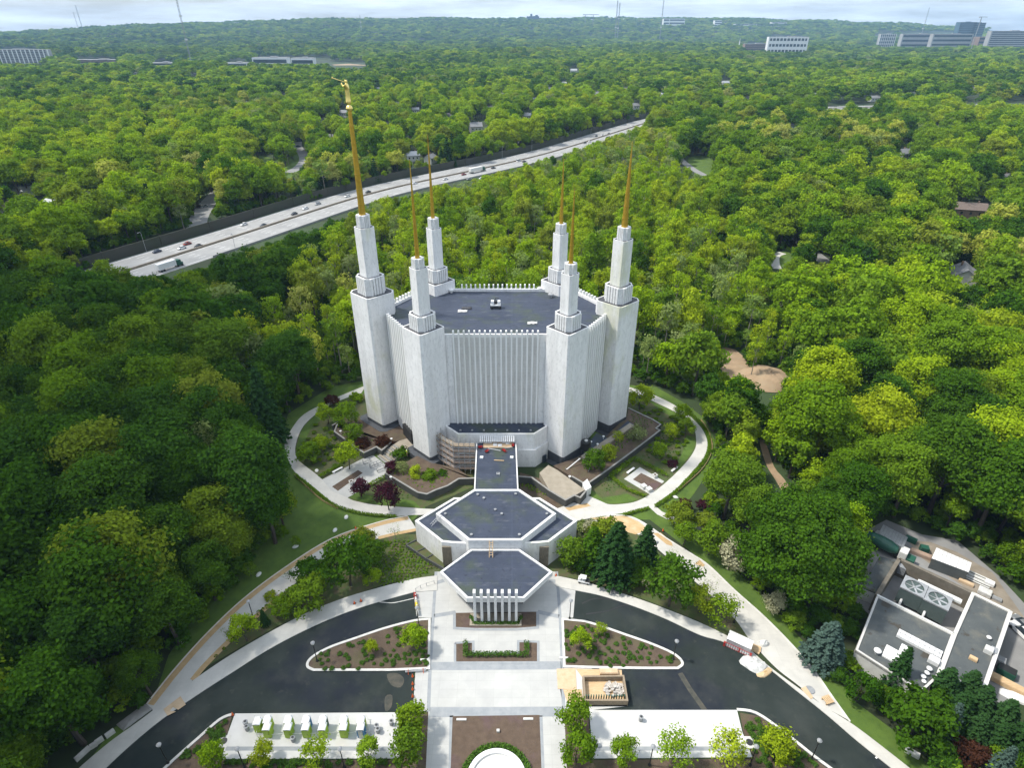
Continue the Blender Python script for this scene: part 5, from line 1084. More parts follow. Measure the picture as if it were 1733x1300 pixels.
def chiller(px, py, lab, zt=4.6):
    p = P(px, py, zt); t = thing('cooling_unit', lab, 'cooling unit', (p.x, p.y, .25), uang, 'cooling units in the plant court')
    h = zt-.25
    mb = MB(); mb.box((0, 0, h*.55), (4.0, 3.9, h*.8)); mb.build('casing', M['plant_green'], t, world=False)
    mb = MB(); mb.ring([(-2.05, -2.0), (2.05, -2.0), (2.05, 2.0), (-2.05, 2.0)], .35, h*.95, h+.05); n = 24
    vs = []
    for k in range(n):
        a = 2*math.pi*k/n; vs.append((1.62*math.cos(a), 1.62*math.sin(a), h))
        s = 2.0/max(abs(math.cos(a)), abs(math.sin(a))); vs.append((s*math.cos(a), s*math.sin(a), h))
    mb.add(vs, [(2*k, 2*k+1, (2*k+3) % (2*n), (2*k+2) % (2*n)) for k in range(n)]); mb.build('top_panel', M['steel'], t, world=False)
    mb = MB(); mb.lathe((0, 0, h-.5), [(1.6, 0), (1.6, .02)], 24); mb.build('fan_well', M['dark'], t, world=False)
    mb = MB()
    for k in range(6):
        a = math.pi*k/3; mb.box((.8*math.cos(a), .8*math.sin(a), h-.2), (1.5, .30, .06), a, R(18))
    mb.lathe((0, 0, h-.3), [(.3, 0), (.3, .25), (.1, .3)], 12); mb.build('fan', M['steel'], t, world=False)
    mb = MB(); mb.tube([(-1.0, -2.0, 1.6), (-1.0, -3.0, 1.8), (-1.0, -3.6, .2)], .22, 8); mb.build('pipe', M['white'], t, world=False)
chiller(1548, 993, 'left cooling unit with round roof fan in the plant court'); chiller(1588, 1013.5, 'right cooling unit with round roof fan in the plant court')
def unit(name, px, py, z, size, m, lab, cat, lidm=None, ribs=0, rz=None):
    p = P(px, py, z+size[2]); t = thing(name, lab, cat, (p.x, p.y, z), uang if rz is None else rz)
    mb = MB(); mb.box((0, 0, size[2]/2), size); mb.build('casing', M[m], t, world=False, bevel=.04)
    mb = MB()
    if ribs:
        for k in range(ribs): mb.box((-size[0]/2+size[0]*(k+.5)/ribs, 0, size[2]+.03), (.06, size[1], .06))
        mb.box((0, 0, size[2]+.03), (size[0], .07, .08)); mb.build('rib', M['grey'], t, world=False)
    else: mb.box((0, 0, size[2]+.04), (size[0]*.92, size[1]*.9, .08)); mb.build('lid', M[lidm or m], t, world=False)
    return t
unit('duct_cover', 1590, 1000, 3.8, (7.4, 1.0, .5), 'yellow' if False else 'offwhite', 'long cream duct behind the cooling units', 'duct', rz=uang)
unit('air_handler', 1556.5, 1088.5, ZR-.2, (6.8, 1.7, .6), 'white', 'long white ribbed air handler on the grey roof', 'air handler', ribs=9)
unit('roof_unit', 1582, 1116, ZR-.2, (1.6, 1.2, .9), 'white', 'small white unit at the right end of the air handler', 'roof unit'); unit('roof_unit', 1533, 1099, ZR-.2, (1.6, 1.6, 1.2), 'white', 'small white unit behind the flat white platform', 'roof unit')
unit('roof_platform', 1515, 1110, ZR-.2, (3.4, 2.9, .35), 'white', 'flat white platform on the roof behind the spruce', 'platform'); unit('roof_unit', 1675, 1098, ZR-.2, (1.2, 1.2, 1.0), 'offwhite', 'pale roof unit near the far right edge of the service roof', 'roof unit'); unit('roof_unit', 1648, 1114, ZR-.2, (1.2, .8, .5), 'wood', 'small tan box in the middle of the right hand service roof', 'roof unit'); unit('roof_unit', 1683, 1101, ZR-.2, (1.0, 1.6, .4), 'steel', 'steel pipe frame beside the far right roof unit', 'roof unit')
for x, y, s, lab in ((1484, 1105, .75, 'large white mushroom vent at the left of the grey roof'), (1572, 1134, .55, 'topmost white vent in the cluster behind the dark hedge'), (1568, 1141, .5, 'second white vent in the cluster behind the dark hedge'), (1562, 1147, .5, 'third white vent in the cluster behind the dark hedge'), (1563, 1155, .45, 'lowest white vent in the cluster behind the dark hedge'), (1673, 1081, .5, 'small white vent on the right hand service roof')):
    p = P(x, y, ZR); t = thing('roof_vent', lab, 'vent', (p.x, p.y, ZR-.2), 0, 'white vents on the service roof')
    mb = MB(); mb.lathe((0, 0, 0), [(.5*s, 0), (.5*s, .7*s)], 14); mb.build('stem', M['grey'], t, world=False)
    mb = MB(); mb.lathe((0, 0, .7*s), [(.6*s, 0), (.8*s, .15*s), (.8*s, .4*s), (.5*s, .6*s), (.25*s, .75*s)], 16); mb.build('cap', M['white'], t, world=False)
t = thing('picket_fence', 'old wooden slat fence below the service building', 'fence', tuple(P(1478, 1118)))
l = resample([Vector(P(1446, 1108).xy), Vector(P(1480, 1130).xy), Vector(P(1506, 1148).xy)], .45)
mb = MB(); a_ = math.atan2(l[-1].y-l[0].y, l[-1].x-l[0].x)
for p in l: mb.box((p.x, p.y, .85), (.22, .05, 1.7), a_)
mb.build('slat', M['old_wood'], t); mb = MB(); mb.ribbon([tuple(p) for p in l], .1, .4, .55); mb.ribbon([tuple(p) for p in l], .1, 1.3, 1.45); mb.build('rail', M['old_wood'], t)
# yard vehicles and stores
cm = thing('mixer_truck', 'green and white concrete mixer truck in the service yard', 'mixer truck', tuple(P(1497, 936)), uang)
mb = MB(); mb.box((-.3, 0, .95), (9.4, 1.0, .4)); mb.build('chassis', M['black'], cm, world=False)
mb = MB(); n = 18; prof = [(-4.2, .45, 2.9), (-3.2, 1.05, 2.6), (-1.2, 1.35, 2.35), (.6, 1.3, 2.15), (1.9, .8, 2.0), (2.2, .3, 1.95)]
vs = [(x, r*math.cos(2*math.pi*k/n), z+r*math.sin(2*math.pi*k/n)) for x, r, z in prof for k in range(n)]
mb.add(vs, [(i*n+k, i*n+(k+1) % n, (i+1)*n+(k+1) % n, (i+1)*n+k) for i in range(5) for k in range(n)] + [tuple(range(n)), tuple(range(5*n, 6*n))]); mb.build('drum', M['teal'], cm, world=False, smooth=False)
mb = MB(); mb.box((3.1, 0, 2.0), (1.5, 2.3, 2.0)); mb.build('cab', M['offwhite'], cm, world=False, bevel=.12); mb = MB(); mb.box((4.6, 0, 1.4), (1.6, 2.0, .9)); mb.build('bonnet', M['teal'], cm, world=False, bevel=.12)
mb = MB(); mb.box((3.86, 0, 2.45), (.06, 2.0, .8)); mb.build('window', M['glass'], cm, world=False)
mb = MB(); mb.add([(-4.9, -.9, 2.0), (-4.0, -.9, 3.6), (-4.0, .9, 3.6), (-4.9, .9, 2.0), (-4.3, -.5, 2.2), (-4.3, .5, 2.2)], [(0, 1, 2, 3), (0, 3, 5, 4), (1, 4, 5, 2)]); mb.build('chute', M['offwhite'], cm, world=False)
for x in (-3.6, -2.2, 4.2):
    for s in (-1, 1): mb = MB(); mb.tube([(x, s*.75, .55), (x, s*1.2, .55)], .55, 14); mb.build('wheel', M['black'], cm, world=False)
pk = thing('pickup_truck', 'white pickup truck parked beside the grey cabin in the service yard', 'pickup truck', tuple(P(1482, 912)), uang)
mb = MB(); mb.box((0, 0, .8), (5.4, 1.9, .6)); mb.box((1.9, 0, 1.0), (1.3, 1.8, .4)); mb.build('body', M['white'], pk, world=False, bevel=.1); mb = MB(); mb.box((.4, 0, 1.5), (1.7, 1.65, .7)); mb.build('cab', M['white'], pk, world=False, bevel=.15)
mb = MB(); mb.box((1.28, 0, 1.5), (.08, 1.5, .5)); mb.box((.4, .84, 1.5), (1.3, .04, .45)); mb.box((.4, -.84, 1.5), (1.3, .04, .45)); mb.build('window', M['glass'], pk, world=False); mb = MB(); mb.box((-1.6, 0, 1.12), (1.9, 1.6, .06)); mb.build('cargo_bed', M['black'], pk, world=False)
for a in (-1.7, 1.7):
    for b in (-.8, .8): mb = MB(); mb.tube([(a, b-.12, .38), (a, b+.12, .38)], .38, 12); mb.build('wheel', M['black'], pk, world=False)
def cabin(name, corners, z, wallm, roofm, lab, cat, ridge=False):
    pts = PX(corners, z); c = sum(pts, Vector())/4; t = thing(name, lab, cat, (c.x, c.y, 0))
    mb = MB(); mb.prism([(c.x+(p.x-c.x)*.97, c.y+(p.y-c.y)*.97) for p in pts], 0, z-.1, top=False); mb.build('wall', M[wallm], t)
    mb = MB(); a, b, d, e = pts; zr = z+(.5 if ridge else .12); m1, m2 = (a+e)/2, (b+d)/2
    for k in range(9):
        f0, f1 = k/9, (k+.93)/9
        for q0, q1, q2, q3 in ((a.lerp(b, f0), a.lerp(b, f1), m1.lerp(m2, f1), m1.lerp(m2, f0)), (m1.lerp(m2, f0), m1.lerp(m2, f1), e.lerp(d, f1), e.lerp(d, f0))):
            up = lambda q, r: (q.x, q.y, r)
            za, zb = (z, zr) if q0 is not None and (q0-a.lerp(b, f0)).length < 1e-6 else (zr, z)
            mb.add([up(q0, za), up(q1, za), up(q2, zb), up(q3, zb)], [(0, 1, 2, 3)])
    o = mb.build('roof', M[roofm], t); o.modifiers.new('t', 'SOLIDIFY').thickness = -.12
    return t
cabin('site_cabin', [(1495, 888), (1537, 910), (1529, 928), (1487, 903)], 3.0, 'grey', 'steel', 'grey metal roofed site cabin beside the mixer truck', 'cabin')
cabin('storage_container', [(1585, 927), (1645, 953), (1640, 969), (1577, 945)], 2.8, 'gravel_roof', 'white', 'long storage shed with white ribbed roof along the yard edge', 'shed')
unit('site_skip', 1559, 936, .02, (4.0, 1.2, .7), 'sheet', 'orange boom platform lying in the service yard', 'platform', rz=uang+.1)
unit('yard_bin', 1543, 911, .02, (2.2, 1.0, 1.0), 'teal', 'small dark green bin beside the grey cabin', 'bin', rz=uang)
unit('yard_machine', 1566, 926, .02, (1.6, 1.3, 1.3), 'teal', 'small green machine behind the orange platform', 'machine', rz=uang+.4)
unit('dumpster', 1706, 1133, .02, (2.6, 1.7, 1.4), 'teal', 'dark green dumpster by the right wall of the service building', 'dumpster', 'black', rz=uang); unit('dumpster', 1693, 1115, .02, (1.8, 1.4, 1.6), 'grey', 'grey bin behind the dark green dumpster', 'dumpster', rz=uang)
t = thing('pipe_stack', 'bundle of white pipes lying in the service yard', 'pipes', tuple(P(1650, 979)), uang)
for k in range(6): mb = MB(); mb.tube([(-3.2, -1.4+.5*k, .25+.1*(k % 2)), (2.6, -1.4+.5*k, .25+.1*(k % 2))], .14, 8); mb.build('pipe', M['offwhite'], t, world=False)
for x, y, m, sz, lab in ((1636, 985, 'cardboard', (2.6, .8, .5), 'orange crate stack in front of the white pipes'), (1668, 1000, 'tarp', (2.2, 1.8, .8), 'white sheeted material heap at the yard edge'), (1676, 985, 'white', (1.6, 1.2, .7), 'white bags beside the pipe ends'), (1688, 1013, 'steel', (1.6, .9, .4), 'pale metal sheet at the yard corner'), (1700, 1152, 'wood', (6.0, 1.4, .9), 'long tan timber stack below the dumpster'), (1727, 1170, 'cardboard', (3.0, 1.0, .6), 'orange tan boards at the right edge below the dumpster')):
    unit('material_stack', x, y, .02, sz, m, lab, 'stack', rz=uang)
lumpy('sheeted_pile', [(1690, 1166), (1710, 1170), (1740, 1184), (1760, 1196), (1750, 1202), (1715, 1188), (1690, 1174)], .9, M['white'], 'long white sheeted heap below the timber stack at right', 'sheeted heap', 14)

# ================================================================ houses among the trees
def house(px, py, L, W, rz, wallm, roofm, lab, h=5.0, wing=False):
    p = P(px, py, h); t = thing('house', lab, 'house', (p.x, p.y, float(terrain(p.x, p.y))), rz)
    mb = MB(); mb.box((0, 0, h/2), (L, W, h)); mb.add([(-L/2, -W/2, h), (-L/2, W/2, h), (-L/2, 0, h+W*.34), (L/2, -W/2, h), (L/2, W/2, h), (L/2, 0, h+W*.34)], [(0, 2, 1), (3, 4, 5)])
    if wing: mb.box((L*.2, -W*.6, h*.45), (L*.35, W*.5, h*.9))
    mb.build('wall', M[wallm], t, world=False)
    mb = MB(); e = .5; zr = h+W*.34+.1; ze = h-.2
    for s in (-1, 1): mb.add([(-L/2-e, s*(W/2+e), ze), (L/2+e, s*(W/2+e), ze), (L/2+e, 0, zr), (-L/2-e, 0, zr)], [(0, 1, 2, 3) if s < 0 else (3, 2, 1, 0)])
    if wing: mb.add([(L*.2-L*.2, -W*.9, h*.85), (L*.2+L*.2, -W*.9, h*.85), (L*.2+L*.2, -W*.2, h+W*.2), (L*.2-L*.2, -W*.2, h+W*.2)], [(0, 1, 2, 3)])
    r = mb.build('roof', M[roofm], t, world=False); r.modifiers.new('t', 'SOLIDIFY').thickness = -.2
    mb = MB(); mb.box((L*.25, W*.15, h+W*.34), (.8, .8, 2.0)); mb.build('chimney', M['brick'], r, world=False)
    for s in (-1, 1):
        for k in (-1, 0, 1):
            mb = MB(); mb.box((k*L*.3, s*W/2, h*.6), (1.2, .12, 1.4)); mb.build('window', M['glass'], t, world=False)
HOUSES = [(1632, 462, 13, 9, 1.1, 'siding', 'shingle', 'pale grey gabled house in the wood at right beside dark conifers', 5, True), (1641, 352, 16, 9, -.3, 'brick', 'shingle_brown', 'brown roofed house under a bare tree at far right', 5, False), (805, 213, 13, 11, .2, 'siding', 'shingle', 'grey two storey house in the wood beyond the highway', 6, False),
 (1528, 258, 13, 9, .5, 'siding', 'shingle', 'grey hipped house among bright trees at upper right', 5, False), (1508, 250, 8, 6, .7, 'white', 'shingle', 'small white house beside the grey one at upper right', 4, False), (40, 322, 10, 7, .1, 'white', 'steel', 'white roofed house in the left woods', 4, False), (20, 295, 12, 8, .3, 'siding', 'shingle', 'grey house in the left woods above the white roofed one', 5, False),
 (8, 352, 10, 8, .4, 'siding', 'shingle_brown', 'brown roofed house at the left edge of the photo', 5, False), (583, 190, 10, 8, -.4, 'white', 'shingle', 'white house behind the golden statue spire', 5, False), (604, 205, 9, 7, .3, 'white', 'shingle', 'pale house just right below the golden statue', 5, False), (703, 185, 9, 7, .2, 'white', 'steel', 'white house in the wood above the left spires', 4.5, False), (735, 168, 10, 7, 0, 'white', 'shingle', 'white gabled house above the back left spire', 5, False),
 (698, 262, 11, 8, .3, 'white', 'steel', 'white shed by the highway left of the spires', 4.5, False), (728, 266, 10, 7, 1.2, 'siding', 'shingle', 'pale house by the highway behind the back left spire', 4.5, False), (892, 195, 9, 7, .2, 'white', 'steel', 'white house left of the bend of the highway', 4.5, False), (971, 118, 16, 10, 0, 'white', 'steel', 'white roofed house in the far middle woods', 5, False), (1165, 112, 14, 10, .2, 'siding', 'shingle', 'pale house in the far woods at top centre right', 6, False),
 (1228, 137, 14, 9, .1, 'white', 'steel', 'bright white house in the far woods at upper right', 6, False), (1445, 133, 12, 9, 0, 'white', 'steel', 'tiny white house in the upper right woods', 5, False), (1480, 165, 14, 9, .1, 'white', 'shingle', 'white house by the far road at upper right', 5, False), (1076, 178, 12, 9, .4, 'white', 'shingle', 'white house beyond the distant end of the highway', 5, False), (1520, 283, 12, 8, 1, 'siding', 'shingle_brown', 'brown roofed house below the grey hipped one at upper right', 5, False), (1287, 335, 8, 6, .4, 'siding', 'shingle', 'small pale house behind the park path at right', 4, False), (1393, 270, 8, 6, .8, 'siding', 'shingle', 'small grey house beside a dark conifer at upper right', 4, False)]
for a in HOUSES: house(*a)
# more roofs that peep out of the far woods
hr = random.Random(21); HIDDEN = []
for x, y in ((655, 210), (672, 176), (690, 232), (760, 196), (775, 158), (830, 182), (850, 160), (905, 168), (930, 150), (955, 140), (1010, 158), (1060, 150), (1120, 160), (560, 232), (545, 205), (640, 150), (118, 300), (70, 270), (150, 330), (90, 345), (1340, 215), (1420, 235), (1585, 215), (1660, 250), (1700, 300), (1475, 300), (1380, 160), (1545, 158), (1650, 150), (1260, 165), (1190, 178), (480, 160), (420, 175), (330, 128), (230, 125)):
    k = hr.random(); house(x, y, hr.uniform(9, 13), hr.uniform(7, 9), hr.uniform(-.6, .6), 'white' if k < .5 else 'siding', 'steel' if k < .4 else 'shingle', 'pale house half hidden by trees in the far woods', 4.5)
    HIDDEN.append((x, y))
for o in bpy.data.objects:
    if o.get('label') == 'pale house half hidden by trees in the far woods': o['group'] = 'houses half hidden in the far woods'

# ================================================================ far buildings, masts
def far_building(name, px, py_base, py_top, wpx, depth, wallm, lab, floors=8, bays=12, rz=0.0, fins=False, cat='building', dist=None):
    """stands on the ground where its foot is seen, or at a given distance when trees hide the foot"""
    if dist is None: b = P(px, py_base, 0)
    else:
        u = (px-CX)/FPX; v = (CY-py_base)/FPX; y = dist; b = Vector((u*dist/(_cp+v*_sp), dist, 0))
    z0 = float(terrain(b.x, b.y)); zt = zat(b.x, b.y, py_top); w = wpx/FPX*math.hypot(math.hypot(b.x, b.y), CAM_H); h = max(zt-z0, 6)
    t = thing(name, lab, cat, (b.x, b.y, z0), rz)
    mb = MB(); mb.box((0, depth/2, h/2), (w, depth, h)); mb.build('wall', M[wallm], t, world=False)
    mb = MB(); mb.box((0, depth/2, h+.4), (w+.6, depth+.6, .8)); mb.box((w*.1, depth/2, h+2.0), (w*.2, depth*.5, 3.0)); mb.build('roof', M['tower_grey' if wallm != 'tower_glass' else 'tower_glass'], t, world=False)
    fh = h/floors
    for k in range(floors): mb = MB(); mb.box((0, -.05, fh*(k+.55)), (w*.94, .3, fh*.45)); mb.build('window_band', M['glass'], t, world=False)
    if fins:
        mb = MB()
        for q in range(bays+1): mb.box((-w/2+w*q/bays, -.6, h/2), (w/bays*.22, 1.4, h+1.5))
        mb.build('fin', M['white'], t, world=False)
    return t
far_building('apartment_block', 28, 108, 84, 80, 22, 'tower_grey', 'long grey apartment slab at the left edge below the horizon', 10, 16, .12, True)
far_building('office_building', 1330, 90, 62, 52, 40, 'white', 'white columned office block in the woods at upper right', 3, 11, -.1, True)
far_building('brick_building', 1278, 88, 74, 32, 30, 'brick', 'dark brick block left of the white columned office', 4, 10)
far_building('office_building', 1498, 80, 57, 20, 25, 'tower_grey', 'small pale office block with sloping side on the far ridge at right', 5, 8, 0, True)
far_building('office_building', 1552, 82, 57, 46, 30, 'tower_grey', 'long dark low office building on the far ridge at right', 4, 18)
far_building('office_building', 1606, 84, 57, 50, 30, 'tower_grey', 'long pale low building in front of the glass towers', 4, 16)
far_building('glass_tower', 1626, 80, 37, 20, 40, 'tower_glass', 'broader left one of the two blue glass towers on the ridge', 14, 8)
far_building('glass_tower', 1645, 80, 38, 15, 40, 'tower_glass', 'narrower right one of the two blue glass towers on the ridge', 14, 6)
far_building('hotel_block', 1702, 86, 52, 50, 30, 'tower_grey', 'stepped grey block at the far right of the horizon', 10, 14)
far_building('hotel_block', 1668, 84, 62, 24, 50, 'brick', 'low brown building between glass towers and grey block', 4, 8)
far_building('school_building', 457, 104, 97, 50, 30, 'white', 'long white roofed school building far beyond the left woods', 1, 16)
far_building('school_building', 512, 106, 98, 32, 30, 'white', 'shorter white school building beside bare soil at upper left', 1, 10)
far_building('school_building', 400, 111, 106, 30, 25, 'white', 'low white building left of the long school roof', 2, 10)
far_building('school_building', 275, 111, 106, 34, 25, 'siding', 'low pale building far in the left woods', 2, 10)
far_building('school_building', 165, 107, 101, 60, 30, 'brick', 'long low brown building in the left woods right of the apartment slab', 2, 16)
far_building('hall_building', 902, 35, 27, 18, 90, 'tower_glass', 'dark distant block with two towers on the centre horizon', 5, 8, dist=7600)
far_building('tower_block', 899, 35, 23, 3, 40, 'tower_glass', 'left thin tower of the distant block on the centre horizon', 6, 2, dist=7590); far_building('tower_block', 908, 35, 25, 4, 40, 'tower_glass', 'right thin tower of the distant block on the centre horizon', 6, 2, dist=7590)
for px, top, w, lab in ((1127, 31, 8, 'small pale block right of the tall masts on the horizon'), (1145, 31, 22, 'wide pale block on the horizon right of centre'), (1215, 34, 10, 'small block on the horizon above the brick building'), (1262, 40, 30, 'long white low block on the ridge above the brick building'), (1318, 37, 20, 'white low block on the ridge above the columned office')):
    far_building('distant_block', px, 44, top, w, 60, 'white', lab, 3, 8, dist=6500)
sandp = MB(); sandp.sheet(PX([(562, 109), (590, 107.5), (622, 110), (600, 113), (575, 113)], 0.0), 0.4); struct('bare_ground', sandp, M['dirt'])
p = P(1250, 82); t = thing('church_steeple', 'thin white church steeple rising from the far woods at upper right', 'steeple', (p.x, p.y, float(terrain(p.x, p.y))))
zt = zat(p.x, p.y, 62); mb = MB(); mb.box((0, 0, (zt-8)/4), (5, 5, (zt-8)/2)); mb.build('tower', M['white'], t, world=False); mb = MB(); mb.lathe((0, 0, (zt-8)/2), [(3.2, 0), (.1, (zt-8)/2+8)], 8); mb.build('spire', M['white'], t, world=False)
def mast(px, py_base, py_top, w, lab, dist, taper=1.0):
    u = (px-CX)/FPX; v = (CY-py_base)/FPX; b = Vector((u*dist/(_cp+v*_sp), dist, 0)); z0 = float(terrain(b.x, b.y))
    zt = zat(b.x, b.y, py_top); t = thing('radio_mast', lab, 'mast', (b.x, b.y, z0)); h = zt-z0
    mb = MB(); s = w/2
    for a, c in ((-s, -s), (s, -s), (0, s)): mb.tube([(a, c, 0), (a*taper, c*taper, h)], w*.16, 5)
    n = max(8, int(h/(w*2.2)))
    for k in range(n):
        z, z1 = h*k/n, h*(k+1)/n
        mb.tube([(-s, -s, z), (s, -s, z1), (0, s, z), (-s, -s, z1)], w*.09, 4)
    mb.build('lattice', M['grey'], t, world=False)
    mb = MB()
    for z in (.35, .6): mb.box((0, 0, h*z), (w*1.8, w*1.8, w*1.2))
    mb.build('antenna', M['offwhite'], t, world=False)
mast(321, 92, -40, 3.2, 'tall dark guyed radio mast rising out of the left woods past the horizon', 2000)
mast(138, 42, 8, 5, 'right one of two faint thin masts on the left horizon', 6200); mast(131, 42, 20, 4, 'left shorter one of two faint thin masts on the left horizon', 6200)
mast(1043, 34, 0, 6, 'left one of the two tall thin masts on the centre right horizon', 5200); mast(1047, 34, 4, 6, 'right one of the two tall thin masts on the centre right horizon', 5200); mast(1120, 32, -6, 5, 'single tall thin mast right of the pair on the horizon', 5200)
mast(1563, 46, 12, 5, 'thin mast on the far right horizon left of the glass towers', 5200); mast(610, 36, 25, 5, 'short thin mast on the horizon above the golden statue', 6000)
for px, top, lab, d in ((1656, 28, 'tower crane beside the right glass tower', 2900), (990, 24, 'left one of two faint cranes on the centre horizon', 6900), (1003, 24, 'right one of two faint cranes on the centre horizon', 6900)):
    u = (px-CX)/FPX; v = (CY-45)/FPX; b = Vector((u*d/(_cp+v*_sp), d, 0)); z0 = float(terrain(b.x, b.y)); zt = zat(b.x, b.y, top)
    s = d/2900; t = thing('tower_crane', lab, 'crane', (b.x, b.y, z0)); h = zt-z0
    mb = MB(); mb.box((0, 0, h/2), (2.2*s, 2.2*s, h)); mb.build('pole', M['grey'], t, world=False)
    mb = MB(); mb.box((8*s, 0, h), (30*s, 1.8*s, 1.8*s)); mb.box((-8*s, 0, h-1), (5*s, 2.5*s, 3*s)); mb.build('jib', M['grey'], t, world=False)

# ================================================================ VEGETATION
def unit(v): return v/np.maximum(np.linalg.norm(v, axis=1, keepdims=True), 1e-9)
def leaf_mesh(name, pos, nrm, size, m, rng, extra=None):
    n = len(pos); nrm = unit(nrm); ref = unit(rng.normal(size=(n, 3))); t1 = unit(np.cross(nrm, ref)); t2 = np.cross(nrm, t1)
    s = size*rng.uniform(.65, 1.35, (n, 1))*0.5; asp = rng.uniform(.7, 1.0, (n, 1))
    a, b = t1*s, t2*s*asp
    V = np.stack([pos-a-b*.3, pos+b*-1.0, pos+a+b*.2, pos+b], axis=1).reshape(-1, 3)
    me = bpy.data.meshes.new(name)
    me.vertices.add(4*n); me.vertices.foreach_set('co', V.ravel().astype(np.float32))
    me.loops.add(4*n); me.loops.foreach_set('vertex_index', np.arange(4*n, dtype=np.int32))
    me.polygons.add(n); me.polygons.foreach_set('loop_start', np.arange(0, 4*n, 4, dtype=np.int32))
    try: me.polygons.foreach_set('loop_total', np.full(n, 4, dtype=np.int32))
    except Exception: pass
    me.update(calc_edges=True)
    at = me.attributes.new('leaf_var', 'FLOAT', 'FACE'); at.data.foreach_set('value', rng.random(n).astype(np.float32))
    me.materials.append(m); return me
def crown_points(rng, Rr, zc, hz, lobes, tufts, leaves, lr=(.30, .46), low=-.35, spread=.13, droop=0.0, open_=0.0):
    d = unit(rng.normal(size=(lobes*3, 3))); d = d[d[:, 2] > low][:lobes]
    k = len(d); rad = rng.uniform(.42, .88, (k, 1)); lc = d*rad*np.array([Rr, Rr, hz]); lrad = rng.uniform(lr[0], lr[1], k)*Rr
    lc[:, 2] += rng.normal(0, .05, k)*hz
    P_, N_ = [], []
    for i in range(k):
        td = unit(rng.normal(size=(tufts, 3)) + d[i]*.9 + np.array([0, 0, .45])); tp = lc[i] + td*lrad[i]*rng.uniform(.75, 1.08, (tufts, 1))*np.array([1, 1, min(1.0, hz/Rr)])
        if open_: keep = rng.random(tufts) > open_; td, tp = td[keep], tp[keep]
        for j in range(len(td)):
            o = rng.normal(0, spread*Rr, (leaves, 3))*np.array([1, 1, .6]); P_.append(tp[j]+o); N_.append(np.tile(td[j], (leaves, 1)) + rng.normal(0, .42, (leaves, 3)))
    P_ = np.concatenate(P_); N_ = np.concatenate(N_); P_[:, 2] += zc
    if droop: P_[:, 2] -= droop*np.hypot(P_[:, 0], P_[:, 1])**2/Rr
    return P_, N_
def trunk_mesh(name, H, r, m, seed, limbs=5, top=.72, Rr=4.0):
    rg = random.Random(seed); mb = MB(); pts = [(0, 0, -.3)]; x = y = 0
    for k in range(1, 5): x += rg.uniform(-.25, .25); y += rg.uniform(-.25, .25); pts.append((x, y, H*top*k/4))
    mb.tube(pts, [r*1.25, r, r*.75, r*.5, r*.2], 7)
    for k in range(limbs):
        z = H*rg.uniform(.30, .60); a = 6.283*k/limbs+rg.uniform(-.4, .4); l = Rr*rg.uniform(.5, .75)
        mb.tube([(x*.4, y*.4, z), (l*.5*math.cos(a), l*.5*math.sin(a), z+l*.45), (l*math.cos(a), l*math.sin(a), z+l*.75)], [r*.45, r*.3, r*.1], 5)
    return mb.mesh(name, m)
def conifer_points(rng, Rr, H, tiers, arms, leaves, spread=.5):
    P_, N_ = [], []
    for i in range(tiers):
        f = (i+.5)/tiers; z = H*(.08+.9*f); rr = Rr*(1-f)**.85*rng.uniform(.85, 1.1) + .15
        na = max(4, int(arms*(1-f)+4))
        for a in np.linspace(0, 2*np.pi, na, endpoint=False)+rng.uniform(0, 6):
            t = np.sqrt(rng.random(leaves)); p = np.stack([np.cos(a)*rr*t, np.sin(a)*rr*t, z-.28*rr*t+.1*rr], 1) + rng.normal(0, spread*.35, (leaves, 3))*np.array([1, 1, .5])
            P_.append(p); N_.append(np.tile(np.array([np.cos(a)*.6, np.sin(a)*.6, .8]), (leaves, 1))+rng.normal(0, .4, (leaves, 3)))
    return np.concatenate(P_), np.concatenate(N_)
# prototype forms, in metres: tall woodland crown R 5.2, H 18
FORM = {}
def form(key, pts_fn, size, seed, Rr, H, zc, bark='bark', tr=.35, limbs=5):
    rng = np.random.default_rng(seed); p, n = pts_fn(rng); FORM[key] = dict(p=p, n=n, size=size, seed=seed, R=Rr, H=H, zc=zc, bark=bark, tr=tr, limbs=limbs, cr={}, tk=None)
def crown_mesh(key, leaf):
    f = FORM[key]
    if leaf not in f['cr']: f['cr'][leaf] = leaf_mesh('crown', f['p'], f['n'], f['size'], LEAF[leaf], np.random.default_rng(f['seed']))
    return f['cr'][leaf]
def trunk_of(key):
    f = FORM[key]
    if f['tk'] is None: f['tk'] = trunk_mesh('trunk', f['H'], f['tr'], M[f['bark']], f['seed'], f['limbs'], .74, f['R'])
    return f['tk']
for i in range(5): form('wood%d' % i, lambda r, i=i: crown_points(r, 5.2, 11.0, (6.6, 5.6, 6.2, 5.2, 7.0)[i], 38, 14, 27, (.24, .42), -.4, .12), .43, 100+i, 5.2, 18, 11)
for i in range(2): form('sparse%d' % i, lambda r, i=i: crown_points(r, 4.2, 10.5, 7.6, 30, 10, 16, (.22, .34), -.5, .13, 0, .25), .40, 140+i, 4.2, 18, 10.5, 'pale_bark', .26, 7)
for i in range(2): form('fir%d' % i, lambda r, i=i: conifer_points(r, 3.4, 15, 18, 11, 40), .44, 160+i, 3.4, 15, 7, 'bark', .25, 0)
form('great', lambda r: crown_points(r, 11.5, 12.5, 9.5, 80, 18, 26, (.18, .28), -.3, .05), .50, 170, 11.5, 22, 12.5, 'bark', .6, 7)
for i in range(3): form('round%d' % i, lambda r, i=i: crown_points(r, 2.0, 3.4, 2.1, 22, 8, 13, (.3, .42), -.75), .30, 180+i, 2.0, 5.5, 3.4, 'bark', .10, 4)
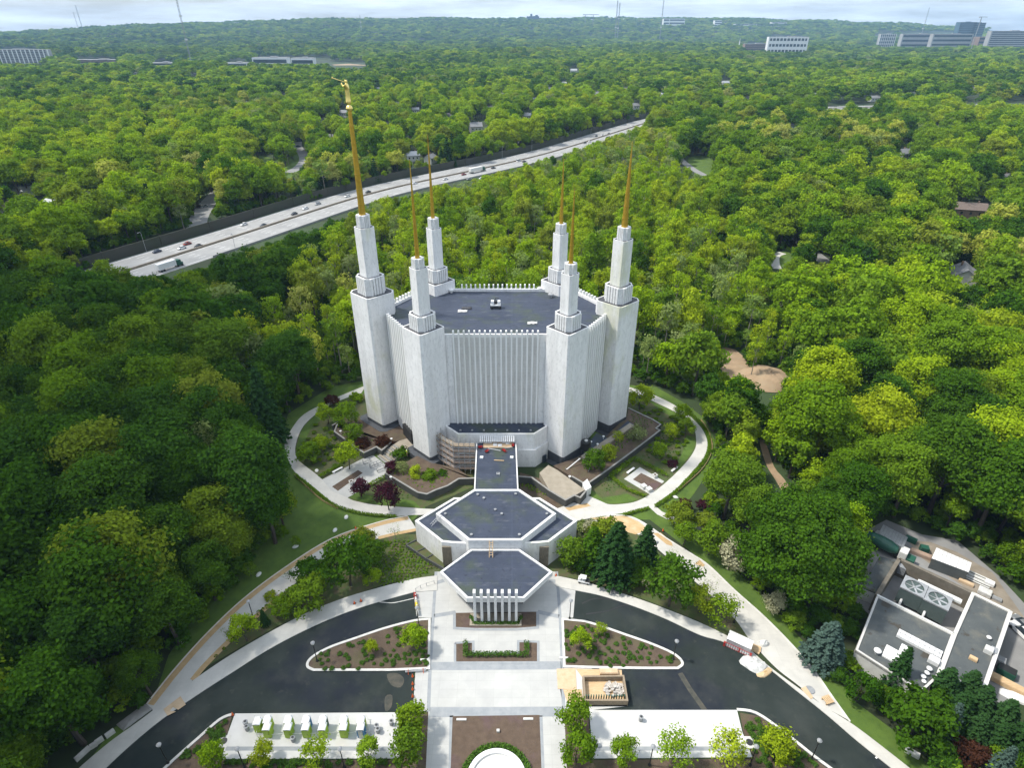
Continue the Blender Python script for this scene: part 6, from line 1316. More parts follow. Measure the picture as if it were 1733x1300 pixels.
form('airy', lambda r: crown_points(r, 2.0, 3.3, 2.0, 24, 8, 7, (.25, .4), -.7, .15, 0, .15), .30, 190, 2.0, 5.3, 3.3, 'bark', .08, 6)
form('wide', lambda r: crown_points(r, 3.0, 2.5, 1.9, 28, 9, 14, (.26, .36), -.4, .09), .36, 195, 3.0, 4.4, 2.5, 'bark', .14, 5)
form('bush', lambda r: crown_points(r, 1.0, .62, .75, 14, 6, 10, (.35, .5), -.4), .24, 200, 1.0, 1.35, .62, 'bark', .05, 0)
form('bare', lambda r: crown_points(r, 1.6, 2.6, 2.0, 18, 5, 4, (.25, .4), -.6, .12, 0, .4), .16, 205, 1.6, 4.6, 2.6, 'pale_bark', .07, 9)
for i in range(4): form('mid%d' % i, lambda r, i=i: crown_points(r, 5.2, 11.0, (6.6, 5.6, 6.2, 7.2)[i], 26, 8, 11), .82, 300+i, 5.2, 18, 11)
form('midsparse', lambda r: crown_points(r, 4.0, 10.8, 7.6, 22, 6, 6, (.22, .34), -.5, .15, 0, .2), .80, 340, 4.0, 18, 10.8, 'pale_bark', .24, 6)
form('midfir', lambda r: conifer_points(r, 3.4, 15, 12, 7, 14), .95, 350, 3.4, 15, 7, 'bark', .25, 0)
for i in range(3): form('far%d' % i, lambda r, i=i: crown_points(r, 5.4, 10.5, (6.4, 5.6, 7.0)[i], 17, 6, 7, (.34, .5)), 1.45, 360+i, 5.4, 18, 10.5)
form('farfir', lambda r: conifer_points(r, 3.4, 15, 8, 5, 8), 1.6, 380, 3.4, 15, 7, 'bark', .25, 0)

def plant(name, label, cat, key, leaf, x, y, z, s, rz, group=None, sz=1.0):
    t = thing(name, label, cat, (x, y, z), rz, group); t.scale = (s, s, s*sz)
    c = bpy.data.objects.new('crown', crown_mesh(key, leaf)); COL.objects.link(c); c.parent = t
    k = bpy.data.objects.new('trunk', trunk_of(key)); COL.objects.link(k); k.parent = t
    return t
def spot(cx, cy, rpx, key, z0=0.0, sz=1.0):
    """ground point and scale of a plant whose crown centre is seen at (cx, cy) with a radius of rpx"""
    f = FORM[key]; s = 1.0
    for _ in range(4):
        p = P(cx, cy, z0+f['zc']*s*sz); w = PJ(p.x, p.y, p.z)[2]; s = rpx/FPX*w/f['R']
    return p.x, p.y, s
def specimen(name, label, cat, key, leaf, cx, cy, rpx, group=None, z0=0.0, sz=1.0):
    x, y, s = spot(cx, cy, rpx, key, z0, sz); return plant(name, label, cat, key, leaf, x, y, z0, s, cx*.7, group, sz)

SP = [
 # drive, pads, islands
 ('garden_tree', 'dark round tree at the plaza corner right of the toilets, upper of the two', 'tree', 'round0', 'mid', 697, 1212, 26), ('garden_tree', 'dark round tree at the plaza corner right of the toilets, lower of the two', 'tree', 'round1', 'mid', 689, 1262, 27),
 ('garden_tree', 'dark round tree left of the empty pad, upper of the two', 'tree', 'round2', 'mid', 972, 1208, 25), ('garden_tree', 'dark round tree left of the empty pad, lower of the two', 'tree', 'round0', 'mid', 978, 1266, 27),
 ('young_tree', 'bright young tree left of the toilet pad beside the utility cover', 'tree', 'round1', 'bright', 358, 1279, 20), ('young_tree', 'bright young tree before the left end of the toilet pad', 'tree', 'round2', 'bright', 443, 1274, 17), ('young_tree', 'bright airy young tree before the middle of the toilet pad', 'tree', 'airy', 'bright', 533, 1274, 23), ('young_tree', 'bright young tree before the right end of the toilet pad', 'tree', 'round0', 'bright', 621, 1272, 20),
 ('young_tree', 'green young tree before the left end of the empty right pad', 'tree', 'round2', 'mid', 1058, 1271, 22), ('young_tree', 'bright airy young tree before the middle of the empty right pad', 'tree', 'airy', 'bright', 1144, 1267, 27), ('young_tree', 'bright airy young tree before the right end of the empty right pad', 'tree', 'airy', 'lime', 1235, 1267, 27), ('young_tree', 'bright round young tree in the bed right of the utility cover', 'tree', 'round1', 'bright', 1318, 1262, 27),
 ('young_tree', 'yellow green young tree at the inner end of the left island', 'tree', 'round0', 'bright', 699, 1075, 20), ('young_tree', 'small yellow green tree in the middle of the left island', 'tree', 'round1', 'bright', 629, 1094, 10), ('young_tree', 'yellow green young tree at the inner end of the right island', 'tree', 'round2', 'bright', 984, 1083, 16), ('young_tree', 'small pale young tree at the top of the right island', 'tree', 'airy', 'bright', 1016, 1064, 10),
 # left slope between walk and drive
 ('garden_tree', 'bright round tree beside the street lamp on the long left walk', 'tree', 'round2', 'bright', 411, 1062, 21), ('conifer_tree', 'small dark cone shaped tree right of the lamp on the long left walk', 'tree', 'fir0', 'conifer', 446, 1046, 9), ('garden_tree', 'dark round evergreen leftmost in the cluster above the left drive', 'tree', 'wide', 'deep', 527, 966, 29), ('garden_tree', 'tallest dark evergreen in the cluster above the left drive', 'tree', 'round2', 'deep', 585, 948, 36), ('garden_tree', 'dark spreading evergreen right of the tallest one above the left drive', 'tree', 'wide', 'deep', 622, 938, 30), ('garden_tree', 'broad mid green spreading tree in front of the evergreens above the left drive', 'tree', 'wide', 'mid', 520, 1004, 36), ('garden_tree', 'low spreading tree at the left front of the cluster above the left drive', 'tree', 'wide', 'mid', 478, 1026, 22), ('young_tree', 'slim yellow green tree right of the dark cluster above the left drive', 'tree', 'round0', 'bright', 628, 974, 14),
 ('bare_shrub', 'bare twiggy shrub on the walk edge left of the dark round evergreen', 'shrub', 'bare', 'grey', 489, 972, 11), ('bare_shrub', 'bare reddish shrub beside the left corner of the annex', 'shrub', 'bare', 'grey', 668, 898, 12), ('bare_shrub', 'olive shrub on the tan strip left of the bright round tree', 'shrub', 'bare', 'olive', 383, 1072, 11), ('garden_shrub', 'small green shrub on the tan strip above the lamp', 'shrub', 'bush', 'bright', 457, 1010, 9), ('garden_shrub', 'low olive shrub overhanging the walk above the dark cluster', 'shrub', 'wide', 'olive', 615, 912, 22),
 ('young_tree', 'small young tree on the left lawn in its round soil pit', 'tree', 'airy', 'mid', 501, 915, 8), ('young_tree', 'small shaded young tree on the left lawn near the wood', 'tree', 'airy', 'mid', 421, 962, 12),
 # right slope
 ('garden_tree', 'bright green round tree touching the right side of the annex', 'tree', 'round1', 'mid', 966, 932, 21), ('conifer_tree', 'big dark spruce in front of the right cluster above the right drive', 'tree', 'fir0', 'conifer', 1043, 935, 42, None, 0.0, .7), ('conifer_tree', 'dark pointed spruce at the back right of the cluster above the right drive', 'tree', 'fir1', 'conifer', 1093, 925, 28, None, 0.0, .75), ('garden_tree', 'yellow green spreading tree at the back of the right cluster', 'tree', 'wide', 'olive', 1022, 900, 30), ('conifer_tree', 'drooping green conifer left of the big dark spruce', 'tree', 'fir1', 'deep', 1004, 925, 32, None, 0.0, .6),
 ('garden_tree', 'dark low tree between the big spruce and the sidewalk', 'tree', 'wide', 'deep', 1078, 968, 27), ('garden_tree', 'dark green tree between annex corner and drooping conifer', 'tree', 'wide', 'deep', 985, 948, 20), ('garden_tree', 'broad dark tree right of the spruces above the right drive', 'tree', 'round2', 'deep', 1140, 982, 38), ('young_tree', 'lime green young tree above the right drive sidewalk', 'tree', 'round0', 'lime', 1187, 1014, 20), ('garden_tree', 'loose grey green tree beside the lamp between right walk and sidewalk', 'tree', 'airy', 'mid', 1223, 1030, 24), ('bare_shrub', 'tan bare shrub on the right walk edge above the lime green tree', 'shrub', 'bare', 'grey', 1205, 990, 13), ('bare_shrub', 'tan bare shrub beside the broad dark tree on the right walk edge', 'shrub', 'bare', 'grey', 1138, 938, 11), ('flowering_shrub', 'pale flowering shrub in the dark gap between evergreens on the right slope', 'shrub', 'round1', 'cream', 1096, 983, 11), ('flowering_shrub', 'white flowering shrub behind the annex right corner', 'shrub', 'airy', 'cream', 1000, 893, 13), ('garden_shrub', 'grey green shrub against the back right corner of the annex', 'shrub', 'bush', 'grey', 983, 892, 12),
 ('garden_shrub', 'upright dark green shrub in the left notch between annex and canopy', 'shrub', 'bush', 'mid', 778, 932, 6), ('garden_shrub', 'upright dark green shrub in the right notch between annex and canopy', 'shrub', 'bush', 'mid', 900, 932, 6),
 ('flowering_tree', 'cream flowering small tree on the grass right of the right walk', 'tree', 'round2', 'cream', 1312, 1020, 16), ('flowering_tree', 'cream and green flowering tree against the great round tree', 'tree', 'round0', 'cream', 1240, 936, 24), ('garden_tree', 'olive round tree over the small side path', 'tree', 'wide', 'olive', 1150, 872, 26), ('garden_tree', 'olive round tree right of the one over the small side path', 'tree', 'wide', 'olive', 1193, 882, 20), ('garden_tree', 'green round tree below the small side path', 'tree', 'round1', 'mid', 1160, 902, 17), ('garden_tree', 'dark green tree between side path and flowering tree', 'tree', 'round2', 'mid', 1205, 910, 24), ('maple_shrub', 'dark purple maple on the right lawn bed beside the olive trees', 'shrub', 'wide', 'purple', 1190, 855, 11), ('maple_shrub', 'low russet maple at the lawn bed left of the purple one', 'shrub', 'wide', 'russet', 1158, 855, 13), ('maple_shrub', 'dark russet tree above the purple maple at right', 'shrub', 'wide', 'russet', 1222, 812, 20),
 # gardens round the temple
 ('maple_shrub', 'purple maple left of the pair by the left plaza hedge', 'shrub', 'round0', 'purple', 609, 823, 15), ('maple_shrub', 'purple maple right of the pair, on the lawn by the retaining wall', 'shrub', 'round1', 'purple', 655, 837, 20), ('maple_shrub', 'purple maple at the foot of the garden stairs', 'shrub', 'round2', 'purple', 663, 792, 11), ('garden_tree', 'lime yellow small tree in the raised bed left of the link building', 'tree', 'round0', 'lime', 702, 800, 11), ('garden_shrub', 'dark green shrub right of the lime yellow tree', 'shrub', 'wide', 'mid', 727, 806, 15), ('garden_shrub', 'small dark shrub by the scaffold foot', 'shrub', 'wide', 'deep', 750, 803, 11), ('garden_shrub', 'grey green shrub beside the garden stairs', 'shrub', 'airy', 'grey', 681, 791, 11), ('flowering_shrub', 'red flowering shrub in the raised bed by the garden stairs', 'shrub', 'bush', 'redflower', 676, 806, 8), ('flowering_shrub', 'smaller red flowering shrub lower in the raised bed', 'shrub', 'bush', 'redflower', 688, 815, 6), ('maple_shrub', 'russet shrub left of the pair below the left tower', 'shrub', 'wide', 'russet', 614, 752, 14), ('maple_shrub', 'russet shrub right of the pair below the left tower', 'shrub', 'wide', 'russet', 648, 749, 14),
 ('garden_tree', 'dark green tree in the bed beside the left ring path', 'tree', 'wide', 'mid', 521, 765, 21), ('garden_tree', 'bright green tree behind the one beside the left ring path', 'tree', 'wide', 'bright', 541, 750, 15), ('garden_tree', 'bright green round tree by the left plaza bench', 'tree', 'round1', 'bright', 587, 769, 19), ('garden_tree', 'tall dark green tree at the left tower foot', 'tree', 'round2', 'mid', 585, 701, 18), ('garden_tree', 'yellow green tree leaning over the upper left ring path', 'tree', 'round0', 'bright', 552, 698, 14), ('garden_tree', 'grey green tree beside the dark apron of the left tower', 'tree', 'round1', 'mid', 598, 733, 15), ('maple_shrub', 'dark russet tree over the upper left ring path', 'shrub', 'wide', 'russet', 562, 678, 13), ('garden_shrub', 'yellow green shrub at the upper left tower foot', 'shrub', 'bush', 'bright', 604, 673, 10), ('garden_shrub', 'dark shrub mound at the landing of the garden stairs', 'shrub', 'bush', 'deep', 678, 768, 13),
 ('garden_tree', 'yellow green tree at the right tower near the upper ring path', 'tree', 'round0', 'bright', 1085, 668, 18), ('garden_tree', 'yellow green tree over the right ring path', 'tree', 'round1', 'bright', 1155, 699, 14), ('garden_tree', 'green tree below the one over the right ring path', 'tree', 'round2', 'mid', 1163, 723, 13), ('young_tree', 'yellow green tree in the middle of the right garden', 'tree', 'airy', 'bright', 1137, 728, 12), ('young_tree', 'green tree in front of the long right retaining wall', 'tree', 'round0', 'bright', 1118, 760, 12), ('garden_tree', 'lime green tree in the raised bed below the front right tower', 'tree', 'round1', 'lime', 1030, 766, 13), ('young_tree', 'small lime tree beside the beige terrace walk', 'tree', 'airy', 'lime', 1047, 739, 9), ('garden_tree', 'dark round tree in the raised bed below the front right tower', 'tree', 'round2', 'deep', 1006, 779, 17), ('young_tree', 'thin grey green tree in the raised bed at right', 'tree', 'airy', 'grey', 1078, 734, 14), ('maple_shrub', 'small purple shrub beside the right ring path', 'shrub', 'bush', 'purple', 1138, 786, 8),
 # service yard side
 ('great_tree', 'great round bright green tree left of the service building', 'tree', 'great', 'deep', 1362, 922, 106), ('spruce_tree', 'blue grey spruce beside the lower left corner of the service building', 'tree', 'fir0', 'blue', 1402, 1090, 38, None, 0.0, .62), ('conifer_tree', 'dark round conifer below the picket fence', 'tree', 'round0', 'deep', 1462, 1162, 25), ('conifer_tree', 'thin dark spruce in front of the white roof platform', 'tree', 'fir1', 'conifer', 1524, 1133, 25), ('garden_tree', 'broad yellow green tree at the lower right above the lawn', 'tree', 'wide', 'deep', 1560, 1212, 58), ('spruce_tree', 'blue grey spruce right of the broad yellow green tree', 'tree', 'fir1', 'blue', 1610, 1222, 22), ('spruce_tree', 'blue grey spruce at the bottom right edge', 'tree', 'fir0', 'blue', 1697, 1296, 24),
]
for i, (x, y, r) in enumerate(((1600, 1160, 32), (1640, 1163, 30), (1660, 1192, 34), (1625, 1200, 32), (1700, 1215, 34), (1690, 1250, 30), (1730, 1250, 34), (1655, 1235, 30))):
    SP.append(('conifer_tree', 'dark conifer in the dense hedge below the service building', 'tree', 'fir%d' % (i % 2), 'conifer', x, y, r, 'dark conifers below the service building', 0.0, .6))
for i, (x, y, r) in enumerate(((1345, 1048, 20), (1388, 1042, 22), (1425, 1015, 22), (1436, 1062, 18), (1330, 1008, 17), (1440, 1120, 18), (1418, 1140, 16), (1488, 1172, 18), (1505, 1192, 16), (1365, 1065, 15), (1410, 1055, 18), (1448, 1035, 16), (1290, 985, 16), (1270, 962, 16))):
    SP.append(('garden_shrub', 'leafy green shrub in the thicket between the great round tree and the grass verge', 'shrub', 'wide', ('mid', 'deep', 'mid', 'deep', 'deep')[i % 5], x, y, r, 'shrubs below the great round tree'))
for i, (x, y, r) in enumerate(((1640, 1275, 30), (1590, 1268, 26), (1700, 1285, 26), (1740, 1290, 30), (1600, 1300, 28))):
    SP.append(('garden_tree', 'small dark leafy tree in the shaded thicket at the bottom right', 'tree', 'wide', ('russet', 'deep', 'mid', 'deep', 'deep')[i], x, y, r, 'small trees in the bottom right thicket'))
for s in SP: specimen(*s)
# low planting: small shrubs in rows in every bed
SHRUBS = []
def inside(p, poly):
    c = False; n = len(poly)
    for i in range(n):
        (x1, y1), (x2, y2) = poly[i], poly[i-1]
        if (y1 > p[1]) != (y2 > p[1]) and p[0] < (x2-x1)*(p[1]-y1)/(y2-y1)+x1: c = not c
    return c
def fill(poly_px, step, label, group, s0, keep=.85, leaf='hedge', z=.05, jit=.25, cap=60):
    poly = [(p.x, p.y) for p in PX(poly_px)]; x0, x1 = min(p[0] for p in poly), max(p[0] for p in poly); y0, y1 = min(p[1] for p in poly), max(p[1] for p in poly); out = []
    y = y0; row = 0
    while y < y1:
        x = x0+(step/2 if row % 2 else 0)
        while x < x1:
            q = (x+rnd.uniform(-jit, jit)*step, y+rnd.uniform(-jit, jit)*step)
            if inside(q, poly) and rnd.random() < keep: out.append(q)
            x += step
        y += step*.8; row += 1
    rnd.shuffle(out)
    for q in out[:cap]:
        o = bpy.data.objects.new('low_shrub', crown_mesh('bush', leaf)); COL.objects.link(o); s = s0*rnd.uniform(.75, 1.25); o.location = (q[0], q[1], z); o.scale = (s, s, s*.8); o.rotation_euler = (0, 0, rnd.uniform(0, 6))
        tag(o, label, 'shrub', group)
fill([(535, 1112), (570, 1096), (640, 1074), (690, 1060), (726, 1056), (726, 1128), (660, 1133), (540, 1134)], 1.15, 'small round shrub planted in the left island', 'shrubs in the left island', .36, .8, cap=72)
fill([(953, 1058), (1010, 1062), (1080, 1088), (1140, 1112), (1145, 1128), (1060, 1130), (955, 1128)], 1.15, 'small round shrub planted in the right island', 'shrubs in the right island', .36, .8, cap=72)
fill([(388, 1216), (368, 1228), (300, 1290), (345, 1292), (378, 1250)], 1.0, 'small dark shrub in the bed left of the toilet pad', 'shrubs left of the toilet pad', .46, .95, cap=45)
fill([(1256, 1212), (1285, 1220), (1345, 1265), (1390, 1298), (1285, 1298), (1262, 1245)], 1.0, 'small dark shrub in the bed right of the empty pad', 'shrubs right of the empty pad', .46, .95, cap=45)
fill([(380, 1291), (678, 1291), (678, 1300), (376, 1300)], .9, 'low clipped shrub in the row in front of the toilet pad', 'shrubs in front of the toilet pad', .5, 1, jit=.1, cap=36)
fill([(520, 725), (545, 715), (600, 760), (590, 778), (552, 800), (520, 780)], 2.2, 'small green shrub in the garden bed inside the left ring path', 'shrubs inside the left ring path', .62, .8, 'mid', cap=34)
fill([(1085, 680), (1150, 712), (1165, 740), (1155, 775), (1125, 790), (1085, 770), (1118, 730), (1075, 690)], 2.2, 'small green shrub in the garden bed inside the right ring path', 'shrubs inside the right ring path', .62, .8, 'mid', cap=36)
# denser ground cover, as whole beds
def cover(name, polys, step, s, leaf, z, seed, size=.22):
    rng = np.random.default_rng(seed); pts = []
    for poly_px in polys:
        poly = [(p.x, p.y) for p in PX(poly_px, z)]; x0, x1 = min(p[0] for p in poly), max(p[0] for p in poly); y0, y1 = min(p[1] for p in poly), max(p[1] for p in poly)
        for y in np.arange(y0, y1, step):
            for x in np.arange(x0, x1, step):
                q = (x+rng.uniform(-.3, .3)*step, y+rng.uniform(-.3, .3)*step)
                if inside(q, poly): pts.append((q[0], q[1], z))
    pts = np.array(pts); k = 9; n = unit(rng.normal(size=(len(pts)*k, 3))+np.array([0, 0, .7])); p = np.repeat(pts, k, 0)+n*s*np.array([1, 1, .8])*rng.uniform(.4, 1, (len(pts)*k, 1)); p[:, 2] = np.maximum(p[:, 2], z+.05)
    me = leaf_mesh(name, p, n, size, LEAF[leaf], rng); o = bpy.data.objects.new(name, me); COL.objects.link(o); tag(o, kind='stuff'); return o
cover('ground_cover', [[(1070, 696), (1104, 713), (1100, 722), (1068, 750), (1058, 745), (1062, 720)], [(1010, 790), (1060, 752), (1050, 745), (1003, 780)]], .95, .38, 'hedge', 1.68, 1)
cover('ground_cover', [[(1120, 728), (1150, 735), (1160, 760), (1140, 770), (1110, 775), (1085, 775), (1118, 745)], [(1015, 810), (1040, 800), (1050, 825), (1020, 835)]], 1.0, .3, 'hedge', .05, 2)
cover('ground_cover', [[(630, 826), (660, 815), (700, 838), (690, 848), (650, 842)], [(548, 722), (575, 745), (600, 765), (560, 780), (545, 760)]], 1.0, .28, 'hedge', .05, 3)
cover('ground_cover', [[(645, 915), (690, 915), (735, 950), (740, 962), (690, 985), (640, 995), (640, 960), (660, 930)], [(950, 960), (985, 930), (1000, 960), (985, 980)], [(460, 1010), (440, 1050), (350, 1125), (400, 1075)], [(690, 925), (705, 921), (748, 956), (724, 947)]], .75, .42, 'mid', .08, 4, .34)
cover('ground_cover', [[(1190, 910), (1240, 950), (1300, 1000), (1370, 1070), (1430, 1130), (1500, 1175), (1540, 1215), (1500, 1215), (1400, 1120), (1300, 1020), (1220, 950)]], 1.4, .5, 'mid', .1, 5, .4)
cover('ground_cover', [[(660, 800), (700, 823), (722, 830), (740, 822), (775, 806), (740, 800), (700, 800), (680, 790)], [(575, 722), (605, 750), (640, 750), (600, 730)], [(1000, 778), (1060, 735), (1070, 745), (1010, 795)]], 1.5, .42, 'mid', 1.68, 21, .3)
def hedge(px, w, h, lab, leaf='hedge', z0=0.0):
    l = resample([Vector(p.xy) for p in PX(px)], .35); rng = np.random.default_rng(len(lab)); k = 34
    c = np.array([(p.x, p.y) for p in l]); n = unit(rng.normal(size=(len(c)*k, 3))+np.array([0, 0, .5])); base = np.repeat(c, k, 0)
    off_ = rng.uniform(-1, 1, (len(base), 3)); p = np.zeros((len(base), 3)); p[:, :2] = base+off_[:, :2]*w/2; p[:, 2] = z0+np.abs(off_[:, 2])*h
    face = rng.random(len(base)) < .55; p[face, 2] = z0+h*rng.uniform(.92, 1.05, face.sum())
    t = thing('hedge', lab, 'hedge', (l[0].x, l[0].y, z0)); p -= np.array([l[0].x, l[0].y, z0])
    me = leaf_mesh('foliage', p, n, .26, LEAF[leaf], rng); o = bpy.data.objects.new('foliage', me); COL.objects.link(o); o.parent = t
hedge([(788, 1090), (788, 1110), (891, 1110), (891, 1090)], .9, .7, 'clipped hedge in a U shape round the front plaza recess'); hedge([(803, 1057), (876, 1057)], .7, .5, 'low clipped hedge in front of the seven white fins')
hedge([(797, 1046), (803, 1055)], .6, .5, 'short hedge left of the seven white fins'); hedge([(882, 1046), (877, 1055)], .6, .5, 'short hedge right of the seven white fins')
hedge([(543, 808), (578, 789)], .9, .8, 'low hedge behind the white bench on the left plaza', 'mid'); hedge([(624, 824), (655, 807)], .9, .8, 'low hedge at the right edge of the left plaza', 'mid')
hedge([(1033, 808), (1072, 778), (1084, 784), (1128, 806)], 1.3, .8, 'dark hedge round the back of the right plaza', 'mid'); hedge([(1033, 808), (1060, 830), (1090, 841)], 1.0, .7, 'dark hedge in front of the right plaza', 'mid')
hedge(smooth([(500, 806), (520, 822), (545, 843), (572, 860), (617, 872), (668, 876)], 3), .8, .6, 'thin hedge along the outer edge of the left ring path', 'mid'); hedge(smooth([(1110, 858), (1130, 845), (1150, 828), (1176, 800), (1193, 778), (1200, 758), (1198, 738), (1186, 718), (1165, 699)], 3), .8, .6, 'thin hedge along the outer edge of the right ring path', 'mid'); hedge([(1057, 873), (1096, 862)], .8, .6, 'short dark hedge at the fork of the right walk', 'mid')
c0 = Vector((fx, fy)); hedge_pts = []
t = thing('hedge', 'curved clipped hedge round the white fountain basin', 'hedge', (fx, fy, 0)); rng = np.random.default_rng(77); a = rng.uniform(.05, 3.09, 2600); rr_ = r0+.55+rng.uniform(-.4, .4, 2600)
p = np.stack([rr_*np.cos(a), rr_*np.sin(a), rng.uniform(.1, .65, 2600)], 1); o = bpy.data.objects.new('foliage', leaf_mesh('foliage', p, unit(rng.normal(size=(2600, 3))+np.array([0, 0, .8])), .26, LEAF['hedge'], rng)); COL.objects.link(o); o.parent = t
cover('ivy', [[(880, 812), (905, 814), (945, 843), (950, 850), (925, 840), (885, 825)]], .7, .4, 'mid', .1, 9, .3)

# ---------------------------------------------------------------- the woods
CLEAR = [
 # temple grounds and drive
 [(75, 1330), (160, 1258), (205, 1215), (252, 1190), (280, 1140), (320, 1085), (365, 1030), (410, 978), (450, 940), (490, 905), (505, 870), (500, 838), (480, 800), (470, 750), (482, 712), (515, 683), (560, 660), (612, 644), (625, 740), (1060, 740), (1062, 646), (1110, 650), (1158, 676), (1190, 705), (1206, 745), (1204, 785), (1178, 835), (1205, 895), (1258, 960), (1325, 1030), (1340, 1050), (1375, 1050), (1430, 1050), (1440, 985), (1455, 900), (1480, 878), (1530, 880), (1570, 900), (1640, 930), (1690, 975), (1720, 1010), (1800, 1060), (1800, 1340)],
 [(205, 446), (300, 412), (430, 374), (560, 330), (660, 308), (660, 330), (600, 350), (590, 362), (560, 372), (520, 388), (480, 400), (420, 422), (340, 448), (310, 455), (265, 470), (215, 455)],
 [(660, 307), (767, 285), (900, 256), (980, 232), (1040, 214), (1085, 203), (1085, 211), (1045, 225), (990, 246), (920, 268), (860, 285), (780, 308), (720, 322), (660, 333)],
 [(1398, 177), (1432, 176), (1432, 184), (1398, 184)], [(1445, 176), (1480, 175), (1480, 181), (1445, 181)], [(1630, 172), (1655, 171), (1655, 177), (1630, 177)], [(1700, 172), (1740, 171), (1740, 178), (1700, 178)],
 [(320, 390), (330, 360), (348, 336), (362, 328), (362, 340), (352, 360), (346, 385)], [(496, 242), (512, 240), (520, 258), (518, 275), (505, 288), (482, 292), (484, 284), (500, 272), (505, 262)], [(430, 262), (458, 262), (470, 272), (448, 276)],
 [(1155, 270), (1165, 285), (1190, 298), (1202, 296), (1204, 270), (1180, 264)], [(1378, 430), (1400, 432), (1402, 444), (1385, 446)], [(1310, 427), (1330, 424), (1342, 438), (1320, 456), (1308, 452)], [(1335, 405), (1350, 402), (1352, 410), (1340, 412)],
 [(1218, 594), (1258, 596), (1266, 638), (1230, 632)], [(1276, 628), (1300, 618), (1328, 626), (1328, 660), (1292, 666)], [(1284, 745), (1298, 750), (1312, 790), (1334, 816), (1340, 838), (1330, 840), (1308, 805)],
 # houses and far buildings
 [(1614, 446), (1650, 444), (1648, 476), (1616, 476)], [(1612, 345), (1668, 342), (1668, 366), (1625, 366)], [(792, 206), (822, 203), (822, 222), (792, 224)], [(1520, 250), (1542, 250), (1546, 266), (1522, 266)], [(20, 318), (58, 315), (58, 330), (24, 330)], [(0, 345), (14, 345), (14, 365), (0, 365)], [(575, 182), (590, 180), (590, 200), (575, 200)], [(694, 258), (708, 256), (708, 270), (694, 270)], [(722, 260), (735, 260), (735, 272), (722, 272)], [(885, 188), (900, 188), (900, 202), (885, 202)],
 [(0, 84), (70, 84), (74, 106), (0, 106)], [(1304, 62), (1358, 62), (1358, 86), (1304, 86)], [(1262, 74), (1294, 74), (1294, 84), (1262, 84)], [(1486, 54), (1510, 54), (1510, 64), (1486, 64)], [(1524, 54), (1640, 54), (1640, 63), (1524, 63)], [(1674, 49), (1733, 49), (1733, 64), (1674, 64)], [(432, 97), (560, 97), (560, 107), (432, 107)], [(385, 105), (420, 105), (420, 111), (385, 111)], [(560, 105), (620, 105), (620, 114), (560, 114)], [(258, 105), (292, 105), (292, 110), (258, 110)], [(135, 100), (195, 100), (195, 106), (135, 106)], [(696, 183), (712, 182), (712, 190), (696, 190)], [(964, 115), (980, 115), (980, 121), (964, 121)], [(1220, 133), (1237, 133), (1237, 140), (1220, 140)], [(1070, 174), (1084, 174), (1084, 182), (1070, 182)], [(1474, 161), (1490, 161), (1490, 168), (1474, 168)],
]
_NW = [(148, 436), (277, 398), (354, 377), (506, 336), (506, 346), (354, 394), (277, 414), (148, 454)]
CLEAR.append(_NW)
for x_, y_ in HIDDEN: CLEAR.append([(x_-4, y_-2), (x_+4, y_-2), (x_+3, y_+1), (x_-3, y_+1)])
def inside_np(px, py, poly):
    c = np.zeros(px.shape, bool); n = len(poly)
    for i in range(n):
        (x1, y1), (x2, y2) = poly[i], poly[i-1]
        if y1 == y2: continue
        c ^= ((y1 > py) != (y2 > py)) & (px < (x2-x1)*(py-y1)/(y2-y1)+x1)
    return c
hwc = np.array([(p.x, p.y) for p in offset(HW, -HWW/2, False)])
def scatter(r0_, r1_, step, seed, shrink):
    rng = np.random.default_rng(seed)
    xs = np.arange(-r1_*.92, r1_*.92, step); ys = np.arange(max(r0_*.5, 20), r1_, step*.9)
    X, Y = np.meshgrid(xs, ys); X = X+(np.arange(len(ys))[:, None] % 2)*step/2; X = X.ravel()+rng.uniform(-.36, .36, X.size)*step; Y = Y.ravel()+rng.uniform(-.36, .36, Y.size)*step
    r = np.hypot(X, Y); k = (r >= r0_) & (r < r1_) & (np.abs(X) < .92*(Y*.87+65)+18) ; X, Y = X[k], Y[k]
    Z = terrain(X, Y); return X, Y, Z, rng
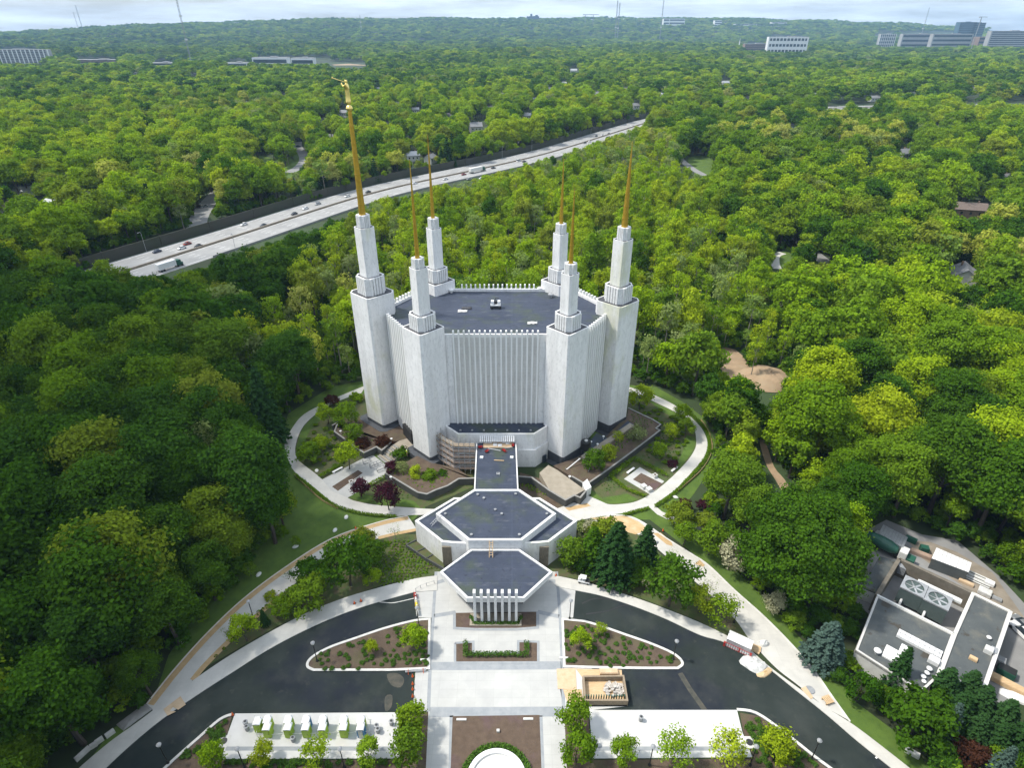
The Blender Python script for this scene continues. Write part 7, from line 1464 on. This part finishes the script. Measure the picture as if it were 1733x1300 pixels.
def blocked(X, Y, Z, H, Rr, allow, rng):
    px, py, w = PJ(X, Y, Z+H*.62); rp = FPX*Rr/w; hp = FPX*H*.36*.9/w; bad = np.zeros(X.shape, bool)
    bx, by_, _ = PJ(X, Y, Z); xs = [px, bx, px, px, px-rp*.85, px+rp*.85, px-rp*.6, px+rp*.6, px-rp*.6, px+rp*.6]; ys = [py, by_, py-hp, py+hp, py, py, py-hp*.65, py-hp*.65, py+hp*.65, py+hp*.65]
    for poly in CLEAR:
        ax0, ax1 = min(p[0] for p in poly)-60, max(p[0] for p in poly)+60; ay0, ay1 = min(p[1] for p in poly)-60, max(p[1] for p in poly)+60
        sel = np.where((px > ax0-rp) & (px < ax1+rp) & (py > ay0-hp) & (py < ay1+hp) & ~bad)[0]
        if not len(sel): continue
        hit = np.zeros(len(sel), bool)
        for a, b in zip(xs, ys): hit |= inside_np(a[sel], b[sel], poly)
        C_ = list(poly)+[(sum(p[0] for p in poly)/len(poly), sum(p[1] for p in poly)/len(poly))]
        for vx, vy in C_: hit |= ((vx-px[sel])/np.maximum(rp[sel], 1e-3))**2+((vy-py[sel])/np.maximum(hp[sel], 1e-3))**2 < .8
        bad[sel[hit]] = True
    for i in range(0, len(X), 4000):
        d = np.min(np.hypot(X[i:i+4000, None]-hwc[None, ::2, 0], Y[i:i+4000, None]-hwc[None, ::2, 1]), 1); bad[i:i+4000] |= d < HWW/2+Rr[i:i+4000]*.75+1.5
    # the temple and the service yard stand on their own ground
    bad |= (np.abs(X-TX) < 42) & (np.abs(Y-TY) < 27)
    return bad
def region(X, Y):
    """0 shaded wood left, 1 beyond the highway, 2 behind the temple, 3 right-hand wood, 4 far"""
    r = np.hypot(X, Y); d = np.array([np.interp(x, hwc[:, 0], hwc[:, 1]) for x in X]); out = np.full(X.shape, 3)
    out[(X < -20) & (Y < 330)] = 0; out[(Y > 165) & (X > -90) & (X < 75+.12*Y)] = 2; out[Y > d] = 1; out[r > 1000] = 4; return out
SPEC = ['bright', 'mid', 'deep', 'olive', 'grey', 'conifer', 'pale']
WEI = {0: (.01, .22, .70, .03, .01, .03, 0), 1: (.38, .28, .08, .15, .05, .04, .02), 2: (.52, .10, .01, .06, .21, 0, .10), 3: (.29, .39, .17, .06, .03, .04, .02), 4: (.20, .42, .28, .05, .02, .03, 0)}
def species(reg, rng):
    u = rng.random(len(reg)); cl = .5+.5*np.sin(X*.011+1.7*np.sin(Y*.007))*np.cos(Y*.0085+1.3*np.sin(X*.006)); u = u*.6+cl*.4; u = np.argsort(np.argsort(u))/len(u); out = np.zeros(len(reg), int)
    for k, w in WEI.items():
        s = reg == k; out[s] = np.minimum(np.searchsorted(np.cumsum(w), u[s]), 6)
    return out
trees = []
for r0_, r1_, st, sd in ((40, 420, 7.9, 1), (420, 1000, 9.4, 2), (1000, 2200, 14.5, 3), (2200, 4300, 28, 4), (4300, 8200, 46, 6)):
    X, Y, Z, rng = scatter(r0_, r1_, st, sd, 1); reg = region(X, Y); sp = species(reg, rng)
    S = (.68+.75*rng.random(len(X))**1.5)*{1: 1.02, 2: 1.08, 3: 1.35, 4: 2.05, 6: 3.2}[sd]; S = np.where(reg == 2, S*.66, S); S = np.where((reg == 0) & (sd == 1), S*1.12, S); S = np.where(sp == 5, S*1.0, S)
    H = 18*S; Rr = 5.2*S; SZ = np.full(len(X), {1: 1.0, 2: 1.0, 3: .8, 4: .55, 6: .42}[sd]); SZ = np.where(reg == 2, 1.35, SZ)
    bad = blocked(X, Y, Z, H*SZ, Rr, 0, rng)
    # a second chance for smaller trees at the edges of clearings
    small = bad & (rng.random(len(X)) < .8); S2 = S*.55; b2 = blocked(X, Y, Z, 18*S2*SZ, 5.2*S2, 0, rng); use2 = small & ~b2; S = np.where(use2, S2, S); bad = bad & ~use2
    k = ~bad; trees.append((X[k], Y[k], Z[k], S[k], SZ[k], sp[k], reg[k], rng.random(k.sum()), np.full(k.sum(), sd)))
# undergrowth and smaller trees that fill the gaps between the big crowns
ex, ey = np.concatenate([t[0] for t in trees[:2]]), np.concatenate([t[1] for t in trees[:2]])
X, Y, Z, rng = scatter(40, 700, 6.5, 9, 1); reg = region(X, Y); sp = species(reg, rng); S = rng.uniform(.42, .72, len(X)); S = np.where(reg == 0, S*1.15, S)
near_d = np.full(len(X), 99.0)
for i in range(0, len(X), 3000): near_d[i:i+3000] = np.min(np.hypot(X[i:i+3000, None]-ex[None], Y[i:i+3000, None]-ey[None]), 1)
k = (near_d > 4.6) & ~blocked(X, Y, Z, 18*S, 5.2*S, 0, rng)
trees.append((X[k], Y[k], Z[k], S[k], np.ones(k.sum()), sp[k], reg[k], rng.random(k.sum()), np.full(k.sum(), 2)))
# brush under and between the trees
X, Y, Z, rng = scatter(40, 430, 3.8, 12, 1); reg = region(X, Y); sp = np.where(rng.random(len(X)) < .6, 2, 1); S = rng.uniform(.17, .42, len(X))
k = ~blocked(X, Y, Z, 18*S, 5.2*S, 0, rng)
trees.append((X[k], Y[k], Z[k]-S[k]*4.0, S[k], np.ones(k.sum()), sp[k], reg[k], rng.random(k.sum()), np.full(k.sum(), 5)))
TX_ = [np.concatenate([t[i] for t in trees]) for i in range(9)]
X, Y, Z, S, SZ, SPI, REG, RND, LOD = TX_
px, py, w = PJ(X, Y, Z+11*S); vis = (px > -260) & (px < 1990) & (py < 1800)
order = np.argsort(np.where(vis & (w > 0), np.where(LOD == 5, 1e8, w/np.maximum(S, .3)**.5), 1e9)); NEAR = order[:300]; isn = np.zeros(len(X), bool); isn[NEAR] = True
WORD = {'bright': 'bright yellow green', 'mid': 'mid green', 'deep': 'deep green', 'olive': 'olive tinted', 'grey': 'sparse grey green', 'conifer': 'dark conical', 'pale': 'pale yellow'}
PLACE = {0: 'in the dense wood left of the temple lawn', 1: 'beyond the highway', 2: 'in the open wood behind the temple', 3: 'in the wood right of the ring path', 4: 'in the far woods'}
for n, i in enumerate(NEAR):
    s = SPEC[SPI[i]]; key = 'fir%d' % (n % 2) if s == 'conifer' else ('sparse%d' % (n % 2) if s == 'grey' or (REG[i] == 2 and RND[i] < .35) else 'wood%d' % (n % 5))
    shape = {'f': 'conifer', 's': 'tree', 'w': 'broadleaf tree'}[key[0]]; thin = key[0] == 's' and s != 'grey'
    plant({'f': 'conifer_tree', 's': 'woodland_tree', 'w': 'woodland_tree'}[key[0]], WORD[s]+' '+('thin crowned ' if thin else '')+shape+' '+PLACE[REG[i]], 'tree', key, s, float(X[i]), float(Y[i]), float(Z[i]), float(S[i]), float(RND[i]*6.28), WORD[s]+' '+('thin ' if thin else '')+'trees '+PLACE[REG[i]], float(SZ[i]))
# everything farther off: one mass of trees
pcol = bpy.data.collections.new('tree forms'); plist = []
def proto(key, leaf):
    me = bpy.data.meshes.new('tree'); a = crown_mesh(key, leaf)
    o = bpy.data.objects.new('tree_form.%03d' % len(plist), a); pcol.objects.link(o); plist.append((key, leaf)); return len(plist)-1
def with_trunk(key, leaf):
    """crown and trunk in one mesh, for trees far off"""
    f = FORM[key]; a = crown_mesh(key, leaf); b = trunk_of(key); na, nb = len(a.vertices), len(b.vertices)
    v = np.zeros((na+nb)*3, np.float32); a.vertices.foreach_get('co', v[:na*3]); vb = np.zeros(nb*3, np.float32); b.vertices.foreach_get('co', vb); v[na*3:] = vb
    me = bpy.data.meshes.new('tree'); faces = [tuple(p.vertices) for p in a.polygons]+[tuple(q+na for q in p.vertices) for p in b.polygons]
    me.from_pydata(v.reshape(-1, 3).tolist(), [], faces); me.materials.append(LEAF[leaf]); me.materials.append(M[f['bark']])
    me.polygons.foreach_set('material_index', [0]*len(a.polygons)+[1]*len(b.polygons)); at = me.attributes.new('leaf_var', 'FLOAT', 'FACE')
    lv = np.full(len(faces), .5, np.float32); tmp = np.zeros(len(a.polygons), np.float32); a.attributes['leaf_var'].data.foreach_get('value', tmp); lv[:len(tmp)] = tmp; at.data.foreach_set('value', lv); me.update()
    o = bpy.data.objects.new('tree_form.%03d' % len(plist), me); pcol.objects.link(o); plist.append((key, leaf)); return len(plist)-1
IDX = {}
for lf in SPEC[:4]+['pale']:
    IDX[('mid', lf)] = [with_trunk('mid%d' % i, lf) for i in range(4)]; IDX[('far', lf)] = [proto('far%d' % i, lf) for i in range(3)]
for lf in ('grey', 'bright', 'mid', 'pale'): IDX[('thin', lf)] = [with_trunk('midsparse', lf)]
IDX[('far', 'grey')] = [proto('far0', 'grey')]; IDX[('mid', 'conifer')] = [with_trunk('midfir', 'conifer')]; IDX[('far', 'conifer')] = [proto('farfir', 'conifer')]
IDX[('mid', 'grey')] = IDX[('thin', 'grey')]
sel = np.where(~isn)[0]; idx = np.zeros(len(sel), np.int32)
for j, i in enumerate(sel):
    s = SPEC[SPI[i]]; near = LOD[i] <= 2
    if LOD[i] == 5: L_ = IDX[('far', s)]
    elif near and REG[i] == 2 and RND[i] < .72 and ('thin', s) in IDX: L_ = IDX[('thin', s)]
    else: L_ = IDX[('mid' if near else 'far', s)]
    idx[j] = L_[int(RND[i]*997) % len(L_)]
me = bpy.data.meshes.new('distant_forest'); me.vertices.add(len(sel)); me.vertices.foreach_set('co', np.stack([X[sel], Y[sel], Z[sel]], 1).ravel().astype(np.float32))
at = me.attributes.new('form_index', 'INT', 'POINT'); at.data.foreach_set('value', idx)
at = me.attributes.new('turn', 'FLOAT_VECTOR', 'POINT'); at.data.foreach_set('vector', np.stack([np.zeros(len(sel)), np.zeros(len(sel)), RND[sel]*6.28], 1).ravel().astype(np.float32))
at = me.attributes.new('size', 'FLOAT_VECTOR', 'POINT'); at.data.foreach_set('vector', np.stack([S[sel], S[sel], S[sel]*SZ[sel]], 1).ravel().astype(np.float32))
forest = bpy.data.objects.new('distant_forest', me); COL.objects.link(forest); tag(forest, kind='stuff')
ng = bpy.data.node_groups.new('forest', 'GeometryNodeTree'); ng.interface.new_socket('Geometry', in_out='INPUT', socket_type='NodeSocketGeometry'); ng.interface.new_socket('Geometry', in_out='OUTPUT', socket_type='NodeSocketGeometry')
gi = ng.nodes.new('NodeGroupInput'); go = ng.nodes.new('NodeGroupOutput'); ip = ng.nodes.new('GeometryNodeInstanceOnPoints'); ci = ng.nodes.new('GeometryNodeCollectionInfo'); ci.inputs['Collection'].default_value = pcol; ci.inputs['Separate Children'].default_value = True; ci.inputs['Reset Children'].default_value = True
def na(name, ty): n = ng.nodes.new('GeometryNodeInputNamedAttribute'); n.data_type = ty; n.inputs['Name'].default_value = name; return n.outputs['Attribute']
er = ng.nodes.new('FunctionNodeEulerToRotation'); ng.links.new(na('turn', 'FLOAT_VECTOR'), er.inputs[0])
ng.links.new(gi.outputs[0], ip.inputs['Points']); ng.links.new(ci.outputs[0], ip.inputs['Instance']); ip.inputs['Pick Instance'].default_value = True
ng.links.new(na('form_index', 'INT'), ip.inputs['Instance Index']); ng.links.new(er.outputs[0], ip.inputs['Rotation']); ng.links.new(na('size', 'FLOAT_VECTOR'), ip.inputs['Scale']); ng.links.new(ip.outputs[0], go.inputs[0])
forest.modifiers.new('trees', 'NODES').node_group = ng
print('TREES', len(X), 'mass', len(sel))

# ---------------------------------------------------------------- clouds that shade the left wood and the far woods, and the haze
cm_ = bpy.data.materials.new('cloud'); cm_.use_nodes = True; N, L = cm_.node_tree.nodes, cm_.node_tree.links
for n in list(N): N.remove(n)
o_ = N.new('ShaderNodeOutputMaterial'); d_ = N.new('ShaderNodeBsdfTranslucent'); d_.inputs['Color'].default_value = (.9, .9, .92, 1); t_ = N.new('ShaderNodeBsdfTransparent'); mx = N.new('ShaderNodeMixShader'); mx.inputs['Fac'].default_value = .36
L.new(t_.outputs[0], mx.inputs[1]); L.new(d_.outputs[0], mx.inputs[2]); L.new(mx.outputs[0], o_.inputs['Surface'])
def cloud(blobs, alt, seed):
    rg = random.Random(seed); mb = MB()
    for x, y, r in blobs:
        c = Vector((x, y, 0))+SUN_DIR*(alt/SUN_DIR.z); n = 12; m_ = 6; vs = []
        for i in range(m_+1):
            th = math.pi*i/m_
            for k in range(n): q = r*rg.uniform(.9, 1.1); a = 2*math.pi*k/n; vs.append((c.x+q*math.sin(th)*math.cos(a), c.y+q*math.sin(th)*math.sin(a), c.z+.22*q*math.cos(th)))
        mb.add(vs, [(i*n+k, (i+1)*n+k, (i+1)*n+(k+1) % n, i*n+(k+1) % n) for i in range(m_) for k in range(n)])
    o = mb.build('cloud', cm_, smooth=True); return tag(o, kind='structure')
cloud([(-120, 95, 62), (-95, 70, 48), (-130, 160, 70), (-90, 150, 46), (-160, 220, 70), (-115, 215, 50), (-200, 130, 90), (-100, 255, 36), (-215, 60, 80), (-250, 200, 80), (-70, 105, 36), (-62, 78, 34), (-82, 128, 46), (-110, 60, 50), (-105, 180, 50), (-70, 60, 30)], 470, 1)
cloud([(-2600, 4300, 900), (-1600, 4700, 800), (-700, 5000, 700), (-3400, 4600, 900), (300, 5600, 500), (-1500, 2750, 330), (-900, 2900, 260), (-1800, 3100, 450), (-1000, 3400, 420), (-100, 3800, 450), (-2500, 3400, 550), (-1900, 2350, 260), (-1300, 2500, 220)], 1100, 2)
hz = bpy.data.materials.new('haze'); hz.use_nodes = True; N, L = hz.node_tree.nodes, hz.node_tree.links
for n in list(N): N.remove(n)
o_ = N.new('ShaderNodeOutputMaterial'); v_ = N.new('ShaderNodeVolumePrincipled'); v_.inputs['Color'].default_value = (.44, .70, 1.0, 1); v_.inputs['Density'].default_value = 6.5e-5; L.new(v_.outputs[0], o_.inputs['Volume'])
if 6.5e-5 > 0:
    mb = MB(); mb.box((0, 0, 150), (21000, 21000, 400)); tag(mb.build('haze', hz), kind='stuff')
